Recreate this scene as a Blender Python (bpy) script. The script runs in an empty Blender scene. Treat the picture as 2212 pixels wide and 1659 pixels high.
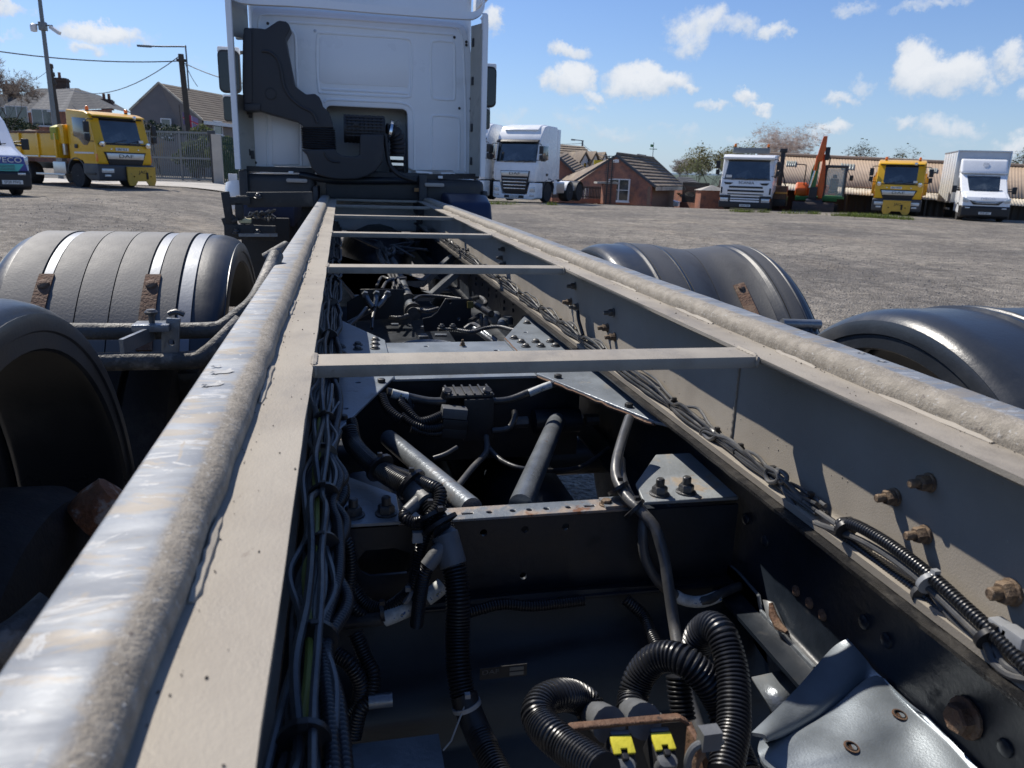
import bpy, bmesh, math, random
from mathutils import Vector, Matrix
from mathutils.geometry import tessellate_polygon
R = math.radians
random.seed(11)
scn = bpy.context.scene
col = scn.collection
# ------------------------------------------------------------------ camera
cam = bpy.data.cameras.new('camera'); camo = bpy.data.objects.new('camera', cam); col.objects.link(camo)
cam.sensor_fit = 'HORIZONTAL'; cam.sensor_width = 36.0; cam.lens = 36.0 * 1660 / 2212
cam.clip_start = 0.02; cam.clip_end = 6000
camo.location = (0, 0, 1.55)
camo.rotation_mode = 'QUATERNION'
camo.rotation_quaternion = (Matrix.Rotation(R(-12.5808), 4, 'Z') @ Matrix.Rotation(R(90 - 15.4267), 4, 'X') @ Matrix.Rotation(math.atan(.033), 4, 'Z')).to_quaternion()
cam.dof.use_dof = True; cam.dof.focus_distance = 2.1; cam.dof.aperture_fstop = 11.0
scn.camera = camo
# ------------------------------------------------------------------ light
SUN = Vector((-.46, .75, 1.0)).normalized()
sun_el = math.asin(SUN.z); sun_az = math.atan2(SUN.x, SUN.y)
sl = bpy.data.lights.new('sun', 'SUN'); sl.energy = 4.8; sl.angle = R(.53); sl.color = (1, .94, .845)
so = bpy.data.objects.new('sun', sl); col.objects.link(so)
so.rotation_mode = 'QUATERNION'; so.rotation_quaternion = SUN.to_track_quat('Z', 'Y')
so.location = SUN * 60
scn.view_settings.view_transform = 'Standard'; scn.view_settings.look = 'None'
scn.view_settings.exposure = 0.15; scn.view_settings.gamma = 1.0
scn.view_settings.use_curve_mapping = False
scn.cycles.max_bounces = 6; scn.cycles.diffuse_bounces = 3; scn.cycles.glossy_bounces = 3
scn.cycles.transparent_max_bounces = 8; scn.cycles.caustics_reflective = False; scn.cycles.caustics_refractive = False
scn.cycles.sample_clamp_indirect = 4.0
# ------------------------------------------------------------------ sky with cumulus clouds placed by direction
world = bpy.data.worlds.new('World'); scn.world = world; world.use_nodes = True
nt = world.node_tree; N = nt.nodes; Lk = nt.links; N.clear()
wout = N.new('ShaderNodeOutputWorld'); bg = N.new('ShaderNodeBackground'); Lk.new(bg.outputs[0], wout.inputs[0])
sky = N.new('ShaderNodeTexSky'); sky.sky_type = 'NISHITA'; sky.sun_disc = False
sky.sun_elevation = sun_el; sky.sun_rotation = sun_az; sky.air_density = 1.0; sky.dust_density = .35; sky.ozone_density = 3.0
SKY_STRENGTH = .095
bg.inputs[1].default_value = SKY_STRENGTH
def wmath(op, a, b=None, c=None, clamp=False):
    n = N.new('ShaderNodeMath'); n.operation = op; n.use_clamp = clamp
    for i, t in enumerate((a, b, c)):
        if t is None: continue
        if isinstance(t, (int, float)): n.inputs[i].default_value = t
        else: Lk.new(t, n.inputs[i])
    return n.outputs[0]
tc = N.new('ShaderNodeTexCoord')
def wnoise(scale, detail, rough=.6, vec=None):
    n = N.new('ShaderNodeTexNoise'); n.inputs['Scale'].default_value = scale; n.inputs['Detail'].default_value = detail
    n.inputs['Roughness'].default_value = rough
    Lk.new(vec if vec else tc.outputs['Generated'], n.inputs['Vector']); return n
wsep = N.new('ShaderNodeSeparateXYZ'); Lk.new(tc.outputs['Generated'], wsep.inputs[0])
az = wmath('ARCTAN2', wsep.outputs[0], wsep.outputs[1]); el = wmath('ARCSINE', wsep.outputs[2])
wn1 = wnoise(16, 6, .65); wsep1 = N.new('ShaderNodeSeparateColor'); Lk.new(wn1.outputs['Color'], wsep1.inputs[0])
azw = wmath('ADD', az, wmath('MULTIPLY', wmath('SUBTRACT', wsep1.outputs[0], .5), .10))
elw = wmath('ADD', el, wmath('MULTIPLY', wmath('SUBTRACT', wsep1.outputs[1], .5), .07))
CLOUDS = [(-0.252,0.128,0.062,0.017,1.00), (-0.263,0.111,0.030,0.011,0.80), (-0.335,0.141,0.030,0.012,0.80), (-0.338,0.116,0.023,0.006,0.60), (0.188,0.179,0.022,0.022,0.90), (0.279,0.142,0.036,0.012,0.80), (0.282,0.110,0.041,0.029,1.00), (0.312,0.093,0.030,0.011,0.80), (0.304,0.082,0.026,0.008,0.60), (0.372,0.111,0.069,0.025,1.00), (0.416,0.102,0.026,0.012,0.80), (0.431,0.172,0.049,0.032,0.80), (0.422,0.155,0.036,0.020,0.70), (0.468,0.167,0.046,0.017,0.65), (0.510,0.164,0.026,0.016,0.80), (0.445,0.077,0.030,0.008,0.70), (0.487,0.090,0.030,0.014,0.90), (0.511,0.081,0.025,0.008,0.80), (0.584,0.087,0.028,0.013,0.75), (0.611,0.100,0.026,0.016,0.60), (0.665,0.126,0.039,0.041,1.00), (0.694,0.116,0.056,0.032,1.00), (0.651,0.142,0.024,0.020,0.80), (0.749,0.128,0.032,0.022,0.85), (0.765,0.096,0.020,0.016,0.70), (0.589,0.188,0.036,0.011,0.60), (0.671,0.188,0.059,0.009,0.60), (0.291,0.059,0.053,0.020,0.45), (0.337,0.054,0.072,0.017,0.55), (0.271,0.071,0.039,0.012,0.40), (0.421,0.049,0.046,0.011,0.50), (0.486,0.047,0.039,0.011,0.50), (0.578,0.057,0.039,0.013,0.80), (0.543,0.048,0.039,0.011,0.40), (0.656,0.068,0.026,0.012,0.70), (0.698,0.063,0.049,0.020,0.70), (0.689,0.045,0.059,0.014,0.45), (0.768,0.042,0.039,0.020,0.75), (0.200,0.060,0.039,0.017,0.50), (-0.171,0.109,0.033,0.011,0.40), (0.390,0.058,0.033,0.008,0.40)]
dens = None; top = None
for (a0, e0, ra, re_, st) in CLOUDS:
    dx = wmath('DIVIDE', wmath('SUBTRACT', azw, a0), ra); dy = wmath('DIVIDE', wmath('SUBTRACT', elw, e0), re_)
    d2 = wmath('ADD', wmath('MULTIPLY', dx, dx), wmath('MULTIPLY', dy, dy))
    m = wmath('MULTIPLY', wmath('SUBTRACT', 1.0, d2, clamp=True), st)
    tp = wmath('MULTIPLY', m, wmath('ADD', wmath('MULTIPLY', dy, .5), .55))
    dens = m if dens is None else wmath('MAXIMUM', dens, m)
    top = tp if top is None else wmath('MAXIMUM', top, tp)
# the same sort of fair-weather cumulus goes on over the rest of the sky
wn3 = wnoise(7, 7, .62)
rest = wmath('MULTIPLY', wmath('SUBTRACT', wn3.outputs[0], .6, clamp=True), 4.0)
wfar = wmath('MAXIMUM', wmath('GREATER_THAN', wmath('ABSOLUTE', wmath('SUBTRACT', az, .22)), .66), wmath('GREATER_THAN', el, .36))
dens = wmath('MAXIMUM', dens, wmath('MULTIPLY', rest, wfar)); top = wmath('MAXIMUM', top, wmath('MULTIPLY', wmath('MULTIPLY', rest, .7), wfar))
wn2 = wnoise(55, 6, .7)
edge = wmath('ADD', dens, wmath('MULTIPLY', wmath('SUBTRACT', wn2.outputs[0], .5), .7))
wr = N.new('ShaderNodeMapRange'); wr.interpolation_type = 'SMOOTHSTEP'
Lk.new(edge, wr.inputs[0]); wr.inputs[1].default_value = .27; wr.inputs[2].default_value = .86
cov = wmath('MULTIPLY', wr.outputs[0], .92)
cloudc = N.new('ShaderNodeMix'); cloudc.data_type = 'RGBA'
cloudc.inputs['A'].default_value = (5.0, 5.8, 6.9, 1); cloudc.inputs['B'].default_value = (8.2, 8.4, 8.7, 1)
Lk.new(wmath('MULTIPLY', top, 1.7, clamp=True), cloudc.inputs['Factor'])
# pale low haze near the horizon
hz = wmath('POWER', wmath('SUBTRACT', 1.0, wmath('ABSOLUTE', el), clamp=True), 9.0)
hmix = N.new('ShaderNodeMix'); hmix.data_type = 'RGBA'; hmix.inputs['B'].default_value = (4.8, 6.2, 8.0, 1)
tint = N.new('ShaderNodeMix'); tint.data_type = 'RGBA'; tint.blend_type = 'MULTIPLY'; tint.inputs['Factor'].default_value = 1
tint.inputs['B'].default_value = (.76, .90, 1.18, 1)
Lk.new(sky.outputs[0], tint.inputs['A'])
Lk.new(wmath('MULTIPLY', hz, .55), hmix.inputs['Factor']); Lk.new(tint.outputs['Result'], hmix.inputs['A'])
wm = N.new('ShaderNodeMix'); wm.data_type = 'RGBA'
Lk.new(cov, wm.inputs['Factor']); Lk.new(hmix.outputs['Result'], wm.inputs['A']); Lk.new(cloudc.outputs['Result'], wm.inputs['B'])
Lk.new(wm.outputs['Result'], bg.inputs[0])
# ------------------------------------------------------------------ materials
MATS = {}
def mat(name, c, rough=.6, metal=0.0, var=.25, ns=6.0, bump=.15, bs=90.0, c2=None, m_s=4.0, m_lo=.5, m_hi=.62, c3=None, m3_s=25.0, m3_lo=.6, m3_hi=.68,
        stretch=(1, 1, 1), spec=.5, rough2=None, coat=0.0, trans=0.0, thin=0.0, alpha=1.0, emit=None, rvar=.15):
    """principled surface: base colour with noise, optional second (worn / dirty) and third (rust, spots) layer, fine relief"""
    if name in MATS: return MATS[name]
    m = bpy.data.materials.new(name); m.use_nodes = True; MATS[name] = m
    t = m.node_tree; n = t.nodes; b = n['Principled BSDF']; lk = t.links
    tcn = n.new('ShaderNodeTexCoord'); mp = n.new('ShaderNodeMapping'); mp.inputs['Scale'].default_value = stretch
    lk.new(tcn.outputs['Object'], mp.inputs[0])
    def noise(s, d=5, r=.6):
        q = n.new('ShaderNodeTexNoise'); q.inputs['Scale'].default_value = s; q.inputs['Detail'].default_value = d; q.inputs['Roughness'].default_value = r
        lk.new(mp.outputs[0], q.inputs['Vector']); return q.outputs[0]
    def mixc(f, A, B, blend='MIX'):
        q = n.new('ShaderNodeMix'); q.data_type = 'RGBA'; q.blend_type = blend
        for s, v in (('Factor', f), ('A', A), ('B', B)):
            if isinstance(v, (tuple, list)): q.inputs[s].default_value = tuple(v) + ((1,) if len(v) == 3 else ())
            elif isinstance(v, (int, float)): q.inputs[s].default_value = v
            else: lk.new(v, q.inputs[s])
        return q.outputs['Result']
    def rng(v, lo, hi, a=0., z=1.):
        q = n.new('ShaderNodeMapRange'); q.interpolation_type = 'SMOOTHSTEP'; lk.new(v, q.inputs[0])
        for i, w in zip((1, 2, 3, 4), (lo, hi, a, z)): q.inputs[i].default_value = w
        return q.outputs[0]
    f0 = noise(ns)
    cc = mixc(rng(f0, .25, .75), tuple(x * (1 - var) for x in c), tuple(min(1, x * (1 + var)) for x in c))
    ro = rng(f0, .3, .7, max(.02, rough - rvar * rough), min(1, rough + rvar * rough))
    if c2 is not None:
        f2 = rng(noise(m_s, 7, .65), m_lo, m_hi); cc = mixc(f2, cc, c2)
        if rough2 is not None:
            q = n.new('ShaderNodeMix'); lk.new(f2, q.inputs['Factor']); lk.new(ro, q.inputs['A']); q.inputs['B'].default_value = rough2; ro = q.outputs['Result']
    if c3 is not None:
        cc = mixc(rng(noise(m3_s, 7, .7), m3_lo, m3_hi), cc, c3)
    lk.new(cc, b.inputs['Base Color']); lk.new(ro, b.inputs['Roughness'])
    b.inputs['Metallic'].default_value = metal; b.inputs['Specular IOR Level'].default_value = spec
    b.inputs['Coat Weight'].default_value = coat; b.inputs['Transmission Weight'].default_value = trans; b.inputs['Alpha'].default_value = alpha
    if emit: b.inputs['Emission Color'].default_value = tuple(emit[:3]) + (1,); b.inputs['Emission Strength'].default_value = emit[3]
    if thin:
        tl = n.new('ShaderNodeBsdfTranslucent'); lk.new(cc, tl.inputs[0]); ms = n.new('ShaderNodeMixShader'); ms.inputs[0].default_value = thin
        lk.new(b.outputs[0], ms.inputs[1]); lk.new(tl.outputs[0], ms.inputs[2]); lk.new(ms.outputs[0], n['Material Output'].inputs['Surface'])
    if bump:
        bp = n.new('ShaderNodeBump'); bp.inputs['Strength'].default_value = bump; bp.inputs['Distance'].default_value = .01
        lk.new(noise(bs, 4), bp.inputs['Height']); lk.new(bp.outputs[0], b.inputs['Normal'])
    return m
# ------------------------------------------------------------------ mesh builder
ORG = {}
def vec(p): return Vector(p)
def spline(pts, step=.01, closed=False):
    """evenly resampled Catmull-Rom curve through the points"""
    P = [Vector(p) for p in pts]
    if len(P) == 2:
        n = max(1, int((P[1] - P[0]).length / step)); return [P[0].lerp(P[1], i / n) for i in range(n + 1)]
    E = [P[-1]] + P + [P[0], P[1]] if closed else [P[0] * 2 - P[1]] + P + [P[-1] * 2 - P[-2]]
    raw = []
    for i in range(1, len(E) - 2):
        a, b, c, d = E[i - 1], E[i], E[i + 1], E[i + 2]
        k = max(3, int((c - b).length / step * 1.5))
        for j in range(k):
            t = j / k
            raw.append(.5 * ((2 * b) + (c - a) * t + (2 * a - 5 * b + 4 * c - d) * t * t + (3 * b - a - 3 * c + d) * t ** 3))
    raw.append(P[0] if closed else P[-1])
    out = [raw[0]]; need = step
    for i in range(1, len(raw)):
        a, b = raw[i - 1], raw[i]; L = (b - a).length
        while L >= need and L > 1e-9:
            a = a.lerp(b, need / L); out.append(a.copy()); L = (b - a).length; need = step
        need -= L
    out.append(raw[-1]); return out
class MB:
    def __init__(s): s.v = []; s.f = []
    def add(s, vs, fs):
        o = len(s.v); s.v += [Vector(p) for p in vs]; s.f += [tuple(i + o for i in f) for f in fs]; return s
    def xf(s, M, start=0):
        for i in range(start, len(s.v)): s.v[i] = M @ s.v[i]
        return s
    def box(s, x0, x1, y0, y1, z0, z1):
        v = [(x, y, z) for z in (z0, z1) for y in (y0, y1) for x in (x0, x1)]
        return s.add(v, [(0, 2, 3, 1), (4, 5, 7, 6), (0, 1, 5, 4), (2, 6, 7, 3), (0, 4, 6, 2), (1, 3, 7, 5)])
    def cbox(s, c, size, M=None):
        k = len(s.v); a, b, d = (t / 2 for t in size); s.box(-a, a, -b, b, -d, d)
        return s.xf(Matrix.Translation(c) @ (M.to_4x4() if M else Matrix.Identity(4)), k)
    def bar(s, a, b, w, h, up=(0, 0, 1)):
        a = Vector(a); b = Vector(b); d = (b - a); L = d.length; d.normalize(); u = Vector(up); x = d.cross(u)
        if x.length < 1e-5: x = d.cross(Vector((1, 0, 0)))
        x.normalize(); u = x.cross(d)
        v = []
        for q in (a, b):
            for i, j in ((-1, -1), (1, -1), (1, 1), (-1, 1)): v.append(q + x * i * w / 2 + u * j * h / 2)
        return s.add(v, [(0, 1, 2, 3)[::-1], (4, 5, 6, 7), (0, 1, 5, 4), (1, 2, 6, 5), (2, 3, 7, 6), (3, 0, 4, 7)])
    def prism(s, pts, axis, a, b, holes=()):
        def p3(p, t): return {'x': (t, p[0], p[1]), 'y': (p[0], t, p[1]), 'z': (p[0], p[1], t)}[axis]
        loops = [list(pts)] + [list(h) for h in holes]; k = sum(map(len, loops))
        flat = [p for l in loops for p in l]
        vs = [p3(p, a) for p in flat] + [p3(p, b) for p in flat]; fs = []
        if holes:
            tri = tessellate_polygon([[Vector((p[0], p[1], 0)) for p in l] for l in loops])
            fs += [tuple(t) for t in tri] + [tuple(i + k for i in t)[::-1] for t in tri]
        else: fs += [tuple(range(k)), tuple(range(2 * k - 1, k - 1, -1))]
        o = 0
        for l in loops:
            n = len(l)
            for i in range(n): fs.append((o + i, o + (i + 1) % n, k + o + (i + 1) % n, k + o + i))
            o += n
        return s.add(vs, fs)
    def loft(s, rings, cap=True, closed=True):
        n = len(rings[0]); vs = [p for r in rings for p in r]; fs = []
        for i in range(len(rings) - 1):
            for j in range(n if closed else n - 1):
                k = (j + 1) % n; fs.append((i * n + j, i * n + k, (i + 1) * n + k, (i + 1) * n + j))
        if cap and closed: fs += [tuple(range(n))[::-1], tuple(range((len(rings) - 1) * n, len(rings) * n))]
        return s.add(vs, fs)
    def sweep(s, path, radii, n=8, cap=True, phase=0.0):
        """round section along a list of points; radii is a number or one value per point"""
        P = [Vector(p) for p in path]; k = len(P)
        if isinstance(radii, (int, float)): radii = [radii] * k
        t = (P[1] - P[0]).normalized(); u = t.orthogonal().normalized(); rings = []
        for i in range(k):
            d = P[min(i + 1, k - 1)] - P[max(i - 1, 0)]
            if d.length > 1e-9:
                d.normalize(); q = t.rotation_difference(d); u = q @ u; t = d
            u = (u - t * u.dot(t)).normalized(); w = t.cross(u)
            rings.append([P[i] + (u * math.cos(a) + w * math.sin(a)) * radii[i] for a in (phase + 2 * math.pi * j / n for j in range(n))])
        return s.loft(rings, cap)
    def tube(s, pts, r, n=8, step=None): return s.sweep(spline(pts, step or max(r * 1.3, .006)), r, n)
    def conduit(s, pts, r, pitch=.0048, n=14):
        """corrugated hose: real ribs along the path"""
        P = spline(pts, pitch / 3); rad = [r * (1.0, 1.0, .84)[i % 3] for i in range(len(P))]; return s.sweep(P, rad, n)
    def lathe(s, prof, c, axis='z', n=20, ang=2 * math.pi):
        c = Vector(c); A = {'x': Vector((1, 0, 0)), 'y': Vector((0, 1, 0)), 'z': Vector((0, 0, 1))}[axis] if isinstance(axis, str) else Vector(axis).normalized()
        u = A.orthogonal().normalized(); w = A.cross(u); rings = []
        for (r, h) in prof: rings.append([c + A * h + (u * math.cos(a) + w * math.sin(a)) * max(r, 1e-4) for a in (ang * j / n for j in range(n))])
        return s.loft(rings, True)
    def hexbolt(s, p, axis, r, h, stud=0.0, washer=1.35):
        """washer, hex nut and threaded end pointing along axis"""
        A = Vector(axis).normalized(); p = Vector(p)
        s.lathe([(r * washer, 0), (r * washer, h * .18), (r * washer * .9, h * .22)], p, A, 14)
        s.lathe([(r, h * .2), (r, h * .85), (r * .85, h)], p, A, 6)
        if stud: s.lathe([(r * .55, h), (r * .55, h + stud * .85), (r * .42, h + stud)], p, A, 10)
        return s
    def dome(s, p, axis, r, h, n=10):
        return s.lathe([(r, 0), (r * .93, h * .5), (r * .6, h * .88), (r * .1, h)], p, axis, n)
    def grid(s, fn, nu, nv):
        vs = [fn(i / nu, j / nv) for j in range(nv + 1) for i in range(nu + 1)]
        return s.add(vs, [(j * (nu + 1) + i, j * (nu + 1) + i + 1, (j + 1) * (nu + 1) + i + 1, (j + 1) * (nu + 1) + i) for j in range(nv) for i in range(nu)])
    def sheet(s, fn, nu, nv, th):
        """thin curved sheet with thickness th (front fn, back pushed along z-independent normal)"""
        F = [[Vector(fn(i / nu, j / nv)) for i in range(nu + 1)] for j in range(nv + 1)]; Bk = []
        for j in range(nv + 1):
            row = []
            for i in range(nu + 1):
                a = F[j][min(i + 1, nu)] - F[j][max(i - 1, 0)]; b = F[min(j + 1, nv)][i] - F[max(j - 1, 0)][i]
                nn = a.cross(b); nn = nn.normalized() if nn.length > 1e-12 else Vector((0, 0, 1)); row.append(F[j][i] - nn * th)
            Bk.append(row)
        w = nu + 1; o = w * (nv + 1); vs = [p for r in F for p in r] + [p for r in Bk for p in r]; fs = []
        for j in range(nv):
            for i in range(nu):
                q = (j * w + i, j * w + i + 1, (j + 1) * w + i + 1, (j + 1) * w + i); fs += [q, tuple(o + t for t in q[::-1])]
        for i in range(nu): fs += [(i, o + i, o + i + 1, i + 1), (nv * w + i, nv * w + i + 1, o + nv * w + i + 1, o + nv * w + i)]
        for j in range(nv): fs += [(j * w, (j + 1) * w, o + (j + 1) * w, o + j * w), (j * w + nu, o + j * w + nu, o + (j + 1) * w + nu, (j + 1) * w + nu)]
        return s.add(vs, fs)
    def build(s, name, m, parent=None, bevel=0.0, seg=2, sharp=38, label=None, at=None):
        lo = Vector([min(p[i] for p in s.v) for i in range(3)]); hi = Vector([max(p[i] for p in s.v) for i in range(3)])
        c = Vector(at) if at is not None else (lo + hi) / 2
        if parent is None and at is None: c.z = lo.z
        me = bpy.data.meshes.new(name); me.from_pydata([p - c for p in s.v], [], s.f); me.update()
        bm = bmesh.new(); bm.from_mesh(me); bmesh.ops.recalc_face_normals(bm, faces=bm.faces)
        if bevel:
            es = [e for e in bm.edges if len(e.link_faces) == 2 and e.calc_face_angle(0) > R(32)]
            bmesh.ops.bevel(bm, geom=es, offset=bevel, segments=seg, profile=.6, affect='EDGES', clamp_overlap=True)
        bm.to_mesh(me); bm.free()
        me.shade_smooth(); me.set_sharp_from_angle(angle=R(sharp))
        if m: me.materials.append(m)
        o = bpy.data.objects.new(name, me); col.objects.link(o); ORG[o] = c
        if parent is not None: o.parent = parent; o.location = c - ORG.get(parent, Vector((0, 0, 0)))
        else: o.location = c
        if label: o['label'] = label
        return o
def tag(o, label=None, cat=None, group=None, kind=None):
    if label: o['label'] = label
    if cat: o['category'] = cat
    if group: o['group'] = group
    if kind: o['kind'] = kind
    return o
def empty(name, loc=(0, 0, 0), parent=None):
    o = bpy.data.objects.new(name, None); col.objects.link(o); ORG[o] = Vector(loc); o.empty_display_size = .2
    if parent is not None: o.parent = parent; o.location = ORG[o] - ORG[parent]
    else: o.location = loc
    return o
def put(root, loc, rz=0.0, sc=1.0):
    root.location = loc; root.rotation_euler = (0, 0, rz); root.scale = (sc, sc, sc); return root
def clone(o, parent=None):
    c = o.copy(); col.objects.link(c)
    if parent is not None: c.parent = parent
    for ch in list(o.children): clone(ch, c)
    return c
def again(o, loc, parent, rot=None):
    """another copy of a part (shared mesh) under parent, at world position loc"""
    c = o.copy(); col.objects.link(c); c.parent = parent; c.location = Vector(loc) - ORG.get(parent, Vector((0, 0, 0))); ORG[c] = Vector(loc)
    if rot is not None: c.rotation_euler = rot
    return c
def text(word, name, m, parent, loc, size, rot, depth=.004, sx=1.0, space=1.0):
    cu = bpy.data.curves.new(name, 'FONT'); cu.body = word; cu.size = size; cu.extrude = depth; cu.align_x = 'CENTER'; cu.align_y = 'CENTER'; cu.resolution_u = 3
    cu.space_character = space
    t = bpy.data.objects.new(name, cu); col.objects.link(t); dg = bpy.context.evaluated_depsgraph_get()
    me = bpy.data.meshes.new_from_object(t.evaluated_get(dg)); col.objects.unlink(t); bpy.data.objects.remove(t)
    me.materials.clear(); me.materials.append(m); me.name = name
    o = bpy.data.objects.new(name, me); col.objects.link(o); ORG[o] = Vector(loc)
    if parent is not None: o.parent = parent; o.location = Vector(loc) - ORG.get(parent, Vector((0, 0, 0)))
    else: o.location = loc
    o.rotation_euler = rot; o.scale = (sx, 1, 1); return o
def rrect(w, h, r, n=4, cx=0, cy=0):
    p = []
    for sx, sy, a0 in ((1, 1, 0), (-1, 1, 90), (-1, -1, 180), (1, -1, 270)):
        for i in range(n + 1):
            a = R(a0 + 90 * i / n); p.append((cx + sx * (w / 2 - r) + r * math.cos(a), cy + sy * (h / 2 - r) + r * math.sin(a)))
    return p
def circ(cx, cy, r, n=12): return [(cx + r * math.cos(2 * math.pi * i / n), cy + r * math.sin(2 * math.pi * i / n)) for i in range(n)]
def S01(t): t = max(0., min(1., t)); return t * t * (3 - 2 * t)

# ------------------------------------------------------------------ shared materials
GALVW = mat('web_grime', (.25, .222, .183), .66, .1, .14, 4, .14, 320, (.29, .262, .22), 3, .45, .7, (.20, .18, .155), 60, .66, .74, rough2=.72)
GALV = mat('galvanised_dusty', (.275, .243, .20), .66, .12, .16, 30, .12, 300, (.355, .318, .262), 5, .40, .64, (.19, .155, .125), 34, .64, .74, stretch=(1, .55, 1), rough2=.75)
POLISH = mat('worn_bright_steel', (.62, .63, .65), .3, .75, .16, 7, .12, 60, (.40, .36, .30), 5, .53, .62, (.78, .78, .77), 3.2, .52, .62, stretch=(1.4, .38, 1), rough2=.62, rvar=.35)
BLACKST = mat('chassis_blue_black', (.009, .014, .022), .42, .0, .3, 8, .08, 60, (.022, .022, .022), 12, .58, .72, (.06, .035, .022), 22, .70, .78, rough2=.7)
GUSSET = mat('gusset_plate_paint', (.25, .28, .31), .36, .2, .2, 6, .15, 80, (.24, .225, .20), 10, .56, .7, (.22, .12, .07), 16, .66, .74, rough2=.6)
EDGE = mat('greasy_flange_steel', (.050, .047, .043), .36, .35, .4, 30, .3, 220, (.02, .02, .021), 14, .45, .55, (.17, .155, .135), 70, .62, .72, stretch=(1, .8, 1))
SILVER = mat('silver_bracket_paint', (.29, .325, .355), .40, .5, .12, 12, .10, 300, (.25, .28, .31), 5, .6, .75, (.36, .26, .18), 30, .73, .78)
RUST = mat('rusted_steel', (.14, .075, .045), .8, .1, .4, 20, .5, 120, (.22, .15, .10), 14, .5, .65, (.05, .035, .03), 40, .6, .7)
RUSTB = mat('dusty_bolt', (.20, .14, .09), .7, .2, .3, 40, .3, 200, (.10, .07, .05), 50, .5, .6)
BOLT = mat('zinc_bolt', (.10, .10, .10), .4, .5, .3, 40, .2, 200, (.2, .16, .12), 60, .6, .7)
HOSE = mat('black_conduit', (.016, .017, .02), .32, 0, .2, 10, .05, 90, (.04, .038, .036), 30, .6, .75)
WIRE = mat('black_cable', (.040, .041, .043), .36, 0, .3, 12, .1, 60, (.10, .095, .088), 18, .5, .7)
WIREG = mat('grey_cable', (.085, .086, .088), .38, 0, .3, 12, .1, 60, (.14, .13, .115), 20, .5, .7)
YGREEN = mat('yellow_green_cable', (.22, .25, .05), .5, 0, .2, 20, 0)
TIE = mat('cable_tie_nylon', (.02, .02, .022), .4, 0, .2, 20, 0)
TIEW = mat('pale_nylon', (.30, .31, .32), .42, 0, .15, 20, 0)
JUNC = mat('grey_conduit_fitting', (.13, .135, .14), .45, 0, .15, 20, .1, 150)
TUBEG = mat('grey_paint_tube', (.21, .23, .25), .32, .45, .2, 10, .2, 90, (.26, .25, .24), 9, .55, .7, (.17, .10, .06), 18, .62, .7)
GUARD = mat('black_mudguard_plastic', (.026, .030, .036), .38, 0, .2, 3, .05, 120, (.055, .055, .055), 3, .5, .7, rough2=.5, rvar=.3, spec=.6)
GUARDG = mat('dusty_mudguard_skin', (.135, .13, .122), .62, 0, .2, 2.5, .12, 160, (.085, .085, .085), 3.5, .48, .7, (.20, .19, .178), 5, .62, .72, stretch=(1, 1, .6))
BAND = mat('bright_steel_strap', (.22, .235, .26), .5, .4, .08, 10, .05, 100)
RUBBER = mat('tyre_rubber', (.022, .022, .023), .8, 0, .25, 10, .3, 120, (.05, .046, .042), 6, .5, .7)
WHITE = mat('white_paint', (.86, .87, .87), .28, 0, .03, 2, .02, 30, (.78, .79, .78), 2.5, .58, .8, coat=.25)
CREAM = mat('unpainted_fairing_inside', (.46, .45, .40), .65, 0, .1, 4, .15, 60, (.33, .32, .29), 5, .55, .7)
PLAST = mat('dark_grey_plastic', (.035, .036, .040), .5, 0, .15, 6, .15, 160, (.05, .05, .05), 5, .5, .7)
BLACK = mat('black_plastic', (.018, .018, .02), .5, 0, .2, 8, .1, 100)
GLASS = mat('dark_glass', (.022, .032, .040), .10, 0, .6, 1.6, 0, 10, (.075, .09, .10), 1.1, .52, .64, spec=1.0, coat=.8)  # paler patches in the colour stand in for reflections
GLASSP = mat('clear_glass', (.6, .7, .7), .04, 0, .05, 2, 0, alpha=.28, spec=.7)
YELLOW = mat('highways_yellow', (.84, .46, .014), .34, 0, .06, 2, .02, 30, (.55, .30, .02), 3, .6, .78, coat=.2)
YELLOWP = mat('faded_yellow_plate', (.62, .38, .05), .55, 0, .1, 4, .1, 60, (.40, .24, .06), 6, .6, .72, (.2, .11, .05), 14, .68, .74)
ORANGE = mat('digger_orange', (.70, .13, .02), .45, 0, .12, 3, .05, 40, (.50, .12, .04), 4, .55, .7)
GREENP = mat('digger_green', (.05, .20, .07), .5, 0, .15, 4, .05, 40)
AMBER = mat('amber_lens', (.85, .22, .01), .2, 0, .05, 4, 0)
CHROME = mat('chrome_trim', (.75, .76, .78), .15, 1.0, .05, 4, 0)
ALU = mat('brushed_aluminium', (.55, .56, .57), .32, .85, .08, 8, .05, 80)
LAMP = mat('headlamp_lens', (.55, .58, .60), .08, .3, .2, 14, 0)
GREYB = mat('slate_bumper', (.055, .06, .068), .5, 0, .12, 4, .05, 60)
BLUEV = mat('van_blue', (.03, .05, .26), .3, 0, .06, 2, 0, coat=.2)
TEAL = mat('van_teal', (.08, .48, .45), .35, 0, .06, 2, 0)
VANW = mat('van_silver_blue', (.52, .57, .66), .26, .1, .04, 2, 0, coat=.3)
BOXW = mat('luton_box_skin', (.62, .63, .63), .4, .1, .05, 1, .04, 30, (.52, .53, .53), 1.3, .5, .75)
PLATE = mat('number_plate_white', (.75, .75, .72), .4, 0, .03, 4, 0)
INK = mat('black_lettering', (.012, .012, .014), .5, 0, .05, 4, 0)
SILVL = mat('silver_lettering', (.62, .64, .66), .3, .7, .05, 4, 0)
BRICK = mat('red_brick', (.35, .15, .09), .85, 0, .25, 9, .3, 40, (.20, .105, .08), 2.2, .45, .65, (.36, .26, .2), 30, .66, .72)
RENDER = mat('brown_render', (.225, .19, .165), .9, 0, .1, 2, .3, 30, (.30, .22, .12), .35, .62, .66)
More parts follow.
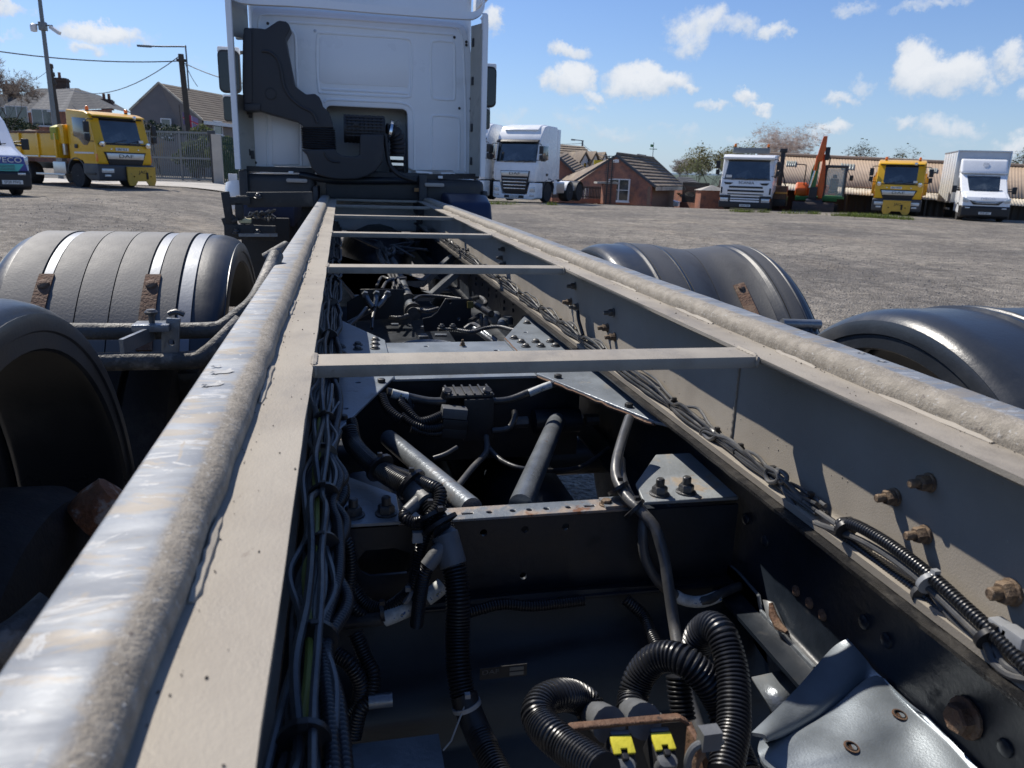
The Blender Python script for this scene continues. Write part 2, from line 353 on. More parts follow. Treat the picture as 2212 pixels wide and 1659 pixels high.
TILE = mat('weathered_roof_tile', (.20, .155, .115), .85, 0, .3, 3, .3, 20, (.29, .235, .165), 1.1, .45, .65, (.09, .08, .07), 4, .6, .7)
SLATE = mat('grey_slate', (.085, .088, .095), .9, 0, .2, 3, .2, 20, (.14, .138, .135), 1.0, .5, .7, spec=.15)
CONC = mat('pale_concrete', (.46, .43, .38), .9, 0, .12, 1.5, .2, 20, (.36, .34, .30), .8, .5, .65)
GREYST = mat('galvanised_fence', (.19, .205, .21), .5, .4, .12, 5, .05, 50)
GREENF = mat('green_fence_paint', (.02, .06, .045), .5, 0, .2, 4, 0)
IRON = mat('black_railing', (.014, .014, .016), .5, 0, .1, 5, 0)
WOODP = mat('pale_timber', (.52, .42, .30), .75, 0, .15, 6, .1, 30)
POLEW = mat('weathered_pole', (.085, .07, .055), .9, 0, .25, 6, .3, 30)
BARNR = mat('brown_sheet_roof', (.40, .30, .21), .7, .0, .1, .7, .05, 20, (.33, .245, .17), .5, .5, .7)
SKYL = mat('skylight_sheet', (.33, .35, .30), .35, 0, .1, 2, 0)
CREAMF = mat('pale_sheet_canopy', (.58, .51, .39), .6, 0, .12, 1.5, .05, 20, (.32, .27, .2), 1.2, .5, .68)
BARNW = mat('dark_sheet_wall', (.035, .032, .03), .7, 0, .25, 1, .05, 20)
UPVC = mat('white_frame', (.75, .75, .74), .4, 0, .03, 3, 0)
PINK = mat('flag_red', (.62, .05, .10), .8, 0, .1, 6, 0)
FLAGW = mat('flag_white', (.75, .70, .72), .8, 0, .05, 6, 0)
FLAGB = mat('flag_blue', (.30, .22, .38), .8, 0, .05, 6, 0)
# ------------------------------------------------------------------ ground: one sheet, rising to the left and dropping beyond the yard edge
def gz(x, y):
    z = 0.0
    z += .56 * S01((-x - .8) / 5.5) * S01((y - 9) / 13.)
    z -= 1.15 * S01((y - 40.5 + .35 * max(0, x - 14)) / 13.) * S01((x - 3) / 6.)
    z += .035 * math.sin(x * .37 + 1.3) * math.sin(y * .29 + .4) * S01((y - 5) / 6.)
    d = math.hypot(x, y)
    z -= .012 * max(0, d - 90)
    return z
gmat = bpy.data.materials.new('gravel_yard'); gmat.use_nodes = True
def build_gravel(m):
    t = m.node_tree; n = t.nodes; lk = t.links; b = n['Principled BSDF']
    tcn = n.new('ShaderNodeTexCoord')
    def noise(s, d=6, r=.62, stretch=None):
        q = n.new('ShaderNodeTexNoise'); q.inputs['Scale'].default_value = s; q.inputs['Detail'].default_value = d; q.inputs['Roughness'].default_value = r
        if stretch:
            mp = n.new('ShaderNodeMapping'); mp.inputs['Scale'].default_value = stretch; mp.inputs['Rotation'].default_value = (0, 0, .35); lk.new(tcn.outputs['Object'], mp.inputs[0]); lk.new(mp.outputs[0], q.inputs['Vector'])
        else: lk.new(tcn.outputs['Object'], q.inputs['Vector'])
        return q.outputs[0]
    def vor(s):
        q = n.new('ShaderNodeTexVoronoi'); q.inputs['Scale'].default_value = s; lk.new(tcn.outputs['Object'], q.inputs['Vector']); return q
    def rng(v, lo, hi, a=0., z=1.):
        q = n.new('ShaderNodeMapRange'); lk.new(v, q.inputs[0])
        for i, w in zip((1, 2, 3, 4), (lo, hi, a, z)): q.inputs[i].default_value = w
        return q.outputs[0]
    def mix(f, A, B, bl='MIX'):
        q = n.new('ShaderNodeMix'); q.data_type = 'RGBA'; q.blend_type = bl
        for s, v in (('Factor', f), ('A', A), ('B', B)):
            if isinstance(v, tuple): q.inputs[s].default_value = v + (1,)
            elif isinstance(v, float): q.inputs[s].default_value = v
            else: lk.new(v, q.inputs[s])
        return q.outputs['Result']
    big = mix(rng(noise(.16, 5), .35, .68), (.165, .153, .134), (.295, .272, .232))
    big = mix(rng(noise(.5, 5, .6, (1, .28, 1)), .56, .74), big, (.34, .29, .22))       # sandy tracks
    big = mix(rng(noise(.8, 5, .65, (.25, 1, 1)), .52, .70), big, (.125, .116, .104)); big = mix(rng(noise(1.7, 6, .7, (.35, 1, 1)), .55, .68, 0., .7), big, (.35, .32, .272))      # dark oily streaks
    v = vor(38); sp = mix(rng(v.outputs['Color'], .0, 1.), (.42, .41, .40), (1.55, 1.5, 1.45))
    c = mix(.8, big, sp, 'MULTIPLY')
    v2 = vor(9); c = mix(rng(v2.outputs['Distance'], .05, .16, .75, 0.), c, (.36, .34, .31))
    c = mix(rng(noise(3.2, 6, .75), .40, .62, .0, .55), c, (.085, .08, .074))
    c = mix(rng(noise(17, 4, .8), .36, .66, 0., .6), c, (.34, .32, .295)); v6 = vor(7); c = mix(.75, c, mix(rng(v6.outputs['Color'], .0, 1.), (.58, .57, .56), (1.42, 1.40, 1.36)), 'MULTIPLY'); v7 = vor(2.4); c = mix(.5, c, mix(rng(v7.outputs['Color'], .0, 1.), (.72, .71, .70), (1.28, 1.27, 1.25)), 'MULTIPLY'); c = mix(1.0, c, mix(rng(noise(.28, 7, .68), .40, .60), (.74, .74, .75), (1.16, 1.14, 1.10)), 'MULTIPLY'); lk.new(c, b.inputs['Base Color']); b.inputs['Roughness'].default_value = .92; b.inputs['Specular IOR Level'].default_value = .25
    bp = n.new('ShaderNodeBump'); bp.inputs['Strength'].default_value = .9; bp.inputs['Distance'].default_value = .03
    hgt = n.new('ShaderNodeMath'); hgt.operation = 'ADD'; lk.new(v.outputs['Distance'], hgt.inputs[0]); lk.new(noise(11, 6, .7), hgt.inputs[1])
    lk.new(hgt.outputs[0], bp.inputs['Height']); lk.new(bp.outputs[0], b.inputs['Normal'])
build_gravel(gmat)
xs = [-2500, -1200, -600, -300, -180, -120, -90] + [-70 + i * 2 for i in range(81)] + [100, 130, 180, 300, 600, 1200, 2500]
ys = [-1500, -400, -100, -40, -20] + [-10 + i * 1.0 for i in range(31)] + [22 + i * 1.0 for i in range(50)] + [75, 80, 90, 105, 130, 180, 300, 600, 1200, 3000]
g = MB(); nx = len(xs); ny = len(ys)
g.add([(x, y, gz(x, y)) for y in ys for x in xs], [(j * nx + i, j * nx + i + 1, (j + 1) * nx + i + 1, (j + 1) * nx + i) for j in range(ny - 1) for i in range(nx - 1)])
tag(g.build('ground', gmat, at=(0, 0, 0)), kind='structure')
# pale concrete apron in front of the sliding gate, and the lane behind it
ap = MB(); ax = [-14 + i * .5 for i in range(27)]; ay = [33.0 + i * .6 for i in range(15)]
ap.add([(x + (.25 * math.sin(y * 2.1) if x < -13.5 or x > -1.2 else 0), y + (.35 * math.sin(x * 1.3) if y < 33.1 else 0) + (x + 7) * -.08, gz(x, y) + .02) for y in ay for x in ax],
       [(j * 27 + i, j * 27 + i + 1, (j + 1) * 27 + i + 1, (j + 1) * 27 + i) for j in range(14) for i in range(26)])
tag(ap.build('concrete_apron', CONC), kind='structure')
ln = MB(); ax = [-40 + i * 2 for i in range(30)]; ay = [41.6, 43, 44.5, 46]
ln.add([(x, y + .0 * x, gz(x, y) + .03) for y in ay for x in ax], [(j * 30 + i, j * 30 + i + 1, (j + 1) * 30 + i + 1, (j + 1) * 30 + i) for j in range(3) for i in range(29)])
tag(ln.build('lane', mat('asphalt', (.06, .058, .056), .9, 0, .2, 2, .2, 60)), kind='structure')
# distant hills
def hills(name, y, x0, x1, h, c, seed):
    rg = random.Random(seed); b = MB(); n = 60; top = []
    ph = [rg.uniform(0, 6) for _ in range(4)]
    pr = [(x0 + (x1 - x0) * i / n, h * (.55 + .25 * math.sin(i * .13 + ph[0]) + .13 * math.sin(i * .31 + ph[1]) + .05 * math.sin(i * .9 + ph[2]))) for i in range(n + 1)]
    rings = [[(x, y - 300, -40), (x, y - 120, -6 + z * .5), (x, y, z - 8), (x, y + 260, z - 20), (x, y + 700, -60)] for x, z in pr]
    b.loft(rings, cap=False, closed=False); tag(b.build(name, mat(name + '_mat', c, .95, 0, .2, .006, 0)), kind='structure')
hills('hills', 2400, -2600, 3800, 62, (.10, .15, .20), 4)  # distance haze is put into this bluish colour
hills('terrain', 1100, -1500, 2400, 24, (.06, .085, .06), 9)
# loose stones on the yard near the lorry
def stones():
    rg = random.Random(5); b = MB()
    def stone(x, y, r):
        z = gz(x, y); n = 5; k = rg.uniform(0, 6); vs = []
        for h, q in ((-.2, .8), (.25, 1.), (.75, .55)):
            for j in range(n):
                a = k + 6.283 * j / n; f = r * q * rg.uniform(.75, 1.2); vs.append((x + f * math.cos(a), y + f * math.sin(a) * .8, z + r * h * rg.uniform(.7, 1.1)))
        fs = [(i * n + j, i * n + (j + 1) % n, (i + 1) * n + (j + 1) % n, (i + 1) * n + j) for i in range(2) for j in range(n)] + [tuple(range(2 * n, 3 * n))]
        b.add(vs, fs)
    for _ in range(3600): stone(rg.uniform(-.4, 1.1), rg.uniform(.2, 2.6), rg.uniform(.008, .022))
    for _ in range(8000):
        y = 3.2 + 19 * rg.random() ** 1.4; x = rg.uniform(-.35, 1.05) * y + rg.uniform(-2, 2); stone(x, y, rg.uniform(.006, .017))
    return b
tag(stones().build('gravel', mat('pale_stone', (.22, .205, .19), .9, 0, .45, 14, .2, 60), sharp=10), kind='stuff')

# ================================================================== the lorry chassis the photograph is taken over
truck = empty('chassis_lorry', (.34, 3.5, 0))
tag(truck, 'bare lorry chassis with long grey subframe rails and white sleeper cab, filling the foreground', 'lorry')
def xm(x): return .656 - x          # mirror of a subframe x about its centre line
def xl(x): return .687 - x          # mirror of a main rail x
Y0, Y1 = -.45, 7.8
rg = random.Random(3)
def two_mats(o, m2, test):
    o.data.materials.append(m2)
    for p in o.data.polygons:
        if test(p): p.material_index = 1
def strip_mat(sg, edge):
    """rubbed-bright outer part with tide marks, dusty rounded inner shoulder; the wear line wanders along the bar"""
    m = bpy.data.materials.new('running_strip_steel'); m.use_nodes = True; t = m.node_tree; n = t.nodes; lk = t.links; b = n['Principled BSDF']
    tcn = n.new('ShaderNodeTexCoord'); sp = n.new('ShaderNodeSeparateXYZ'); lk.new(tcn.outputs['Object'], sp.inputs[0])
    def noise(s, st=(1, 1, 1), d=6, r=.62, dist=0.):
        mp = n.new('ShaderNodeMapping'); mp.inputs['Scale'].default_value = st; lk.new(tcn.outputs['Object'], mp.inputs[0]); q = n.new('ShaderNodeTexNoise'); q.inputs['Scale'].default_value = s; q.inputs['Detail'].default_value = d; q.inputs['Roughness'].default_value = r; q.inputs['Distortion'].default_value = dist; lk.new(mp.outputs[0], q.inputs['Vector']); return q.outputs[0]
    def ma(op, a, c):
        q = n.new('ShaderNodeMath'); q.operation = op
        for i, v in enumerate((a, c)):
            if isinstance(v, (int, float)): q.inputs[i].default_value = v
            else: lk.new(v, q.inputs[i])
        return q.outputs[0]
    def rng(v, lo, hi, a=0., z=1.):
        q = n.new('ShaderNodeMapRange'); q.interpolation_type = 'SMOOTHSTEP'; lk.new(v, q.inputs[0])
        for i, w in zip((1, 2, 3, 4), (lo, hi, a, z)): q.inputs[i].default_value = w
        return q.outputs[0]
    def mix(f, A, B, ty='RGBA'):
        q = n.new('ShaderNodeMix'); q.data_type = ty
        for s, v in (('Factor', f), ('A', A), ('B', B)):
            if isinstance(v, tuple): q.inputs[s].default_value = v + (1,)
            elif isinstance(v, float): q.inputs[s].default_value = v
            else: lk.new(v, q.inputs[s])
        return q.outputs['Result']
    wear = ma('ADD', ma('MULTIPLY', ma('SUBTRACT', sp.outputs[0], edge), sg), ma('MULTIPLY', ma('SUBTRACT', noise(9, (1, .6, 1)), .5), .028)); wear = ma('ADD', wear, ma('MULTIPLY', ma('SUBTRACT', noise(120), .5), .012))
    f = rng(wear, -.004, .006)
    pol = mix(rng(noise(11, (.5, 1.6, 1)), .4, .62), (.175, .19, .212), (.27, .283, .295)); pol = mix(rng(noise(19, (.45, 1.4, 1), 8, .7, 1.2), .50, .60), pol, (.27, .24, .20)); pol = mix(rng(noise(27, (.4, 1.1, 1), 8, .72, 2.0), .57, .61), pol, (.37, .37, .365)); pol = mix(rng(noise(5, (.4, 2.2, 1)), .60, .72), pol, (.16, .18, .215)); pol = mix(rng(noise(60, (1, .25, 1)), .62, .7), pol, (.26, .23, .19))
    dst = mix(rng(noise(40), .35, .65), (.215, .187, .147), (.31, .272, .218)); dst = mix(rng(noise(170), .58, .68), dst, (.38, .36, .325)); dst = mix(rng(noise(95), .64, .70), dst, (.12, .10, .085))
    lk.new(mix(f, dst, pol), b.inputs['Base Color']); ro = mix(rng(noise(13, (.5, 1.4, 1)), .35, .65), .42, .68, 'FLOAT'); lk.new(mix(f, .72, ro, 'FLOAT'), b.inputs['Roughness']); lk.new(ma('MULTIPLY', f, .2), b.inputs['Metallic'])
    bp = n.new('ShaderNodeBump'); bp.inputs['Distance'].default_value = .004; lk.new(rng(f, 0, 1, .55, .06), bp.inputs['Strength']); lk.new(noise(190, d=4), bp.inputs['Height']); lk.new(bp.outputs[0], b.inputs['Normal']); return m
STRIP = {1: strip_mat(1, -.006), -1: strip_mat(-1, .016)}
# --- subframe rails: web, lip and base flange, with the worn running strip on top and its stitch welds
for side in (1, -1):
    X = (lambda x: x) if side > 0 else xm
    prof = [(.707, 1.25), (.846, 1.25), (.846, 1.236), (.788, 1.236), (.788, 1.006), (.735, 1.006), (.735, 1.018), (.762, 1.0185), (.771, 1.022), (.776, 1.032), (.776, 1.234), (.770, 1.239), (.712, 1.239), (.707, 1.243)]
    b = MB(); n = 90; rings = []
    for i in range(n + 1):
        y = Y0 + (Y1 - Y0) * i / n
        rings.append([(X(px + (rg.uniform(-.0008, .0008) if k in (0, 12, 13) else 0)), y, pz) for k, (px, pz) in enumerate(prof)])
    b.loft(rings); rail = b.build('subframe_rail', GALV, truck, sharp=50); two_mats(rail, GALVW, lambda p: abs(p.normal.x) > .5 or p.normal.z < -.5)
    bp = [(.771, 1.2495), (.7705, 1.259), (.7725, 1.267), (.777, 1.273), (.784, 1.277), (.792, 1.279), (.80, 1.2797), (.8415, 1.2797), (.8455, 1.277), (.847, 1.271), (.847, 1.2495)]
    b = MB(); n = 220; rings = []; w = [rg.uniform(-1, 1) for _ in range(n + 1)]
    for i in range(n + 1):
        y = Y0 + (Y1 - Y0) * i / n; d = .0011 * (w[i] + w[i - 1]) + .001 * math.sin(y * 5.3)
        rings.append([(X(px + (d if k < 6 else 0)), y, pz + (d * .3 if 1 < k < 8 else 0)) for k, (px, pz) in enumerate(bp)])
    b.loft(rings); strip = b.build('running_strip', STRIP[side], rail, sharp=60)
    # weld beads along the foot of the strip
    wd = []
    y = Y0 + .1
    while y < 7.2:
        L = rg.uniform(.10, .22); b = MB()
        pts = [(X(.7685 - rg.uniform(0, .002)), y + L * k / 10, 1.2487 + rg.uniform(0, .0012)) for k in range(11)]
        b.sweep(pts, [.003] + [rg.uniform(.0045, .0068) for _ in range(9)] + [.003], 6); b.build('weld_bead', GALV, rail); y += L + rg.uniform(.16, .5)
    if side > 0: rail_r, strip_r = rail, strip
    else: rail_l, strip_l = rail, strip
# flakes of peeling coating on the left strip
for (p, s, a) in [((-0.1621,1.05,1.28), .030, .5), ((-0.165,0.9875,1.28), .028, .6), ((-0.1739,1.08,1.28), .012, .4), ((-0.1652,0.986,1.28), .02, .6), ((0.8277,1.031,1.28), .016, 2.4), ((0.8304,1.085,1.28), .012, 2.5)]:
    b = MB(); k = len(b.v)
    b.grid(lambda u, v: ((u - .5) * s * (1 - .35 * abs(v - .5)) + .002 * math.sin(v * 9), (v - .5) * s * .45 + .002 * math.sin(u * 7), .0008 + .0012 * (2 * u - 1) ** 2 * (.3 + v)), 8, 5)
    b.xf(Matrix.Translation((p[0], p[1], 1.2797)) @ Matrix.Rotation(a, 4, 'Z')); b.build('paint_flake', mat('dull_flake', (.36, .36, .35), .6, .1, .2, 60, 0), strip_l if p[0] < .3 else strip_r)
# --- cross bars let in between the rails, welded at each end
for y in (1.19, 2.43, 3.72, 5.08, 6.42, 7.66):
    b = MB(); x0, x1 = xm(.707), .707
    b.box(x0 - .001, x1 + .001, y, y + .078, 1.231, 1.2515)
    cb = b.build('cross_bar', GALV, truck, bevel=.0025)
    for x in (x0 + .002, x1 - .002):
        b = MB(); b.sweep([(x, y + .004 + .07 * k / 12, 1.2505 + .0012 * (k % 2)) for k in range(13)], [.003] + [.0045, .0062] * 5 + [.005, .003], 6); b.build('weld_bead', GALV, cb)
        b = MB(); b.sweep([(x, y - .0015, 1.233 + .019 * k / 6) for k in range(7)], [.002] + [.004, .005] * 2 + [.004, .002], 6); b.build('weld_bead', GALV, cb)
# grit lying on the flanges and the strips
def grit(sgn):
    b = MB()
    for _ in range(300):
        t_ = rg.random(); x = rg.choice((rg.uniform(.709, .766), rg.uniform(.755, .769), rg.uniform(.755, .769))); y = -.1 + 7.6 * t_ ** 1.8; r = rg.choice((.0005, .0006, .0008, .0012)) * rg.uniform(.7, 1.3) * (1 + t_ * .9)
        c = Vector((x if sgn > 0 else xm(x), y, 1.2508 + r * .4)); a = rg.uniform(0, 6.28); k = [c + Vector((r * math.cos(a + i * 1.57) * rg.uniform(.7, 1.3), r * math.sin(a + i * 1.57) * rg.uniform(.7, 1.3), -r * .5)) for i in range(4)]
        b.add(k + [c + Vector((rg.uniform(-.3, .3) * r, 0, r * .6))], [(0, 1, 4), (1, 2, 4), (2, 3, 4), (3, 0, 4)])
    return b
tag(grit(1).build('grit', mat('dark_grit', (.09, .075, .06), .9, 0, .4, 40, 0), rail_r, sharp=10), kind='stuff'); tag(grit(-1).build('grit', MATS['dark_grit'], rail_l, sharp=10), kind='stuff')
# vertical weld seam and spatter on the right web
b = MB(); b.sweep([(.7745, 1.37 + .002 * (k % 2), 1.03 + .2 * k / 26) for k in range(27)], [.002 + .0014 * (k % 2) for k in range(27)], 6); b.build('weld_seam', GALV, rail_r)
b = MB()
for _ in range(150): b.dome((.7762, rg.uniform(.4, 3.2), rg.uniform(1.03, 1.23)), (-1, 0, 0), rg.uniform(.0008, .0022), .0012, 6)
tag(b.build('weld_spatter', GALV, rail_r), kind='stuff')
# bolts through the right web, heads to the inside
HB = [(0.776,0.8917,1.112), (0.776,0.8335,1.159), (0.776,0.8235,1.086), (0.776,0.6776,1.082), (0.776,2.174,1.105), (0.776,2.105,1.091), (0.776,2.57,1.117), (0.776,2.489,1.114), (0.776,2.528,1.179), (0.776,2.131,1.159), (0.776,3.754,1.181), (0.776,3.794,1.135), (0.776,4.857,1.066), (0.776,3.713,1.115)]
for i, p in enumerate(HB):
    b = MB(); r = (.0118 if i != 3 else .0150) * (1.0 if i < 10 else .95)
    b.hexbolt((.776, p[1], p[2]), (-1, .06, -.05), r, .017, .014, 1.15); b.build('web_bolt', RUSTB if i < 7 else BOLT, rail_r)
# --- main chassis rails under the subframe
for side in (1, -1):
    X = (lambda x: x) if side > 0 else xl
    prof = [(.730, 1.0005), (.816, 1.0005), (.816, .72), (.735, .72), (.735, .728), (.800, .728), (.807, .736), (.807, .984), (.800, .9915), (.730, .9915)]
    b = MB(); b.loft([[(X(x), Y0 + (Y1 + 1.2 - Y0) * i / 30, z) for x, z in prof] for i in range(31)]); mr = b.build('chassis_rail', BLACKST, truck, sharp=50)
    b = MB(); n = 160; rings = []
    for i in range(n + 1):
        y = Y0 + (Y1 - Y0) * i / n; j = rg.uniform(-.0012, .0012); rings.append([(X(x + (j if k in (0, 3) else 0)), y, z) for k, (x, z) in enumerate([(.716, 1.0045), (.760, 1.0048), (.760, .9995), (.716, .9985)])])
    b.loft(rings); b.build('flange_liner', EDGE, mr, sharp=50)
    if side > 0: main_r = mr
    else: main_l = mr
for i, p in enumerate([(0.806,1.332,0.8673), (0.806,1.252,0.8566), (0.806,0.9457,0.8675), (0.806,0.8922,0.8693), (0.806,1.131,0.8165), (0.806,1.088,0.8168), (0.806,1.048,0.817), (0.806,0.6649,0.864), (0.806,1.55,0.8958), (0.806,1.551,0.8992)]):
    b = MB(); b.dome((.807, p[1], p[2]), (-1, 0, 0), .0125 if i not in (4, 5, 6) else .011, .006); b.build('rivet', RUST if i in (4, 5, 6) else BLACKST, main_r)
b = MB(); b.hexbolt((0.806,0.7278,0.8595), (-1, 0, 0), .021, .022, .0); b.build('rusty_bolt', RUST, main_r)
for k in range(9):
    for dz in (0, -.035):
        b = MB(); b.lathe([(.010, 0), (.010, .006), (.002, .008)], (.807, 3.2 + k * .22, .93 + dz - .03 * (k % 2)), (-1, 0, 0), 8); b.build('rivet', BLACKST, main_r)
# --- far crossmember with gusset plates (first bay)
def xyprism(pts, z0, z1, holes=()): b = MB(); b.prism(pts, 'z', z0, z1, holes); return b
cm = empty('crossmember', (.345, 2.4, .72), truck)
hs = [circ((0.1803,2.492,0.965)[0], 2.44, .009), circ(.40, 2.56, .009), circ(.27, 2.58, .008), circ(.50, 2.5, .009), circ(.45, 2.27, .009), circ(.24, 2.30, .008)]
xyprism([(.128, 2.16), (.56, 2.16), (.56, 2.645), (.128, 2.645)], .955, .963, hs).build('flange_plate', GUSSET, cm, bevel=.0015, seg=1)
MB().box(.0, .70, 2.175, 2.183, .70, .954).build('web_plate', BLACKST, cm)
MB().box(.0, .70, 2.62, 2.628, .70, .954).build('web_plate', BLACKST, cm)
gl = [(-.055, 1.60), (-.03, 1.672), (.133, 2.155), (.133, 2.650), (-.03, 3.06), (-.09, 3.12), (-.09, 1.58)]
xyprism(gl, .9645, .9725, [circ(.03, 2.1, .008), circ(-.005, 1.86, .007)]).build('gusset_plate', GUSSET, cm, bevel=.0015, seg=1)
gr = [(.735, 1.675), (.557, 2.152), (.557, 2.650), (.735, 3.09), (.80, 3.15), (.80, 1.60)]
xyprism(gr, .9645, .9725, [circ(.62, 2.2, .008), circ(.66, 2.75, .008)]).build('gusset_plate', GUSSET, cm, bevel=.0015, seg=1)
b = MB(); b.sweep([(.737 - .178 * k / 20 + rg.uniform(-.001, .001), 1.675 + .477 * k / 20, .962 + rg.uniform(-.002, .002)) for k in range(21)], .005, 6); b.build('rusty_edge', RUST, cm)
b = MB(); b.sweep([(.56 + rg.uniform(-.001, .001), 2.16 + .49 * k / 14, .9715) for k in range(15)], .003, 6); b.build('rusty_edge', RUST, cm)
BT = [(-0.015,2.541,0.972), (-0.013,2.45,0.972), (0.0398,2.575,0.972), (0.0384,2.509,0.972), (0.0968,2.577,0.972), (0.0942,2.514,0.972), (0.1004,2.645,0.972), (0.6036,2.577,0.972), (0.6033,2.506,0.972), (0.6564,2.577,0.972), (0.657,2.506,0.972), (0.7091,2.576,0.972), (0.7089,2.507,0.972), (0.591,2.64,0.972), (0.7039,2.918,0.972),
      (-0.0136,2.201,0.972), (0.0402,2.203,0.972), (0.094,2.203,0.972), (0.6057,2.212,0.972), (0.6587,2.212,0.972), (0.7129,2.212,0.972)]
for p in BT:
    b = MB(); b.lathe([(.0165, 0), (.0165, .003), (.012, .004), (.0115, .009), (.007, .0125), (.001, .0135)], (p[0], p[1], .9724), 'z', 12); b.build('flange_bolt', BOLT, cm)
for p in [(0.0944,2.095,0.972), (-0.0107,1.775,0.972), (0.605,2.096,0.972), (0.712,1.794,0.972)]:
    b = MB(); b.lathe([(.011, 0), (.011, .010), (.009, .011)], (p[0], p[1], .9724), 'z', 6); b.build('hex_head', BLACK, cm)
for p in [(0.3037,2.218,0.965), (0.3982,2.214,0.965), (0.3958,2.582,0.965)]:
    b = MB(); b.hexbolt((p[0], p[1], .963), 'z' and (0, 0, 1), .008, .012, .010); b.build('small_bolt', RUSTB, cm)
# --- near crossmember (second bay): narrow rusty flange, drilled face, gusset plates with big studs
nc = empty('crossmember', (.345, 1.36, .64), truck)
fx = [(0.2236,1.352,0.905)[0], (0.267,1.354,0.905)[0], (0.3143,1.356,0.905)[0], (0.3476,1.355,0.905)[0], (0.3825,1.355,0.905)[0], (0.4283,1.356,0.905)[0], (0.473,1.355,0.905)[0]]
RFL = mat('rusty_drilled_flange', (.19, .21, .225), .40, .15, .2, 6, .25, 80, (.30, .24, .19), 9, .47, .6, (.20, .09, .04), 13, .57, .66, rough2=.65)
hs = [circ(x, 1.362, .006, 10) if i not in (0, 6) else [(x - .011, 1.358), (x + .011, 1.358), (x + .011, 1.366), (x - .011, 1.366)] for i, x in enumerate(fx)]
xyprism([(.088, 1.338), (.585, 1.338), (.585, 1.392), (.088, 1.392)], .899, .905, hs).build('flange_plate', RFL, nc, bevel=.0012, seg=1)
fh = [circ(p[0], p[2], .0075, 12) for p in ((0.2525,1.34,0.8726), (0.3344,1.34,0.8737), (0.4176,1.34,0.8736), (0.3349,1.34,0.7716))]
sl_ = [(p[0], p[2]) for p in ((0.0103,1.34,0.8316), (0.0257,1.34,0.8522), (0.0798,1.34,0.853), (0.1102,1.34,0.8405), (0.1101,1.34,0.8062), (0.1039,1.34,0.7982), (0.0337,1.34,0.7974), (0.0159,1.34,0.8091))]
b = MB(); b.prism([(-.10, .8985), (.79, .8985), (.79, .735), (-.10, .735)], 'y', 1.339, 1.346, fh + [sl_]); b.build('drilled_face', BLACKST, nc)
MB().box(-.10, .79, 1.30, 1.3385, .731, .738).build('bottom_flange', BLACKST, nc, bevel=.003)
xyprism([(-.09, 1.62), (-.03, 1.59), (.092, 1.452), (.092, 1.326), (-.10, 1.33)], .9065, .9145).build('gusset_plate', GUSSET, nc, bevel=.0015, seg=1)
xyprism([(.712, 1.60), (.601, 1.44), (.582, 1.345), (.79, 1.342), (.80, 1.60)], .9065, .9145).build('gusset_plate', mat('rusty_gusset', (.27, .29, .30), .45, .12, .2, 6, .2, 80, (.34, .28, .21), 8, .52, .62, (.26, .17, .10), 30, .62, .7, rough2=.65), nc, bevel=.0015, seg=1)
for p in [(.006, 1.362), (.067, 1.362), (.628, 1.376), (.688, 1.378)]:
    b = MB(); b.hexbolt((p[0], p[1], .9145), (0, 0, 1), .0165, .019, .017, 1.3); b.build('stud_and_nut', BOLT, nc)
b = MB(); b.hexbolt(((0.508,1.338,0.92)[0], 1.362, .905), (0, 0, 1), .011, .012, 0); b.build('small_bolt', RUSTB, nc)
b = MB(); b.cbox((.535, 1.364, .908), (.07, .045, .006)); b.build('clamp_plate', RFL, nc)
b = MB(); b.lathe([(.02, -.12), (.095, -.11), (.10, -.03), (.085, .0), (.085, .1), (.02, .11)], (.03, 1.56, .80), 'y', 18); b.build('slot_shade_drum', BLACKST, truck)  # added dark drum, hides sunlit gravel behind the slot
MB().box(-.1, .3, 1.66, 1.68, .40, .70).build('slot_shade_plate', BLACKST, truck)  # added dark plate, keeps the view through the slot black
MB().box(-.1, .8, 1.72, 3.3, .36, .38).build('ground_shade_tray', BLACKST, truck)  # added sheet that keeps the ground below the bay dark
# stay tubes running forward and down from the near crossmember
for a, c, r in (((0.3391,1.403,0.895), (0.6085,2.1,0.8382), .0255), ((0.2404,1.414,0.89), (0.1047,1.95,0.8573), .0235)):
    b = MB(); a = Vector(a); c = Vector(c); b.sweep([a.lerp(c, t / 12) for t in range(13)], r, 16); b.build('stay_tube', TUBEG, truck)
b = MB(); b.lathe([(.03, -.07), (.036, -.07), (.036, .07), (.03, .07)], (0.6143,2.12,0.8314), 'x', 18); b.build('stay_bush', BLACKST, truck)
for u in (-.11, .11):
    p = Vector((0.6143,2.12,0.8314)); b = MB(); b.lathe([(.018, -.02), (.018, .02)], p + Vector((u, 0, 0)), 'x', 8); b.build('stay_bolt', BOLT, truck)
# --- axles, spring hangers and underbody
for y in (1.3, 2.68):
    b = MB(); b.sweep([(-.85, y, .50), (-.3, y, .50), (-.1, y, .50), (.8, y, .50), (1.6, y, .50)], .075, 14); ax_ = b.build('axle', BLACKST, truck)
    if y > 2: b = MB(); b.lathe([(.03, -.2), (.16, -.14), (.23, -.04), (.23, .06), (.15, .16), (.05, .22)], (.36, y, .52), 'y', 20); b.build('differential', BLACKST, ax_)
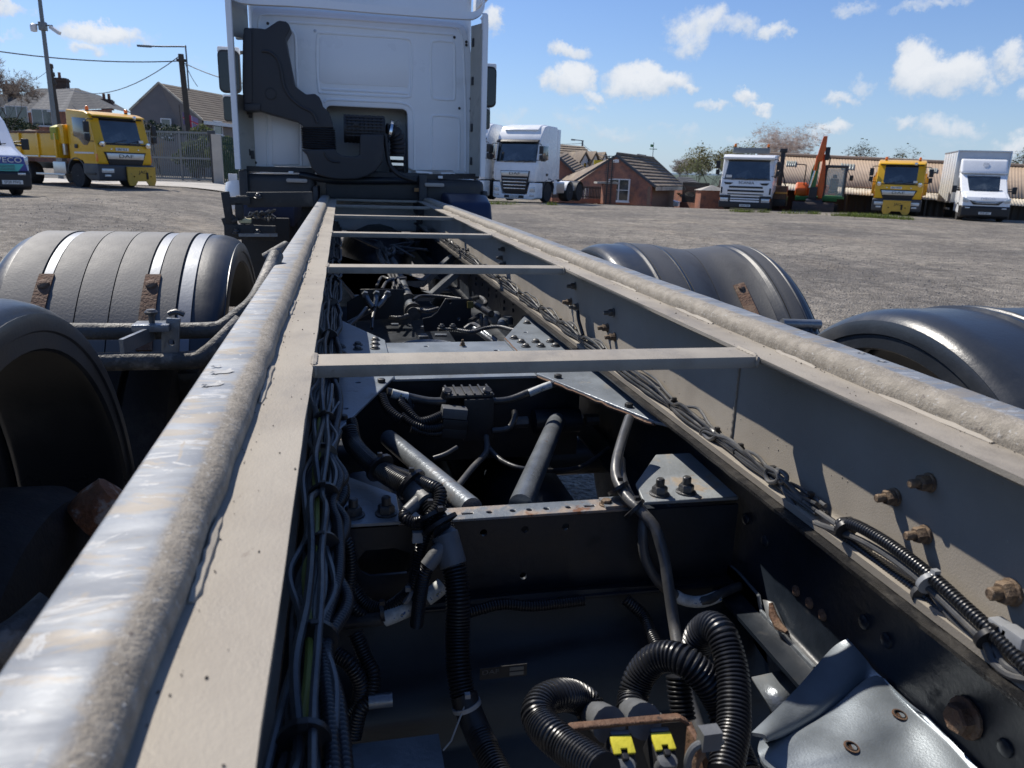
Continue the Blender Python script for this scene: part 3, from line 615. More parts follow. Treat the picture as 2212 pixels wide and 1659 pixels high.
# lower rear crossmember: deep dished pressing with maker's plate
b = MB(); b.sheet(lambda u, v: (-.06 + .86 * u, 1.318 - .22 * v + .03 * math.sin(v * 9) * (.3 + abs(u - .5)), .732 - .235 * v - .05 * (u - .45) ** 2 * v + .012 * math.sin(v * 14 + 3 * u)), 24, 24, .008)
tub = b.build('dished_crossmember', mat('dark_satin_steel', (.020, .022, .024), .55, .1, .2, 4, .1, 60, (.035, .034, .032), 5, .5, .7), truck)
np_ = Vector((0.2617,1.165,0.6838)); b = MB(); b.cbox(np_, (.086, .002, .024)); npo = b.build('makers_plate', BLACK, truck)
text('DAF', 'lettering', mat('dull_lettering', (.10, .10, .10), .5), npo, np_ + Vector((-.024, -.0015, .003)), .013, (R(90), 0, 0), .0004, 1.3)
for dz in (.005, -.005): b = MB(); b.cbox(np_ + Vector((.024, -.0016, dz)), (.026, .001, .007)); b.build('stamped_field', mat('dull_plate_field', (.16, .16, .15), .5), npo)
MB().box(-.02, .14, .98, 1.12, .60, .606).build('hanger_plate', GUSSET, truck)
# lit bracket flanks low on the right
b = MB(); b.prism([(1.60, .735), (1.02, .735), (.96, .60), (1.10, .56), (1.16, .66), (1.22, .755), (1.3, .76)], 'x', .782, .79); b.build('hanger_bracket', TUBEG, truck, bevel=.003)
b = MB(); b.add([(0.79,1.198,0.7587), (0.8,1.186,0.7607), (0.8,1.121,0.7271), (0.8,1.052,0.718), (0.79,1.058,0.6745), (0.785,1.109,0.6645)], [(0, 1, 2, 3, 4, 5)]); b.add([(0.78,1.102,0.669), (0.785,1.051,0.6783), (0.72,1.022,0.6455), (0.72,1.104,0.6608)], [(0, 1, 2, 3)])
hb = b.build('hanger_flange', TUBEG, truck); so_ = hb.modifiers.new('thickness', 'SOLIDIFY'); so_.thickness = .008
b = MB(); b.sweep([(0.778,1.162,0.7747), (0.776,1.148,0.7597), (0.776,1.124,0.7489), (0.778,1.1,0.7513)], [.004, .008, .009, .004], 8); b.build('rust_scab', RUST, truck)
for p in ((0.78,1.068,0.7007), (0.78,1.044,0.7076)):
    b = MB(); b.hexbolt(p, (-1, .2, .3), .012, .014, .012); b.build('hanger_bolt', RUSTB, truck)
for (a, c_, d, e) in (((0.4603,1.33,0.6843), (0.511,1.33,0.6834), (0.507,1.31,0.6556), (0.4667,1.3,0.6559)), ((0.5191,1.33,0.6826), (0.5909,1.33,0.6464), (0.6037,1.28,0.6106), (0.5417,1.28,0.6367))):
    b = MB(); b.add([a, c_, d, e], [(0, 1, 2, 3)]); o = b.build('spring_hanger_face', TUBEG, truck); q = o.modifiers.new('thickness', 'SOLIDIFY'); q.thickness = .01
# sloping silver bracket bolted inside the right rail
A_, B_, C_, D_ = [Vector(p) for p in ((0.5387,0.805,0.805), (0.765,0.9625,0.8035), (0.803,0.9715,0.817), (0.803,0.6941,0.8078))]
ax1, by1 = Vector((0.5448,0.7919,0.785)), Vector((0.798,0.9021,0.805))
E_, F_ = Vector((.50, .62, .775)), Vector((.80, .62, .79))
rows = [[A_, A_.lerp(B_, .5), B_, C_], [A_ + Vector((.012, -.012, .004)), Vector((0.6212,0.8316,0.792)), Vector((0.737,0.8863,0.802)), Vector((0.803,0.9304,0.8106))],
        [Vector((0.5767,0.8382,0.765)), Vector((0.6708,0.8564,0.765)), Vector((0.7605,0.8854,0.785)), Vector((0.803,0.8998,0.8079))],
        [Vector((0.5498,0.7991,0.778)), Vector((0.6802,0.835,0.788)), Vector((0.791,0.883,0.805)), Vector((0.803,0.8442,0.8105))],
        [Vector((0.5466,0.7766,0.775)), Vector((0.6633,0.777,0.79)), Vector((0.7833,0.8084,0.802)), Vector((0.803,0.7607,0.8102))],
        [Vector((0.568,0.7221,0.775)), Vector((0.6756,0.7273,0.785)), Vector((0.7696,0.7368,0.795)), Vector((0.803,0.6941,0.8078))],
        [Vector((.53, .52, .77)), Vector((.62, .53, .78)), Vector((.71, .54, .79)), Vector((.80, .55, .79))]]
def surf(u, v):
    def cr(P, t):
        n = len(P) - 1; t = min(t * n, n - 1e-6); i = int(t); f = t - i; a, b_, c, d = P[max(i - 1, 0)], P[i], P[i + 1], P[min(i + 2, n)]
        return .5 * ((2 * b_) + (c - a) * f + (2 * a - 5 * b_ + 4 * c - d) * f * f + (3 * b_ - a - 3 * c + d) * f ** 3)
    q = cr([cr(r, u) for r in rows], v); q.z += (.004 * math.sin(u * 9 + v * 5) * math.sin(v * 11 + u * 3) + .0015 * math.sin(u * 17 - v * 13)) * S01((v - .3) * 4) * S01((1 - u) * 6); return q
b = MB(); b.sheet(surf, 36, 44, .005); sb = b.build('silver_bracket', SILVER, truck, sharp=60)
def onsurf(p):
    best = None
    for i in range(41):
        for j in range(41):
            q = surf(i / 40, j / 40); d = (Vector(p) - Vector((0, 0, 1.55))).normalized().cross(q - Vector((0, 0, 1.55))).length
            if best is None or d < best[0]: best = (d, q)
    return best[1]
for p in ((0.7712,0.8067,0.805), (0.672,0.7735,0.79)):
    q = onsurf(p); b = MB(); b.lathe([(.0085, -.002), (.0085, .0012), (.0072, .0016), (.0066, -.004)], q + Vector((0, 0, .0062)), (.1, -.1, 1), 16); o = b.build('bolt_hole', BLACK, sb)
    b = MB(); b.lathe([(.0108, -.001), (.0108, .0006), (.0085, .0010), (.0085, -.001)], q + Vector((0, 0, .0062)), (.1, -.1, 1), 18); b.build('hole_rim', RUST, sb)
# --- propshaft and mid-bay clutter
b = MB(); b.sweep([(0.3666,4.192,0.79), (0.3677,4.293,0.79)], .042, 18); b.sweep([(0.3677,4.293,0.79), (0.3772,4.695,0.79), (0.3807,4.881,0.795), (0.3982,6.211,0.81), (0.3648,7.239,0.83), (0.3759,8.183,0.83)], [.034, .034, .029, .029, .029, .036], 16)
ps = b.build('propshaft', TUBEG, truck)
for p in ((0.3593,4.137,0.805), (0.3616,4.469,0.805)): b = MB(); b.lathe([(.03, -.02), (.048, -.02), (.048, .02), (.03, .02)], p, (-.05, 1, .02), 18); b.build('shaft_coupling', BOLT, ps)
b = MB(); b.lathe([(.02, 0), (.032, .0), (.036, .01), (.036, .03), (.02, .03)], (0.3557,4.068,0.805), (-.05, -1, .05), 16); b.build('shaft_end', BOLT, ps)
for (yy, zz) in ((5.0, .765), (5.55, .775)):
    prof = [(-.115, 1.0 - .02), (-.05, .93), (.06, zz), (.56, zz), (.74, .93), (.80, .985)]
    b = MB(); b.loft([[(x, y, z + dz) for x, z in prof] + [(x, y, z + dz - .006) for x, z in prof[::-1]] for y, dz in ((yy, 0), (yy + .13, 0))]); b.loft([[(x, yy, z) for x, z in prof] + [(x, yy, z - .05) for x, z in prof[::-1]], [(x, yy + .006, z) for x, z in prof] + [(x, yy + .006, z - .05) for x, z in prof[::-1]]])
    mc = b.build('dropped_crossmember', mat('bright_painted_steel', (.24, .25, .26), .3, .6, .15, 8, .15, 80, (.05, .055, .06), 3, .54, .62), truck, bevel=.002, seg=1)
    for x in (.12, .2, .42, .5): b = MB(); b.lathe([(.011, 0), (.011, .006), (.004, .009)], (x, yy + .05, zz + .001), 'z', 10); b.build('flange_bolt', BOLT, mc)
pl = [(p[0], p[2]) for p in ((0.0731,3.75,0.9834), (0.2837,3.75,0.9835), (0.2829,3.75,0.8522), (0.2116,3.75,0.8527), (0.207,3.75,0.8391), (0.0087,3.75,0.8226), (0.0111,3.75,0.9213), (0.0726,3.75,0.9568))]
b = MB(); b.prism(pl, 'y', 3.75, 3.757); b.build('valve_plate', BLACKST, truck, bevel=.002, seg=1)
pr_ = [(p[0], p[2]) for p in ((0.4666,3.6,0.9616), (0.59,3.6,0.9578), (0.5924,3.6,0.824), (0.3669,3.6,0.7995), (0.3581,3.6,0.8662), (0.3973,3.6,0.8748), (0.4277,3.6,0.8967))]
b = MB(); b.prism(pr_, 'y', 3.6, 3.607, [circ((0.4887,3.6,0.9449)[0], (0.4887,3.6,0.9449)[2], .008, 10), circ((0.5316,3.6,0.8635)[0], (0.5316,3.6,0.8635)[2], .008, 10)]); vp = b.build('valve_plate', BLACKST, truck, bevel=.002, seg=1)
b = MB(); b.cbox((0.5828,3.58,0.9347), (.028, .02, .03)); b.build('sensor_block', mat('olive_plastic', (.16, .13, .03), .5), vp)
for (p, q, r) in (((0.0958,3.72,0.9659), (0.1302,3.68,0.9106), .012), ((0.15,3.72,0.9681), (0.1423,3.68,0.9105), .012), ((0.2023,3.72,0.968), (0.1539,3.68,0.9105), .012)):
    b = MB(); b.lathe([(.016, 0), (.018, .01), (.016, .02)], p, (0, -1, -.2), 6); b.tube([p, Vector(p).lerp(Vector(q), .5) + Vector((0, -.01, -.004)), q], r, 10); b.build('air_pipe', TUBEG, truck)
CBL = [([(0.1422,3.68,0.9061), (0.1265,3.6,0.8724), (0.1181,3.5,0.8403)], .008), ([(0.1186,3.6,0.9072), (0.0761,3.6,0.8815), (0.0081,3.55,0.8571)], .009), ([(0.0978,3.6,0.9203), (0.0658,3.5,0.9001), (0.0154,3.4,0.874)], .008),
       ([(0.3488,3.987,0.89), (0.405,4.122,0.89), (0.5022,4.106,0.89), (0.6034,4.013,0.89)], .009), ([(0.3738,4.053,0.83), (0.4263,3.996,0.83), (0.4876,4.063,0.83)], .012), ([(0.613,3.769,0.93), (0.674,3.825,0.93), (0.6723,3.658,0.93), (0.6317,3.555,0.93)], .011),
       ([(0.6138,3.607,0.93), (0.6295,3.493,0.93), (0.6443,3.362,0.93)], .016), ([(0.3742,3.113,0.91), (0.44,3.119,0.91), (0.5091,3.068,0.91), (0.5798,3.141,0.91), (0.6342,3.118,0.92), (0.6715,2.999,0.93), (0.7052,3.064,0.93)], .008),
       ([(0.5041,3.234,0.89), (0.5358,3.233,0.91), (0.5541,3.152,0.91), (0.517,3.116,0.9)], .009), ([(0.5546,3.399,0.89), (0.5866,3.465,0.89), (0.6284,3.557,0.89)], .012), ([(0.2124,3.847,0.83), (0.26,3.808,0.83), (0.3104,3.869,0.83)], .012),
       ([(0.0503,8.078,0.89), (0.1844,7.289,0.89), (0.3128,6.834,0.87)], .014), ([(0.1853,8.013,0.87), (0.3729,7.731,0.87), (0.5687,7.969,0.87), (0.674,7.299,0.87)], .016), ([(0.1197,7.918,0.85), (0.3513,7.656,0.85), (0.582,8.428,0.85)], .013),
       ([(0.3643,6.489,0.89), (0.4041,6.519,0.91), (0.392,6.157,0.91), (0.3542,6.191,0.87)], .014), ([(0.192,4.745,0.85), (0.2386,5.011,0.87), (0.2804,4.927,0.87), (0.3798,5.015,0.87)], .010), ([(0.2197,4.633,0.85), (0.2699,4.844,0.87), (0.3882,4.972,0.87)], .010)]
for k in range(10):
    x = rg.uniform(.28, .36); CBL.append(([(x + rg.uniform(-.03, .03), 4.6 + j * .55, .85 + rg.uniform(-.025, .03)) for j in range(8)], rg.uniform(.006, .011)))
for k in range(7):
    x = rg.uniform(.1, .6); y = rg.uniform(6.6, 7.7); CBL.append(([(x + rg.uniform(-.2, .2), y + rg.uniform(-.3, .3), .86 + rg.uniform(-.05, .05)) for j in range(4)], rg.uniform(.006, .012)))
bun = empty('cable_loom', (.34, 5, .8), truck)
for i, (P, r) in enumerate(CBL):
    b = MB()
    (b.conduit if i in (4, 6, 7, 10) else b.tube)(P, r, *(() if i not in (4, 6, 7, 10) else (.009, 10))); b.build('cable', WIREG if i % 3 else WIRE, bun)
VLV = empty('valve_block', (0.6614,3.466,0.85), truck)
for (c, r, h, ax_) in [(((0.6752,3.431,0.9)), .028, .09, (.3, 1, 0)), (((0.683,3.298,0.9)), .022, .07, (.3, 1, 0)), (((0.6453,3.476,0.87)), .018, .06, (0, 0, 1)), (((0.6233,3.5,0.87)), .012, .07, (0, 0, 1)), (((0.6891,3.286,0.89)), .02, .03, (0, 0, 1)), (((0.7435,3.465,0.88)), .026, .04, (0, 0, 1)), (((0.7086,3.707,0.75)), .016, .2, (.5, -1, -.3)), (((0.6847,3.73,0.75)), .016, .2, (.5, -1, -.3))]:
    b = MB(); b.lathe([(r * .6, -h / 2), (r, -h * .4), (r, h * .25), (r * .75, h * .3), (r * .75, h / 2)], c, ax_, 14); b.build('valve_body', TUBEG, VLV)
for p in [((0.3867,3.092,0.92)), ((0.4325,3.093,0.92))]: b = MB(); b.hexbolt(p, (0, 0, 1), .014, .014, .006); b.build('hex_head', BOLT, VLV)
b = MB(); b.lathe([(.115, -.01), (.128, -.012), (.130, .004), (.118, .008), (.110, -.002), (.06, -.012), (.01, -.014)], (0.3405,3.151,0.83), 'z', 28); b.build('air_spring_cap', TUBEG, truck)
for (p, s_) in [((0.6625,5.212,0.75), (.09, .05, .02)), ((0.2569,4.049,0.75), (.04, .03, .012)), ((0.379,3.719,0.8), (.03, .03, .012)), ((0.2234,4.312,0.79), (.06, .02, .012)), ((0.3111,4.325,0.79), (.07, .02, .014)), ((0.0637,4.344,0.85), (.03, .02, .02)), ((0.6662,7.917,0.83), (.1, .03, .02)), ((0.2651,8.848,0.8), (.18, .05, .03)), ((0.449,8.879,0.8), (.06, .05, .03)), ((0.132,7.795,0.7), (.05, .05, .03)), ((0.4666,3.765,0.75), (.06, .04, .012)), ((0.3951,3.972,0.7), (.05, .08, .02))]:
    b = MB(); b.cbox(p, s_, Matrix.Rotation(rg.uniform(-.4, .4), 3, 'Z')); b.build('pipe_clip', TUBEG, truck, bevel=.003)
# dark masses added under the frame to block sunlight: gearbox, tanks, tray, beam
b = MB(); b.lathe([(.12, -1.0), (.2, -.9), (.26, -.3), (.33, .2), (.38, .8), (.38, 1.4)], (.35, 7.7, .62), 'y', 18); b.build('gearbox', BLACKST, truck)
b = MB(); b.box(-.05, .72, 6.2, 9.6, .40, .44); b.build('ground_shade_tray', BLACKST, truck)
b = MB(); b.box(.06, .62, 3.7, 5.0, .56, .60); b.build('spring_seat_beam', BLACKST, truck, bevel=.01)
b = MB(); b.lathe([(.02, -.42), (.12, -.4), (.14, -.36), (.14, .36), (.12, .4), (.02, .42)], (.20, 2.35, .55), 'y', 18); b.build('air_tank', BLACKST, truck)
b = MB(); b.lathe([(.02, -.42), (.12, -.4), (.14, -.36), (.14, .36), (.12, .4), (.02, .42)], (.55, 2.35, .52), 'y', 18); b.build('air_tank', BLACKST, truck)
b = MB(); b.lathe([(.02, -.72), (.13, -.7), (.15, -.66), (.15, .66), (.13, .7), (.02, .72)], (.34, 5.3, .48), 'x', 18); b.build('air_tank', BLACKST, truck)
# --- valve / control box on the far face of the first bay
p0_ = Vector((0.3522,2.02,0.8856)); cbx = empty('control_box', p0_, truck)
b = MB(); b.box(p0_.x - .036, p0_.x + .05, 2.02, 2.10, p0_.z - .072, p0_.z + .052); b.build('housing', BLACK, cbx, bevel=.006)
b = MB(); b.box(p0_.x - .085, p0_.x + .052, 2.03, 2.12, p0_.z + .053, p0_.z + .062); b.build('lid', PLAST, cbx, bevel=.003)
for i in range(6): b = MB(); b.box(p0_.x - .08 + i * .024, p0_.x - .075 + i * .024, 2.024, 2.118, p0_.z + .06, p0_.z + .068); b.build('lid_rib', PLAST, cbx)
for c in ((0.2704,2.05,0.9464), (0.3851,2.05,0.9453)): b = MB(); b.lathe([(.008, -.018), (.014, -.016), (.014, .012), (.010, .016)], c, (.2, -.5, 1), 14); b.build('lid_knob', PLAST, cbx)
for i, p in enumerate(((0.2859,2,0.9085), (0.2863,2,0.8774), (0.2838,2,0.852))):
    b = MB(); b.cbox(p, (.07, .04, .03), Matrix.Rotation(.12, 3, 'Y')); b.build('plug', BLACK if i else JUNC, cbx, bevel=.004)
HS = [([(0.2617,2,0.9054), (0.2167,1.98,0.8951), (0.1851,1.98,0.8935), (0.1606,2,0.9157), (0.1418,2.03,0.9349), (0.1594,2.05,0.934), (0.1708,2.06,0.9079)], .0125), ([(0.2647,2,0.8726), (0.2157,1.97,0.8734), (0.1737,1.97,0.8862), (0.1447,2,0.9051)], .0125), ([(0.2649,2,0.8499), (0.2157,1.97,0.8595), (0.1623,1.96,0.8789)], .010),
      ([(0.0906,2,0.9619), (0.1016,1.97,0.938), (0.1207,1.95,0.922), (0.1378,1.94,0.9111)], .0125)]
for P, r in HS: b = MB(); b.conduit(P, r, .006, 12); b.build('conduit', HOSE, cbx)
for P, r, m in (([(0.1062,2.05,0.958), (0.1709,2.06,0.9363), (0.2242,2.05,0.9263), (0.2679,2.05,0.9249)], .012, WIRE), ([(0.3958,2.05,0.9208), (0.4523,2.05,0.9248), (0.5282,2.06,0.9487), (0.6028,2.08,0.9616)], .010, WIRE), ([(0.3977,2.02,0.8433), (0.4427,2.02,0.8474), (0.4639,2.03,0.8724), (0.4677,2.05,0.8893)], .009, WIRE), ([(0.3813,2.02,0.8265), (0.3692,1.95,0.8062), (0.315,1.85,0.8027), (0.2598,1.75,0.7933)], .0085, WIREG), ([(0.3772,1.98,0.812), (0.4086,1.9,0.7949), (0.4727,1.85,0.7889), (0.6188,1.9,0.7671), (0.7432,2,0.7821)], .007, WIRE), ([(0.2186,1.9,0.8155), (0.2496,1.9,0.825), (0.2835,1.92,0.8353)], .006, WIREG)):
    b = MB(); b.tube(P, r, 10); b.build('cable', m, cbx)
b = MB(); b.tube([(0.1192,2.045,0.9546), (0.143,2.045,0.9472), (0.1619,2.048,0.9418)], .0128, 12); b.build('paper_tag', mat('cable_label', (.55, .57, .55), .6, 0, .3, 60, 0, c2=(.05, .12, .3), m_s=30, m_lo=.6, m_hi=.62, c3=(.5, .45, .1), m3_s=26, m3_lo=.62, m3_hi=.64), cbx)
b = MB(); b.tube([(0.5088,2.05,0.9417), (0.5427,2.05,0.9558), (0.5726,2.055,0.9641)], .0108, 12); b.build('paper_tag', MATS['cable_label'], cbx)
# --- big corrugated hose down the middle with grey fittings
hose = empty('hose_loom', (0.1802,1.2,0.8455), truck)
b = MB(); b.conduit([(0.0011,1.62,0.9962), (0.0125,1.58,0.9742), (0.0405,1.5,0.9681), (0.0754,1.42,0.9686), (0.1086,1.36,0.9694)], .0205, .0058, 18); b.build('conduit', HOSE, hose)
b = MB(); b.conduit([(0.0081,1.66,1.005), (0.0189,1.6,0.9711), (0.049,1.52,0.9599), (0.0733,1.45,0.9712), (0.1131,1.37,0.9829), (0.1438,1.31,0.9904), (0.1594,1.29,0.9864), (0.1577,1.275,0.9702), (0.1426,1.265,0.949), (0.1333,1.26,0.9252), (0.1241,1.255,0.8972), (0.1142,1.25,0.8455), (0.1055,1.25,0.8171), (0.0825,1.255,0.79), (0.0536,1.26,0.7733), (0.0252,1.27,0.7799), (0.0057,1.28,0.8023), (-0.0081,1.29,0.8208)], .0125, .005, 14); b.build('conduit', HOSE, hose)
b = MB(); b.sweep([(0.1086,1.36,0.9694), (0.1178,1.34,0.9674), (0.13,1.315,0.9619), (0.1387,1.295,0.9586)], [.020, .0245, .0245, .0235], 18); b.build('hose_sleeve', JUNC, hose)
b = MB(); b.sweep([(0.1295,1.31,0.968), (0.1134,1.29,0.9624), (0.0985,1.28,0.9545)], [.012, .012, .011], 12); b.build('hose_branch', JUNC, hose)
b = MB(); b.conduit([(0.1387,1.295,0.9586), (0.1563,1.262,0.938), (0.1655,1.25,0.924), (0.1612,1.235,0.9275)], .0195, .0058, 18); b.build('conduit', HOSE, hose)
b = MB(); b.conduit([(0.0985,1.28,0.9545), (0.0938,1.265,0.9504), (0.1102,1.255,0.9445), (0.1236,1.25,0.9479)], .011, .005, 12); b.build('conduit', HOSE, hose)
b = MB(); b.sweep([(0.1583,1.235,0.9324), (0.1624,1.233,0.9269), (0.1688,1.215,0.9012), (0.1733,1.205,0.8827), (0.1738,1.204,0.881)], [.0185, .0245, .0245, .0245, .0225], 20); b.build('hose_sleeve', JUNC, hose)
b = MB(); b.sweep([(0.1559,1.215,0.9147), (0.1408,1.205,0.9009), (0.1277,1.2,0.8861)], [.014, .014, .0135], 14); b.build('hose_branch', JUNC, hose)
b = MB(); b.conduit([(0.1291,1.2,0.8876), (0.1222,1.2,0.8695), (0.1171,1.205,0.8326), (0.1133,1.21,0.7948), (0.1114,1.22,0.7611)], .0125, .005, 14); b.build('conduit', HOSE, hose)
b = MB(); b.conduit([(0.1733,1.205,0.8843), (0.1771,1.19,0.8641), (0.1783,1.17,0.8318), (0.1753,1.15,0.7818), (0.1729,1.12,0.7393), (0.1772,1.09,0.7009), (0.1892,1.06,0.6723), (0.2013,1.02,0.6568), (0.2129,0.97,0.6496), (0.2254,0.92,0.6458)], .0215, .0058, 20); b.build('conduit', HOSE, hose)
b = MB(); b.sweep([(0.1774,1.088,0.7039), (0.1853,1.07,0.6806), (0.1968,1.04,0.6594), (0.2032,1.015,0.6531)], [.0228, .0225, .0225, .0228], 18); b.build('tape_wrap', BLACK, hose)
for P, r in (([(-0.0199,1.3,0.9166), (-0.0036,1.29,0.8885), (-0.0004,1.28,0.8485), (-0.0044,1.27,0.8058), (0.0048,1.26,0.7781), (0.0246,1.26,0.7629)], .0105), ([(-0.0359,1.3,0.8536), (-0.0195,1.29,0.8251), (-0.0028,1.28,0.8063)], .010), ([(-0.0298,1.18,0.7433), (-0.006,1.16,0.7323), (0.0093,1.15,0.6996), (0.0031,1.15,0.6618), (-0.0245,1.15,0.6396), (-0.0509,1.15,0.6529)], .014), ([(0.0035,1.2,0.7676), (0.0188,1.18,0.7313), (0.0314,1.16,0.7087), (0.0247,1.14,0.6795), (0.0081,1.13,0.6638), (-0.0038,1.12,0.6189)], .013), ([(0.2143,1.26,0.7507), (0.2777,1.27,0.7555), (0.3412,1.27,0.7458), (0.4448,1.28,0.7422)], .011), ([(0.5244,1.26,0.7476), (0.5561,1.24,0.7203), (0.5567,1.2,0.7064), (0.5546,1.15,0.7014)], .012)):
    b = MB(); b.conduit(P, r, .0055, 12); b.build('conduit', HOSE, hose)
b = MB(); b.tube([(-0.0388,1.27,0.7465), (0.0072,1.26,0.7547), (0.053,1.25,0.7613), (0.0966,1.25,0.7752), (0.1317,1.25,0.7949), (0.1623,1.26,0.8127)], .014, 12); b.build('cable', WIRE, hose)
b = MB(); b.tube([(0.0557,1.248,0.7613), (0.0701,1.246,0.7671), (0.0964,1.247,0.777), (0.1109,1.247,0.7839)], .0152, 12); b.build('paper_tag', MATS['cable_label'], hose)
b = MB(); b.tube([(0.1313,1.246,0.7967), (0.1493,1.25,0.8065), (0.1631,1.255,0.8155)], .0152, 12); b.build('paper_tag', MATS['cable_label'], hose)
b = MB(); b.lathe([(.012, -.02), (.012, .02)], (0.0418,1.13,0.6785), 'x', 12); b.build('hose_plug', TUBEG, hose)
def tie(parent, c, axis, r, m=TIE, tail=None, head=True):
    c = Vector(c); A = Vector(axis).normalized(); b = MB(); b.lathe([(r, -.0035), (r + .0018, -.0035), (r + .0018, .0035), (r, .0035)], c, A, 18)
    if head: u = A.orthogonal().normalized(); b.cbox(c + Vector((0, -.3, .95)).normalized() * (r + .003), (.009, .008, .008))
    if tail: b.sweep([c + Vector((0, -.4, .9)).normalized() * r, Vector(tail).lerp(c, .3) + Vector((0, -.01, 0)), tail], .0016, 5)
    return b.build('cable_tie', m, parent)
tie(hose, (0.0599,1.45,0.974), (.55, -.7, -.35), .030); tie(hose, (0.1128,1.345,0.9794), (.6, -.6, -.4), .032); tie(hose, (0.1387,1.262,0.9507), (.4, -.5, -.75), .032); tie(hose, (0.1549,1.25,0.94), (.45, -.5, -.7), .034)
tie(hose, (0.0978,1.245,0.806), (-.9, 0, .5), .014, TIEW); tie(hose, (0.0515,1.245,0.7794), (1, 0, .1), .018)
tie(hose, (0.181,1.078,0.6907), (.3, -.3, -.9), .0235, TIEW, tail=(0.1363,1.03,0.6488))
b = MB(); b.cbox((0.1157,1.25,0.9187), (.018, .012, .02)); b.build('clip_block', TIEW, hose)
b = MB(); b.cbox((-0.0358,1.24,0.7408), (.02, .01, .012)); b.build('clip_block', TIEW, hose)
# --- air pipes on the right
airp = empty('air_pipes', (0.6041,1.25,0.7887), truck)
b = MB(); b.tube([(0.6381,1.6,1.008), (0.5932,1.52,0.9835), (0.5528,1.44,0.9611), (0.542,1.4,0.9427), (0.5442,1.345,0.9273), (0.5567,1.3,0.9172), (0.5748,1.27,0.8969), (0.5812,1.25,0.8709), (0.5869,1.23,0.8335), (0.5875,1.2,0.7869), (0.5877,1.17,0.7418), (0.5787,1.12,0.713), (0.5766,1.06,0.6638), (0.5774,1,0.6263)], .0112, 14); b.build('air_pipe', WIREG, airp)
b = MB(); b.tube([(0.5778,1.48,0.9534), (0.5587,1.42,0.9423), (0.5566,1.36,0.9199), (0.5675,1.31,0.9077), (0.561,1.29,0.8812), (0.5619,1.28,0.841), (0.5733,1.27,0.8064), (0.5972,1.26,0.7738), (0.6281,1.26,0.7477)], .0105, 14); b.build('air_pipe', WIREG, airp)
b = MB(); b.tube([(0.6281,1.26,0.7477), (0.6585,1.26,0.7314), (0.6921,1.25,0.7359), (0.7352,1.26,0.7445), (0.795,1.29,0.7387), (0.8678,1.34,0.7108)], .0095, 12); b.build('air_pipe', WIRE, airp)
b = MB(); b.tube([(0.629,1.262,0.7471), (0.6408,1.258,0.7393), (0.663,1.256,0.7327), (0.688,1.254,0.7315), (0.7222,1.256,0.7396)], .0118, 12); b.build('paper_tag', MATS['cable_label'], airp)
b = MB(); b.lathe([(.012, -.02), (.02, -.016), (.02, .012), (.014, .02)], (0.8936,1.36,0.6971), (1, .4, .1), 6); b.build('elbow_fitting', BOLT, airp)
tie(airp, (0.5359,1.375,0.934), (.4, -.5, -.7), .022); tie(airp, (0.5504,1.315,0.9149), (.6, -.5, -.6), .024)
# --- connector bracket with yellow locking clips and thick hoses, bottom centre
con = empty('connector_bracket', (.30, .72, .80), truck)
br = [Vector(p) for p in ((0.2455,0.74,0.9059), (0.2544,0.745,0.9069), (0.3958,0.745,0.9012), (0.4033,0.745,0.8968), (0.4026,0.72,0.8977), (0.3765,0.66,0.8965))]
b = MB(); b.loft([[p + Vector((0, 0, 0)), p + Vector((0, .0, -.005)), p + Vector((0, .012, -.006)), p + Vector((0, .012, -.001))] for p in (Vector((0.2381,0.72,0.9214)), Vector((0.2459,0.72,0.9281)), Vector((0.3121,0.72,0.9258)), Vector((0.3825,0.72,0.9229)), Vector((0.3951,0.72,0.9138)))]); b.build('bracket_shelf', RUST, con, bevel=.001, seg=1)
b = MB(); b.prism([(p[0], p[2]) for p in ((0.2604,0.762,0.8879), (0.4095,0.762,0.8812), (0.426,0.762,0.8596), (0.435,0.762,0.7717), (0.2932,0.762,0.7952), (0.2869,0.762,0.8642))], 'y', .762, .768); b.build('bracket_back', mat('dark_bracket', (.03, .028, .027), .6, 0, .3, 10, .2, 90, (.10, .065, .045), 12, .6, .7), con)
b = MB(); b.loft([[Vector(p), Vector(p) + Vector((.006, 0, 0)), Vector(p) + Vector((.006, -.035, -.012)), Vector(p) + Vector((0, -.035, -.012))] for p in ((0.3963,0.73,0.9077), (0.4064,0.73,0.8867), (0.4024,0.72,0.8606), (0.3996,0.7,0.835))]); b.build('bracket_side', RUST, con)
b = MB(); b.prism([(p[0], p[2]) for p in ((0.374,0.66,0.9384), (0.3803,0.66,0.9385), (0.3879,0.66,0.9192), (0.3808,0.66,0.9081), (0.3807,0.66,0.8918), (0.3751,0.66,0.8927))], 'y', .66, .69); b.build('bracket_ear', RUST, con, bevel=.003)
YCLIP = mat('yellow_clip', (.70, .62, .05), .45, 0, .06, 20, .1, 150)
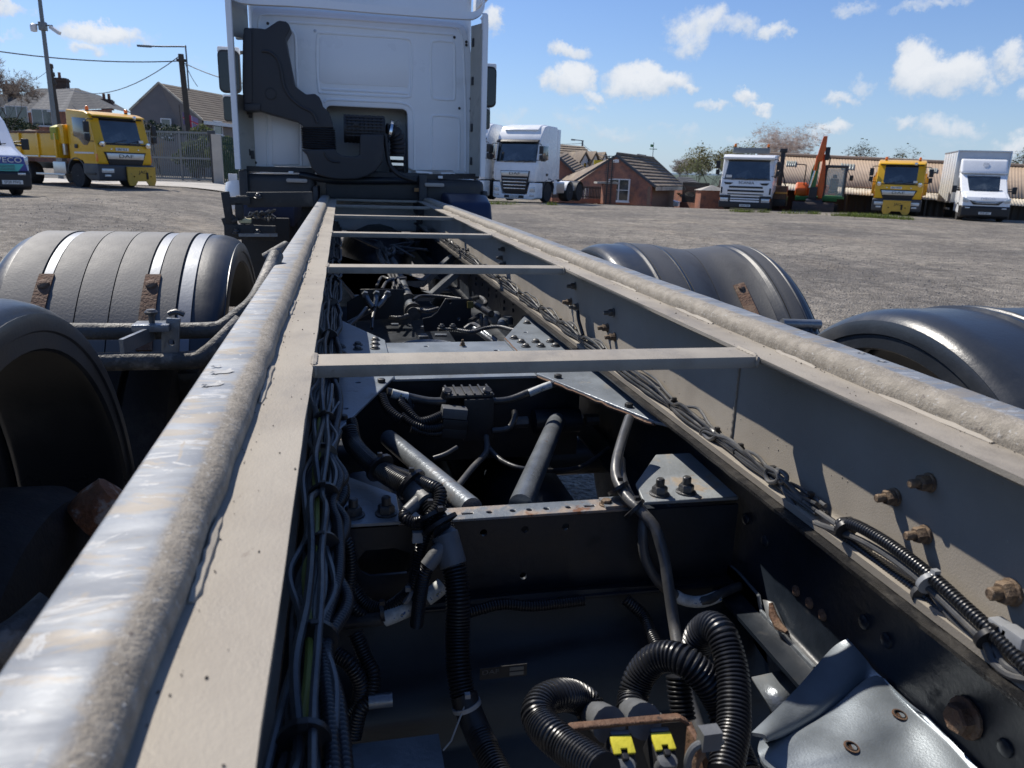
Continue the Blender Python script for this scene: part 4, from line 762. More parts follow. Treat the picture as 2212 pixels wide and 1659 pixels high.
for dx, (a0, a1, a2, a3) in enumerate((((850, 1460), (992, 1452), (1025, 1550), (870, 1580)), ((1118, 1440), (1252, 1430), (1305, 1525), (1150, 1555)))):
    P = [Vector(q) for q in (((0.2909,0.715,0.9116), (0.3175,0.715,0.9094), (0.3163,0.695,0.9061), (0.2882,0.695,0.9041)) if dx == 0 else ((0.3413,0.715,0.9085), (0.3669,0.715,0.9069), (0.3686,0.695,0.9034), (0.3398,0.695,0.9015)))]
    nrm = (P[1] - P[0]).cross(P[3] - P[0]).normalized(); nrm = nrm if nrm.z > 0 else -nrm
    M_ = Matrix((((P[1] - P[0]).normalized()), ((P[3] - P[0]) - (P[1] - P[0]).normalized() * (P[3] - P[0]).dot((P[1] - P[0]).normalized())).normalized(), nrm)).transposed().to_4x4()
    cen = sum(P, Vector()) / 4; w = (P[1] - P[0]).length; h = (P[3] - P[0]).length
    k = MB(); k.prism([(-w / 2, -h / 2), (w / 2, -h / 2), (w / 2, h / 2), (w * .16, h / 2), (w * .16, h * .22), (-w * .16, h * .22), (-w * .16, h / 2), (-w / 2, h / 2)], 'z', 0, .004); k.xf(Matrix.Translation(cen) @ M_)
    k.build('locking_clip', YCLIP, con, bevel=.001)
    k = MB(); k.prism(rrect(w * 1.05, h * 1.9, .006), 'z', -.032, -.001); k.xf(Matrix.Translation(cen + (P[3] - P[0]) * .25) @ M_); k.build('connector_body', BLACK, con, bevel=.003)
    k = MB(); k.prism(rrect(w * .95, h * .3, .003), 'z', -.004, .003); k.xf(Matrix.Translation(cen - (P[3] - P[0]) * .72) @ M_); k.build('connector_rim', JUNC, con, bevel=.002)
    k = MB(); k.prism(rrect(w * 1.0, h * .9, .008), 'z', -.028, .0015); k.xf(Matrix.Translation(cen + (P[3] - P[0]) * 1.0) @ M_); k.build('connector_boot', JUNC, con, bevel=.006)
    k = MB(); k.prism(rrect(w * .3, h * .35, .002), 'z', .001, .007); k.xf(Matrix.Translation(cen + (P[3] - P[0]) * .72) @ M_); k.build('latch', BLACK, con, bevel=.001)
for P in (((0.2994,0.8,0.8763), (0.3013,0.775,0.8892), (0.3038,0.75,0.9002)), ((0.3515,0.8,0.8761), (0.3514,0.775,0.8867), (0.3496,0.75,0.8992))):
    b = MB(); b.sweep(P, [.0165, .021, .0225], 14); o = b.build('hose_elbow', JUNC, con)
    q = Vector(P[1]); b = MB(); b.cbox(q + Vector((.008, -.012, .018)), (.016, .012, .006)); b.cbox(q + Vector((.02, -.016, .008)), (.012, .01, .006)); b.build('elbow_clip', JUNC, o, bevel=.001)
for P in ([(0.3015,0.8,0.8737), (0.2967,0.815,0.8809), (0.2776,0.815,0.8949), (0.2525,0.8,0.9117), (0.2289,0.785,0.9175), (0.2163,0.765,0.9175), (0.2169,0.745,0.9165), (0.2231,0.715,0.9236), (0.2336,0.69,0.9269), (0.2447,0.66,0.9353), (0.2543,0.63,0.9449)],
          [(0.3537,0.8,0.8747), (0.3629,0.82,0.88), (0.3735,0.83,0.9015), (0.3884,0.825,0.9286), (0.4039,0.81,0.9441), (0.4197,0.79,0.9472), (0.4392,0.775,0.9311), (0.4558,0.765,0.9052), (0.4607,0.75,0.8871), (0.4663,0.735,0.8604), (0.4657,0.7,0.8463)],
          [(0.4568,0.84,0.9149), (0.46,0.845,0.9276), (0.4617,0.84,0.9518), (0.4676,0.825,0.9723), (0.4696,0.8,0.977), (0.4689,0.775,0.9629), (0.464,0.75,0.9463), (0.4539,0.725,0.9296), (0.4416,0.7,0.9149), (0.424,0.675,0.9049), (0.4065,0.65,0.8967)]):
    b = MB(); b.conduit(P, .0208, .0056, 20); b.build('conduit', HOSE, con)
b = MB(); b.conduit([(0.435,0.84,0.889), (0.4346,0.83,0.8702), (0.435,0.82,0.854), (0.4351,0.81,0.8403)], .017, .006, 14); b.build('conduit', HOSE, con)
b = MB(); b.sweep(spline([(0.3552,0.64,0.9179), (0.3539,0.64,0.9398), (0.3612,0.64,0.9542), (0.3769,0.64,0.9558), (0.3972,0.65,0.9464)], .004), .0045, 8); b.cbox((0.3761,0.64,0.9627), (.022, .016, .022)); b.build('cable_tie', JUNC, con)
MB().box(.0, .56, .52, .56, .69, .70).build('rear_bar', GUSSET, truck, bevel=.002)
# --- wiring along the left flange
lw = empty('wiring_loom', (-.05, 2, 1.0), truck)
ties_y = [.62, .78, 1.0, 1.18, 1.36, 1.56, 1.9, 2.4, 3.0, 3.7, 4.4, 5.2, 6.0]
for k in range(15):
    pts = []; ox, oz = rg.uniform(-.036, .028), rg.uniform(-.014, .024); y = .30
    while y < (7 if k < 8 else rg.uniform(1.5, 2.2)):
        dm = min(abs(y - t) for t in ties_y); s_ = .35 + 1.0 * min(1, dm / .08)
        pts.append((-.045 + ox * s_ + rg.uniform(-.0025, .0025), y, 1.037 + oz * s_ + rg.uniform(-.002, .002) - (.0 if y > .75 else .05 * (.75 - y)))); y += rg.uniform(.08, .15)
    b = MB()
    if k in (3, 9): b.conduit(pts, .0085, .0062, 10); b.build('conduit', HOSE, lw)
    else: b.sweep(spline(pts, .016), .0045 if k % 3 else .0056, 7); b.build('cable', YGREEN if k == 10 else (WIREG if k % 2 else WIRE), lw)
for y in ties_y: tie(lw, (-.045 + rg.uniform(-.006, .006), y, 1.037), (rg.uniform(-.25, .25), 1, rg.uniform(-.2, .2)), .0235, TIE, tail=None)
for P, r in (([(-0.0747,0.8,0.9511), (-0.0596,0.8,0.9181), (-0.0433,0.78,0.8963), (-0.0285,0.76,0.8934), (-0.024,0.7,0.9076)], .0056), ([(-0.0643,0.8,0.9387), (-0.0484,0.79,0.9134), (-0.0282,0.78,0.9097), (-0.019,0.76,0.9096), (-0.019,0.7,0.9068)], .0056), ([(-0.0591,0.86,0.9502), (-0.056,0.8,0.9176), (-0.0434,0.79,0.8992), (-0.0352,0.74,0.8945)], .0056), ([(-0.0713,0.98,0.9317), (-0.0748,1.03,0.9608), (-0.0663,1.06,0.9826), (-0.0476,1.06,0.9889), (-0.0361,1.04,0.9752), (-0.0407,1.02,0.9635), (-0.0601,1,0.9616), (-0.0642,0.97,0.9374)], .006), ([(-0.0518,0.98,0.9322), (-0.0558,1,0.9612), (-0.0473,1.02,0.9667), (-0.0339,1.03,0.9676)], .006),
             ([(-0.0714,1.5,0.9726), (-0.0488,1.5,0.9764), (-0.0421,1.49,0.9676), (-0.0601,1.48,0.9602), (-0.0782,1.49,0.9621)], .004), ([(-0.0528,2.9,1.012), (-0.0359,2.9,1.021), (-0.0196,2.9,1.009), (-0.0333,2.9,0.9948), (-0.0531,2.9,1.005)], .008)):
    b = MB(); b.tube(P, r, 8); b.build('cable', WIREG, lw)
b = MB(); b.conduit([(-0.0427,1.36,0.9501), (-0.0474,1.4,0.9564), (-0.0372,1.43,0.9574), (-0.0175,1.42,0.9581), (-0.0113,1.39,0.9491), (-0.0221,1.36,0.9418), (-0.0324,1.35,0.9423)], .0125, .006, 12); b.build('conduit', HOSE, lw)
b = MB(); b.conduit([(-0.0367,1.37,0.9453), (-0.0344,1.33,0.9378), (-0.0282,1.29,0.9291)], .0125, .006, 12); b.build('conduit', HOSE, lw)
for p in ((-0.066,1.42,0.9585), (-0.0611,1.33,0.9305)): b = MB(); b.cbox(p, (.036, .05, .026)); b.build('splice_block', JUNC, lw, bevel=.005)
# --- wiring along the right flange
rw = empty('wiring_loom', (.755, 2, 1.02), truck)
rt = [1.06, 1.18, 1.30, 1.40, 1.62, 2.05, 2.35, 2.62, 2.9, 3.3, 3.8, 4.3]
for k in range(8):
    pts = []; ox, oz = rg.uniform(-.017, .015), rg.uniform(-.004, .018); y = 1.02
    while y < 7:
        dm = min(abs(y - t) for t in rt); s_ = .4 + 1.3 * min(1, dm / .1)
        pts.append((min(.768, .753 + ox * s_ + rg.uniform(-.002, .002)), y, 1.027 + max(-.003, oz * s_) + .006 * min(1, dm / .1) * (k % 3))); y += rg.uniform(.05, .09)
    b = MB(); b.sweep(spline(pts, .014), .0036, 8); b.build('cable', WIREG if k % 2 else WIRE, rw)
for y in rt:
    tie(rw, (.754, y, 1.032), (rg.uniform(-.3, .3), 1, rg.uniform(-.2, .2)), .0115)
    b = MB(); b.cbox((.757, y + .004, 1.022), (.008, .010, .010)); b.build('cable_clip', BLACK, rw)
for P in ([(0.75,1.797,1.029), (0.748,1.75,1.04), (0.748,1.704,1.048), (0.748,1.689,1.045), (0.75,1.74,1.029), (0.75,1.802,1.023)], [(0.745,1.434,1.012), (0.742,1.444,1.021), (0.742,1.429,1.036), (0.742,1.397,1.044), (0.742,1.378,1.038), (0.742,1.4,1.022), (0.742,1.431,1.023)], [(0.745,1.392,1.016), (0.742,1.418,1.007), (0.742,1.438,1.015), (0.742,1.424,1.032), (0.742,1.383,1.038), (0.745,1.334,1.047), (0.748,1.301,1.045), (0.75,1.281,1.039)], [(0.742,1.365,1.014), (0.742,1.392,1.006), (0.742,1.421,0.9998), (0.742,1.432,1.008)],
          [(0.742,1.18,1.048), (0.74,1.161,1.051), (0.74,1.137,1.052), (0.738,1.133,1.039), (0.738,1.158,1.027), (0.74,1.175,1.036), (0.742,1.17,1.049)], [(0.745,1.149,1.054), (0.744,1.123,1.057), (0.742,1.11,1.052), (0.74,1.125,1.039)], [(0.75,2.605,1.022), (0.745,2.507,1.056), (0.745,2.427,1.057), (0.745,2.447,1.026), (0.748,2.565,1.006), (0.75,2.605,1.022)], [(0.75,2.388,1.035), (0.748,2.176,1.059), (0.75,2.118,1.052)]):
    b = MB(); b.tube(P, .0044, 8); b.build('cable', WIREG, rw)
for P, r, c_ in (([(0.738,0.9516,1.038), (0.738,0.9462,1.047), (0.738,0.9189,1.057), (0.738,0.8738,1.062), (0.738,0.8227,1.063), (0.738,0.7562,1.059), (0.738,0.7027,1.051), (0.738,0.6569,1.044), (0.738,0.6115,1.034), (0.738,0.5801,1.026)], .0092, 1), ([(0.747,0.9633,1.021), (0.75,0.9072,1.018), (0.75,0.848,1.017), (0.75,0.795,1.019), (0.75,0.7415,1.015)], .0075, 1),
                 ([(0.745,1.128,1.034), (0.742,1.079,1.014), (0.74,1.028,1.012), (0.738,0.9524,1.03), (0.737,0.895,1.042), (0.737,0.8299,1.047), (0.737,0.7698,1.044), (0.737,0.7143,1.036), (0.735,0.6617,1.027), (0.735,0.6461,1.013), (0.735,0.6222,1.011), (0.735,0.5904,1.026)], .0052, 0), ([(0.747,1.106,1.039), (0.745,1.052,1.033), (0.742,0.9645,1.035), (0.74,0.9316,1.037)], .0045, 0), ([(0.742,0.7671,1.039), (0.742,0.7275,1.024), (0.742,0.6794,1.018), (0.74,0.6514,1.025), (0.738,0.6325,1.017), (0.738,0.6058,1.022)], .0045, 0)):
    b = MB(); (b.conduit(P, r, .0052, 12) if c_ else b.tube(P, r, 8)); b.build('conduit' if c_ else 'cable', HOSE if c_ else WIREG, rw)
for p, m in (((0.738,0.9372,1.041), TIE), ((0.738,0.7614,1.05), TIEW), ((0.738,0.6604,1.034), TIE)): tie(rw, p, (.1, .9, .3), .0155, m)
for p in ((0.748,0.7774,1.02),): b = MB(); b.lathe([(.010, -.004), (.016, -.004), (.016, .006), (.010, .006)], p, (.4, 1, .1), 12); b.build('cable_clip', PLAST, rw)
for p in ((0.748,0.6535,1.048), (0.748,0.6338,1.05)): b = MB(); b.cbox(p, (.02, .03, .02)); b.build('plug', TIEW, rw, bevel=.003)
# threaded hose stub on the far bay
b = MB(); b.conduit([(0.755,2.419,1.111), (0.752,2.392,1.086), (0.75,2.329,1.048)], .006, .006, 8); b.build('conduit', HOSE, rw)
for k in range(8):
    P = [(.75 + rg.uniform(-.012, .012), 3.9 + rg.uniform(0, 2.2), 1.03 + rg.uniform(-.005, .02))]; 
    for j in range(5): P.append((min(.768, max(.735, P[-1][0] + rg.uniform(-.015, .015))), P[-1][1] + rg.uniform(-.07, .10), 1.03 + rg.uniform(0, .035)))
    b = MB(); b.tube(P, .006, 7); b.build('cable', WIREG, rw)

# ------------------------------------------------------------------ mudguards, wheels and their brackets
def guard(x0, x1, yc, zt, Rr, t0, t1, name_label, inner, dent=None, ridges=(), lip=.055):
    """half-round mudguard: curved skin with rolled-over edges; inner = +1 when its visible inner edge is at x0"""
    zc = zt - Rr; W = x1 - x0; e = .075
    def P(u, th, off=0.0):
        x = x0 + W * u; d = min(x - x0, x1 - x); s_ = max(0., 1 - d / .05); drop = .016 * s_ ** 4 + .012 * s_ - off
        k = 0.0
        for r in ridges: k = max(k, 1 - abs(u - r) / .012)
        if k > 0: drop -= .006 * min(1, k * 2)
        if dent: drop += dent(u, th)
        return Vector((x, yc + (Rr - drop) * math.sin(th), zc + (Rr - drop) * math.cos(th)))
    g_ = empty('mudguard', (x0 + W / 2, yc, zc), truck)
    if name_label: g_['label'] = name_label
    us = sorted(set([i / 40 for i in range(41)] + [r + d for r in ridges for d in (-.012, -.006, 0, .006, .012)] + [.008, .016, .03, .045, .06, .94, .955, .97, .984, .992]))
    def fn(u, v):
        i = u * (len(us) - 1); return P(us[int(round(i))], t0 + (t1 - t0) * v)
    b = MB(); b.sheet(fn, len(us) - 1, 44, .006); b.build('guard_skin', GUARD, g_, sharp=60)
    for xx, sg in ((x0, 1), (x1, -1)):
        b = MB(); n = 44; ring = []
        for i in range(n + 1):
            th = t0 + (t1 - t0) * i / n; c, s_ = math.cos(th), math.sin(th); q = []
            for (dx, rr) in ((0.0, Rr - .024), (-.003 * sg, Rr - .034), (-.003 * sg, Rr - .052), (.001 * sg, Rr - .055), (.001 * sg, Rr - .082), (.008 * sg, Rr - .086), (.010 * sg, Rr - .08), (.008 * sg, Rr - .026)):
                q.append((xx + dx, yc + rr * s_, zc + rr * c))
            ring.append(q)
        b.loft(ring); b.build('guard_lip', GUARD, g_, sharp=50)
    return g_, P
GS = R
gL, PL = guard(-.95, -.33, 2.65, 1.322, .60, R(-57), R(62), 'dusty grey mudguard with bright straps over the left wheels', 1)
for a, c_ in ((.085, .225), (.275, .395), (.40, .53), (.535, .66), (.715, .80)):
    b = MB(); b.sheet(lambda u, v: PL(a + (c_ - a) * u, R(-56.5) + R(117.5) * v, .007), 6, 44, .005); b.build('dusty_skin', GUARDG, gL, sharp=60)
for a, c_ in ((.232, .268), (.667, .708), (.81, .865)):
    b = MB(); b.sheet(lambda u, v: PL(a + (c_ - a) * u, R(-56.5) + R(117.5) * v, .004), 3, 44, .004); bd = b.build('steel_strap', BAND, gL, sharp=60)
    if c_ < .8:
        b = MB(); b.sheet(lambda u, v: PL(a - .012 + (c_ - a + .024) * u, R(-56) + R(24) * v, .012), 3, 14, .007); rb = b.build('rusty_bracket', RUST, bd)
        for th in (-36, -52): q = PL((a + c_) / 2, R(th), .012); b = MB(); b.dome(q, (0, math.sin(R(th)), math.cos(R(th))), .016, .009, 12); b.build('coach_bolt', RUST, bd)
def sag(u, th):
    return .065 * math.exp(-((u - .62) / .17) ** 2) * math.exp(-((th + .62) / .38) ** 2) + .02 * math.exp(-((u - .6) / .2) ** 2) + .025 * math.exp(-((u - .78) / .05) ** 2) * max(0, min(1, -th))
gR, PR = guard(.90, 1.555, 2.74, 1.302, .68, R(-49), R(54), 'sagging black mudguard behind the right rail', 1, sag, (.2, .36, .84, .93))
for a, c_ in ((.21, .345), (.375, .56), (.565, .80), (.85, .915)):
    b = MB(); b.sheet(lambda u, v: PR(a + (c_ - a) * u, R(-48.5) + R(102) * v, .005), 8, 44, .004); b.build('dusty_skin', mat('dusty_dark_skin', (.075, .075, .074), .55, 0, .15, 3, .1, 150, (.05, .05, .052), 3, .5, .7), gR, sharp=60)
b = MB(); b.sheet(lambda u, v: PR(.67 + .055 * u, R(-43) + R(18) * v, .012), 3, 14, .007); rb = b.build('rusty_bracket', RUST, gR)
for th in (-27, -40): q = PR(.70, R(th), .012); b = MB(); b.dome(q, (0, math.sin(R(th)), math.cos(R(th))), .013, .008, 12); b.build('coach_bolt', RUST, gR)
gN, PN = guard(1.08, 1.72, 1.31, 1.306, .50, R(-80), R(72), 'black mudguard over the near right wheels', 1, None, (.3, .36))
gM, PM = guard(-1.15, -.49, 1.28, 1.335, .575, R(-85), R(88), 'black mudguard over the near left wheels', -1, None, (.5, .6))
def wheel(x, y, w, r, sgn, parent, rim=BLACKST):
    wh = empty('wheel', (x, y, r), parent); h = w / 2
    b = MB(); b.lathe([(r * .58, -h), (r * .85, -h * 1.05), (r * .95, -h), (r, -h * .8), (r, -h * .42), (r * .965, -h * .4), (r * .965, -h * .34), (r, -h * .32), (r, h * .32), (r * .965, h * .34), (r * .965, h * .4), (r, h * .42), (r, h * .8), (r * .95, h), (r * .85, h * 1.05), (r * .58, h)], (x, y, r), 'x', 44); b.build('tyre', RUBBER, wh)
    b = MB(); b.lathe([(r * .58, -h * .96), (r * .56, -h * .8), (r * .5, -h * .2 * sgn), (r * .3, h * .1 * sgn), (r * .28, h * .45 * sgn), (r * .12, h * .5 * sgn), (.02, h * .5 * sgn)], (x, y, r), 'x', 30); b.build('rim', rim, wh)
    return wh
for x, y, s_ in ((-.72, 1.28, 1), (-.72, 2.65, 1), (1.34, 1.31, -1), (1.28, 2.68, -1)): wheel(x, y, .46 if y < 2 else .4, .5, s_, truck)
# bracket pipes of the left guards
bp_ = empty('guard_bracket', (-.55, 2.05, 1.1), truck)
for P, r in (([(-0.6952,2.05,1.136), (-0.5185,2.05,1.134), (-0.3416,2.05,1.135), (-0.3064,2.06,1.142), (-0.2707,2.08,1.167), (-0.2279,2.12,1.207), (-0.1879,2.3,1.298)], .021), ([(-0.6276,2,1.068), (-0.5127,2,1.069), (-0.381,2,1.069), (-0.3448,2,1.081), (-0.3102,2.02,1.109), (-0.2604,2.05,1.157)], .023), ([(-0.2734,2.9,1.221), (-0.2364,2.9,1.243), (-0.2027,2.95,1.26)], .022)):
    b = MB(); b.tube(P, r, 14, .012); b.build('bracket_pipe', mat('muddy_pipe', (.09, .088, .082), .6, .2, .3, 14, .5, 60, (.28, .26, .23), 9, .5, .62), bp_)
b = MB(); b.cbox((-0.4623,2,1.156), (.085, .06, .018)); b.build('saddle_plate', TUBEG, bp_, bevel=.003)
b = MB(); b.lathe([(.007, -.03), (.007, .02), (.014, .02), (.016, .026), (.010, .032)], (-0.4638,2,1.166), 'z', 12); b.build('saddle_bolt', BOLT, bp_)
b = MB(); b.bar((-0.5006,1.86,1.137), (-0.4637,2,1.14), .010, .034); b.build('flat_bar', TUBEG, bp_)
b = MB(); b.prism([(p[0], p[2]) for p in ((-0.4288,2.03,1.177), (-0.3976,2.03,1.175), (-0.4004,2.03,1.152), (-0.4085,2.03,1.079), (-0.449,2.03,1.08), (-0.4435,2.03,1.147), (-0.4338,2.03,1.158))], 'y', 1.995, 2.006, [circ((-0.4228,2,1.115)[0], (-0.4228,2,1.115)[2], .008, 10)]); b.build('pipe_clamp', TUBEG, bp_, bevel=.002)
b = MB(); b.tube([(-0.4303,2.03,1.181), (-0.4124,2.03,1.187), (-0.3938,2.03,1.179)], .007, 8); b.build('clamp_hook', BOLT, bp_)
b = MB(); b.tube([(1.406,2.25,1.097), (1.546,2.25,1.092)], .016, 10); b.build('bracket_pipe', TUBEG, gR)
b = MB(); b.tube([(-0.4772,0.95,0.9325), (-0.4414,0.97,0.945), (-0.4311,1,0.9412), (-0.4208,1.02,0.9449), (-0.4,1.04,0.959)], .026, 14, .015); b.build('bracket_pipe', MATS['muddy_pipe'], bp_)
b = MB(); b.lathe([(.03, -.04), (.05, -.034), (.055, .0), (.05, .034), (.03, .04)], (-0.4274,1.38,0.9433), (.6, .2, .5), 12); b.build('spring_pin', mat('flaking_rust', (.24, .10, .045), .6, .2, .4, 30, .8, 70, (.42, .34, .28), 18, .5, .58), truck)
b = MB(); b.box(-.9, -.2, 1.95, 2.6, .38, .42); b.build('side_shade_tray', BLACKST, truck)  # added sheet, blocks light to the ground left of the rail
b = MB(); b.cbox((-0.6054,2.5,0.8642), (.30, .06, .10)); b.build('bracket_plate', BLACKST, truck, bevel=.006)
# ------------------------------------------------------------------ cab seen from behind
cab = empty('cab', (.22, 9, .5), truck)
YB = 7.9
CABW = mat('cab_white_paint', (.90, .92, .94), .3, 0, .03, 1.2, .02, 30, (.74, .74, .72), 1.8, .6, .85, coat=.15)
def xz(P): return [(p[0], p[2]) for p in P]
outl = xz(((-0.7679,7.9,2.615), (-0.7547,7.9,2.853), (-0.7388,7.9,2.885), (-0.6993,7.9,2.912), (-0.2698,7.9,2.915), (0.413,7.9,2.912), (1.112,7.9,2.908), (1.179,7.9,2.882), (1.208,7.9,2.828), (1.251,7.9,2.64), (1.292,7.9,2.09), (1.303,7.9,1.508), (1.105,7.9,1.514), (1.079,7.9,1.541), (0.6906,7.9,1.529), (0.6437,7.9,1.554), (0.6384,7.9,2.054), (0.6289,7.9,2.082), (0.5951,7.9,2.099), (-0.087,7.9,2.097), (-0.1164,7.9,2.084), (-0.1313,7.9,2.053), (-0.1691,7.9,1.537), (-0.6129,7.9,1.531), (-0.6426,7.9,1.513), (-0.8202,7.9,1.513), (-0.8091,7.9,2.214)))
b = MB(); b.prism(outl, 'y', YB, YB + .03); b.build('rear_panel', CABW, cab, bevel=.012, seg=3)
b = MB(); b.box(-.80, 1.27, 8.30, 10.1, .9, 3.3); b.box(-.79, 1.26, YB + .032, 8.29, 2.17, 3.29); b.build('cab_shell', CABW, cab, bevel=.06, seg=3)
def emboss(P, r=.010, closed=True, y=7.9):
    b = MB(); S_ = spline(P, .02, closed); b.sweep(S_ + ([S_[0]] if False else []), r, 8, cap=not closed); o = b.build('panel_swage', CABW, cab); o.scale = (1, .7, 1); return o
for P, c_ in (([(-0.7025,7.9,2.544), (-0.6983,7.9,2.767), (-0.6821,7.9,2.826), (-0.6371,7.9,2.85), (-0.2719,7.9,2.86), (0.4124,7.9,2.861), (1.077,7.9,2.858), (1.131,7.9,2.84), (1.163,7.9,2.769), (1.185,7.9,2.546), (1.208,7.9,2.086), (1.217,7.9,1.53)], False),
              ([(-0.1823,7.9,2.695), (-0.1416,7.9,2.727), (0.1784,7.9,2.729), (0.6106,7.9,2.729), (0.6698,7.9,2.705), (0.6816,7.9,2.662), (0.6808,7.9,2.404), (0.6683,7.9,2.245), (0.6319,7.9,2.211), (0.2261,7.9,2.206), (-0.1472,7.9,2.209), (-0.1866,7.9,2.235), (-0.1959,7.9,2.466)], True),
              ([(0.867,7.9,2.684), (0.9089,7.9,2.726), (1.048,7.9,2.727), (1.088,7.9,2.698), (1.096,7.9,2.473), (1.099,7.9,2.243), (1.072,7.9,2.207), (0.9117,7.9,2.209), (0.8748,7.9,2.244), (0.8643,7.9,2.46)], True),
              ([(0.8801,7.9,1.55), (0.8765,7.9,1.836), (0.8733,7.9,2.024), (0.9126,7.9,2.054), (1.099,7.9,2.051), (1.143,7.9,2.018), (1.15,7.9,1.787), (1.149,7.9,1.546)], False),
              ([(-0.1383,7.9,2.126), (-0.0911,7.9,2.151), (0.2252,7.9,2.155), (0.5713,7.9,2.154), (0.6678,7.9,2.119), (0.698,7.9,2.039), (0.7036,7.9,1.77), (0.7031,7.9,1.538)], False),
              ([(-0.4106,7.9,2.739), (-0.3822,7.9,2.671), (-0.3833,7.9,2.455), (-0.3806,7.9,2.247)], False), ([(-0.4303,7.9,2.798), (0.0653,7.9,2.802), (0.5286,7.9,2.795), (1.077,7.9,2.792)], False),
              ([(-0.6817,7.9,1.535), (-0.6753,7.9,1.775), (-0.6718,7.9,2)], False), ([(-0.3686,7.9,1.545), (-0.367,7.9,1.73), (-0.3651,7.9,1.924)], False), ([(-0.1576,7.9,2.242), (0.2858,7.9,2.243), (0.6441,7.9,2.241)], False)):
    emboss(P, .012, c_)
# raised centre panels give the pressing its depth
b = MB(); b.prism(xz(((-0.1656,7.9,2.685), (-0.1309,7.9,2.709), (0.5987,7.9,2.714), (0.6519,7.9,2.687), (0.6592,7.9,2.403), (0.6443,7.9,2.3), (-0.1444,7.9,2.293), (-0.1779,7.9,2.324))), 'y', YB - .006, YB + .01); b.build('raised_field', CABW, cab, bevel=.005)
b = MB(); b.prism(xz(((-0.6245,7.9,1.997), (-0.3757,7.9,1.946), (-0.3917,7.9,1.55), (-0.6354,7.9,1.542))), 'y', YB - .012, YB + .01); b.build('raised_field', CABW, cab, bevel=.01)
for p in ((-0.6172,7.88,2.777), (1.087,7.88,2.769), (1.144,7.88,2.132), (-0.7896,7.88,1.556), (1.203,7.88,2.736), (1.204,7.88,2.708), (1.255,7.88,2.226), (1.257,7.88,2.112), (1.265,7.88,1.668), (1.267,7.88,1.553)):
    b = MB(); b.lathe([(.011, 0), (.013, .008), (.011, .012), (.004, .012)], (p[0], YB + .002, p[2]), (0, -1, 0), 12); b.build('rubber_plug', BLACK, cab)
b = MB(); b.lathe([(.014, 0), (.014, .004), (.01, .006)], (-0.2032,7.9,2.742), (0, -1, 0), 12); b.build('blind_plug', VANW, cab)
# engine recess behind the air filter
rl = [(-0.1579,7.92,1.528)[0], (0.649,7.92,1.554)[0]]; zt = (0.1657,7.92,2.114)[2]
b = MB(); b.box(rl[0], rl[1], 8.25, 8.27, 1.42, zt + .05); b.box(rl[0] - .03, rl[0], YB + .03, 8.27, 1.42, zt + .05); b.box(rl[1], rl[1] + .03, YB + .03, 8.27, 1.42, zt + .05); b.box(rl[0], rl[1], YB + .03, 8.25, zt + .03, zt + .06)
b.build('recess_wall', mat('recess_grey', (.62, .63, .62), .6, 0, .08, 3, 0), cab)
# side collars and roof deflector
for sgn, xo, xi, zt_, zb in ((-1, (-0.9206,7.45,2.27)[0], (-0.7879,7.86,2.32)[0], 3.9, (-0.8871,7.45,1.495)[2]), (1, (1.333,7.45,2.393)[0], (1.248,7.86,2.431)[0], (1.3,7.45,2.928)[2], (1.345,7.45,1.496)[2])):
    f = empty('side_collar', (xo, 7.7, 2), cab); n = 24
    top = (lambda t: zt_)
    def ring(z, fl): return [(xo, 7.44, z), (xo + .045 * -sgn, 7.435, z), (xo + .05 * -sgn, 7.46, z), (xo + .02 * -sgn, 7.475, z), (xo + (xi - xo) * .18, 7.72, z), (xo + (xi - xo) * .18 + .012 * sgn, 7.72, z), (xo + .004 * sgn, 7.47, z)]
    b = MB(); b.loft([ring(zb, 0), ring(zb + .02, 0), ring((zb + zt_) / 2, 0), ring(zt_ - .1, 0), [(p[0] * .985 + xi * .015, p[1] + .015, zt_ - .02) for p in ring(zt_, 0)], [(p[0] * .9 + xi * .1, p[1] + .06, zt_) for p in ring(zt_, 0)]])
    b.build('collar_edge', CABW, f, sharp=40)
    if sgn < 0: segs = (((-0.8124,7.7,2.625)[2], 3.9), (zb, (-0.8402,7.7,2.147)[2]))
    else: segs = ((zb, zt_ - .05),)
    for (za, zc_) in segs:
        b = MB(); b.loft([[(xo + (xi - xo) * .16, 7.70, z), (xi, 7.90, z), (xi + .01 * sgn, 7.91, z), (xo + (xi - xo) * .16 + .012 * sgn, 7.715, z)] for z in (za, (za + zc_) / 2, zc_)]); b.build('collar_inner', CREAM, f)
    b = MB(); b.box(min(xo, xo - .03 * sgn) + .004, max(xo, xo - .03 * sgn) - .004, 7.478, 7.70, zb + .02, zt_ - .12); b.build('collar_lining', CREAM, f)
    for zf in ((.08, .3, .92) if sgn < 0 else (.1, .32, .62, .86)):
        z = zb + (min(zt_, 3.15) - zb) * zf; b = MB(); b.cbox((xi - .03 * sgn * -1, 7.86, z), (.05, .05, .075)); b.lathe([(.016, -.03), (.016, .03)], (xi - .05 * sgn * -1, 7.83, z + .02), 'z', 10); b.build('collar_hinge', PLAST, f, bevel=.006)
dl = [(-0.8805,7.62,2.901), (-0.7574,7.62,2.877), (-0.2594,7.62,2.887), (0.3986,7.62,2.881), (1.119,7.62,2.884), (1.248,7.62,2.904), (1.317,7.62,2.975), (1.328,7.62,3.123)]
df = empty('roof_deflector', (.2, 7.9, 3.1), cab)
b = MB(); S_ = spline(dl, .03); b.loft([[p + Vector((0, -.02, .0)), p + Vector((0, 0, -.008)), p + Vector((0, .04, .0)), p + Vector((0, .06, .05)), p + Vector((0, .03, .066)), p + Vector((0, -.015, .062))] for p in S_]); b.build('deflector_lip', CABW, df, sharp=40)
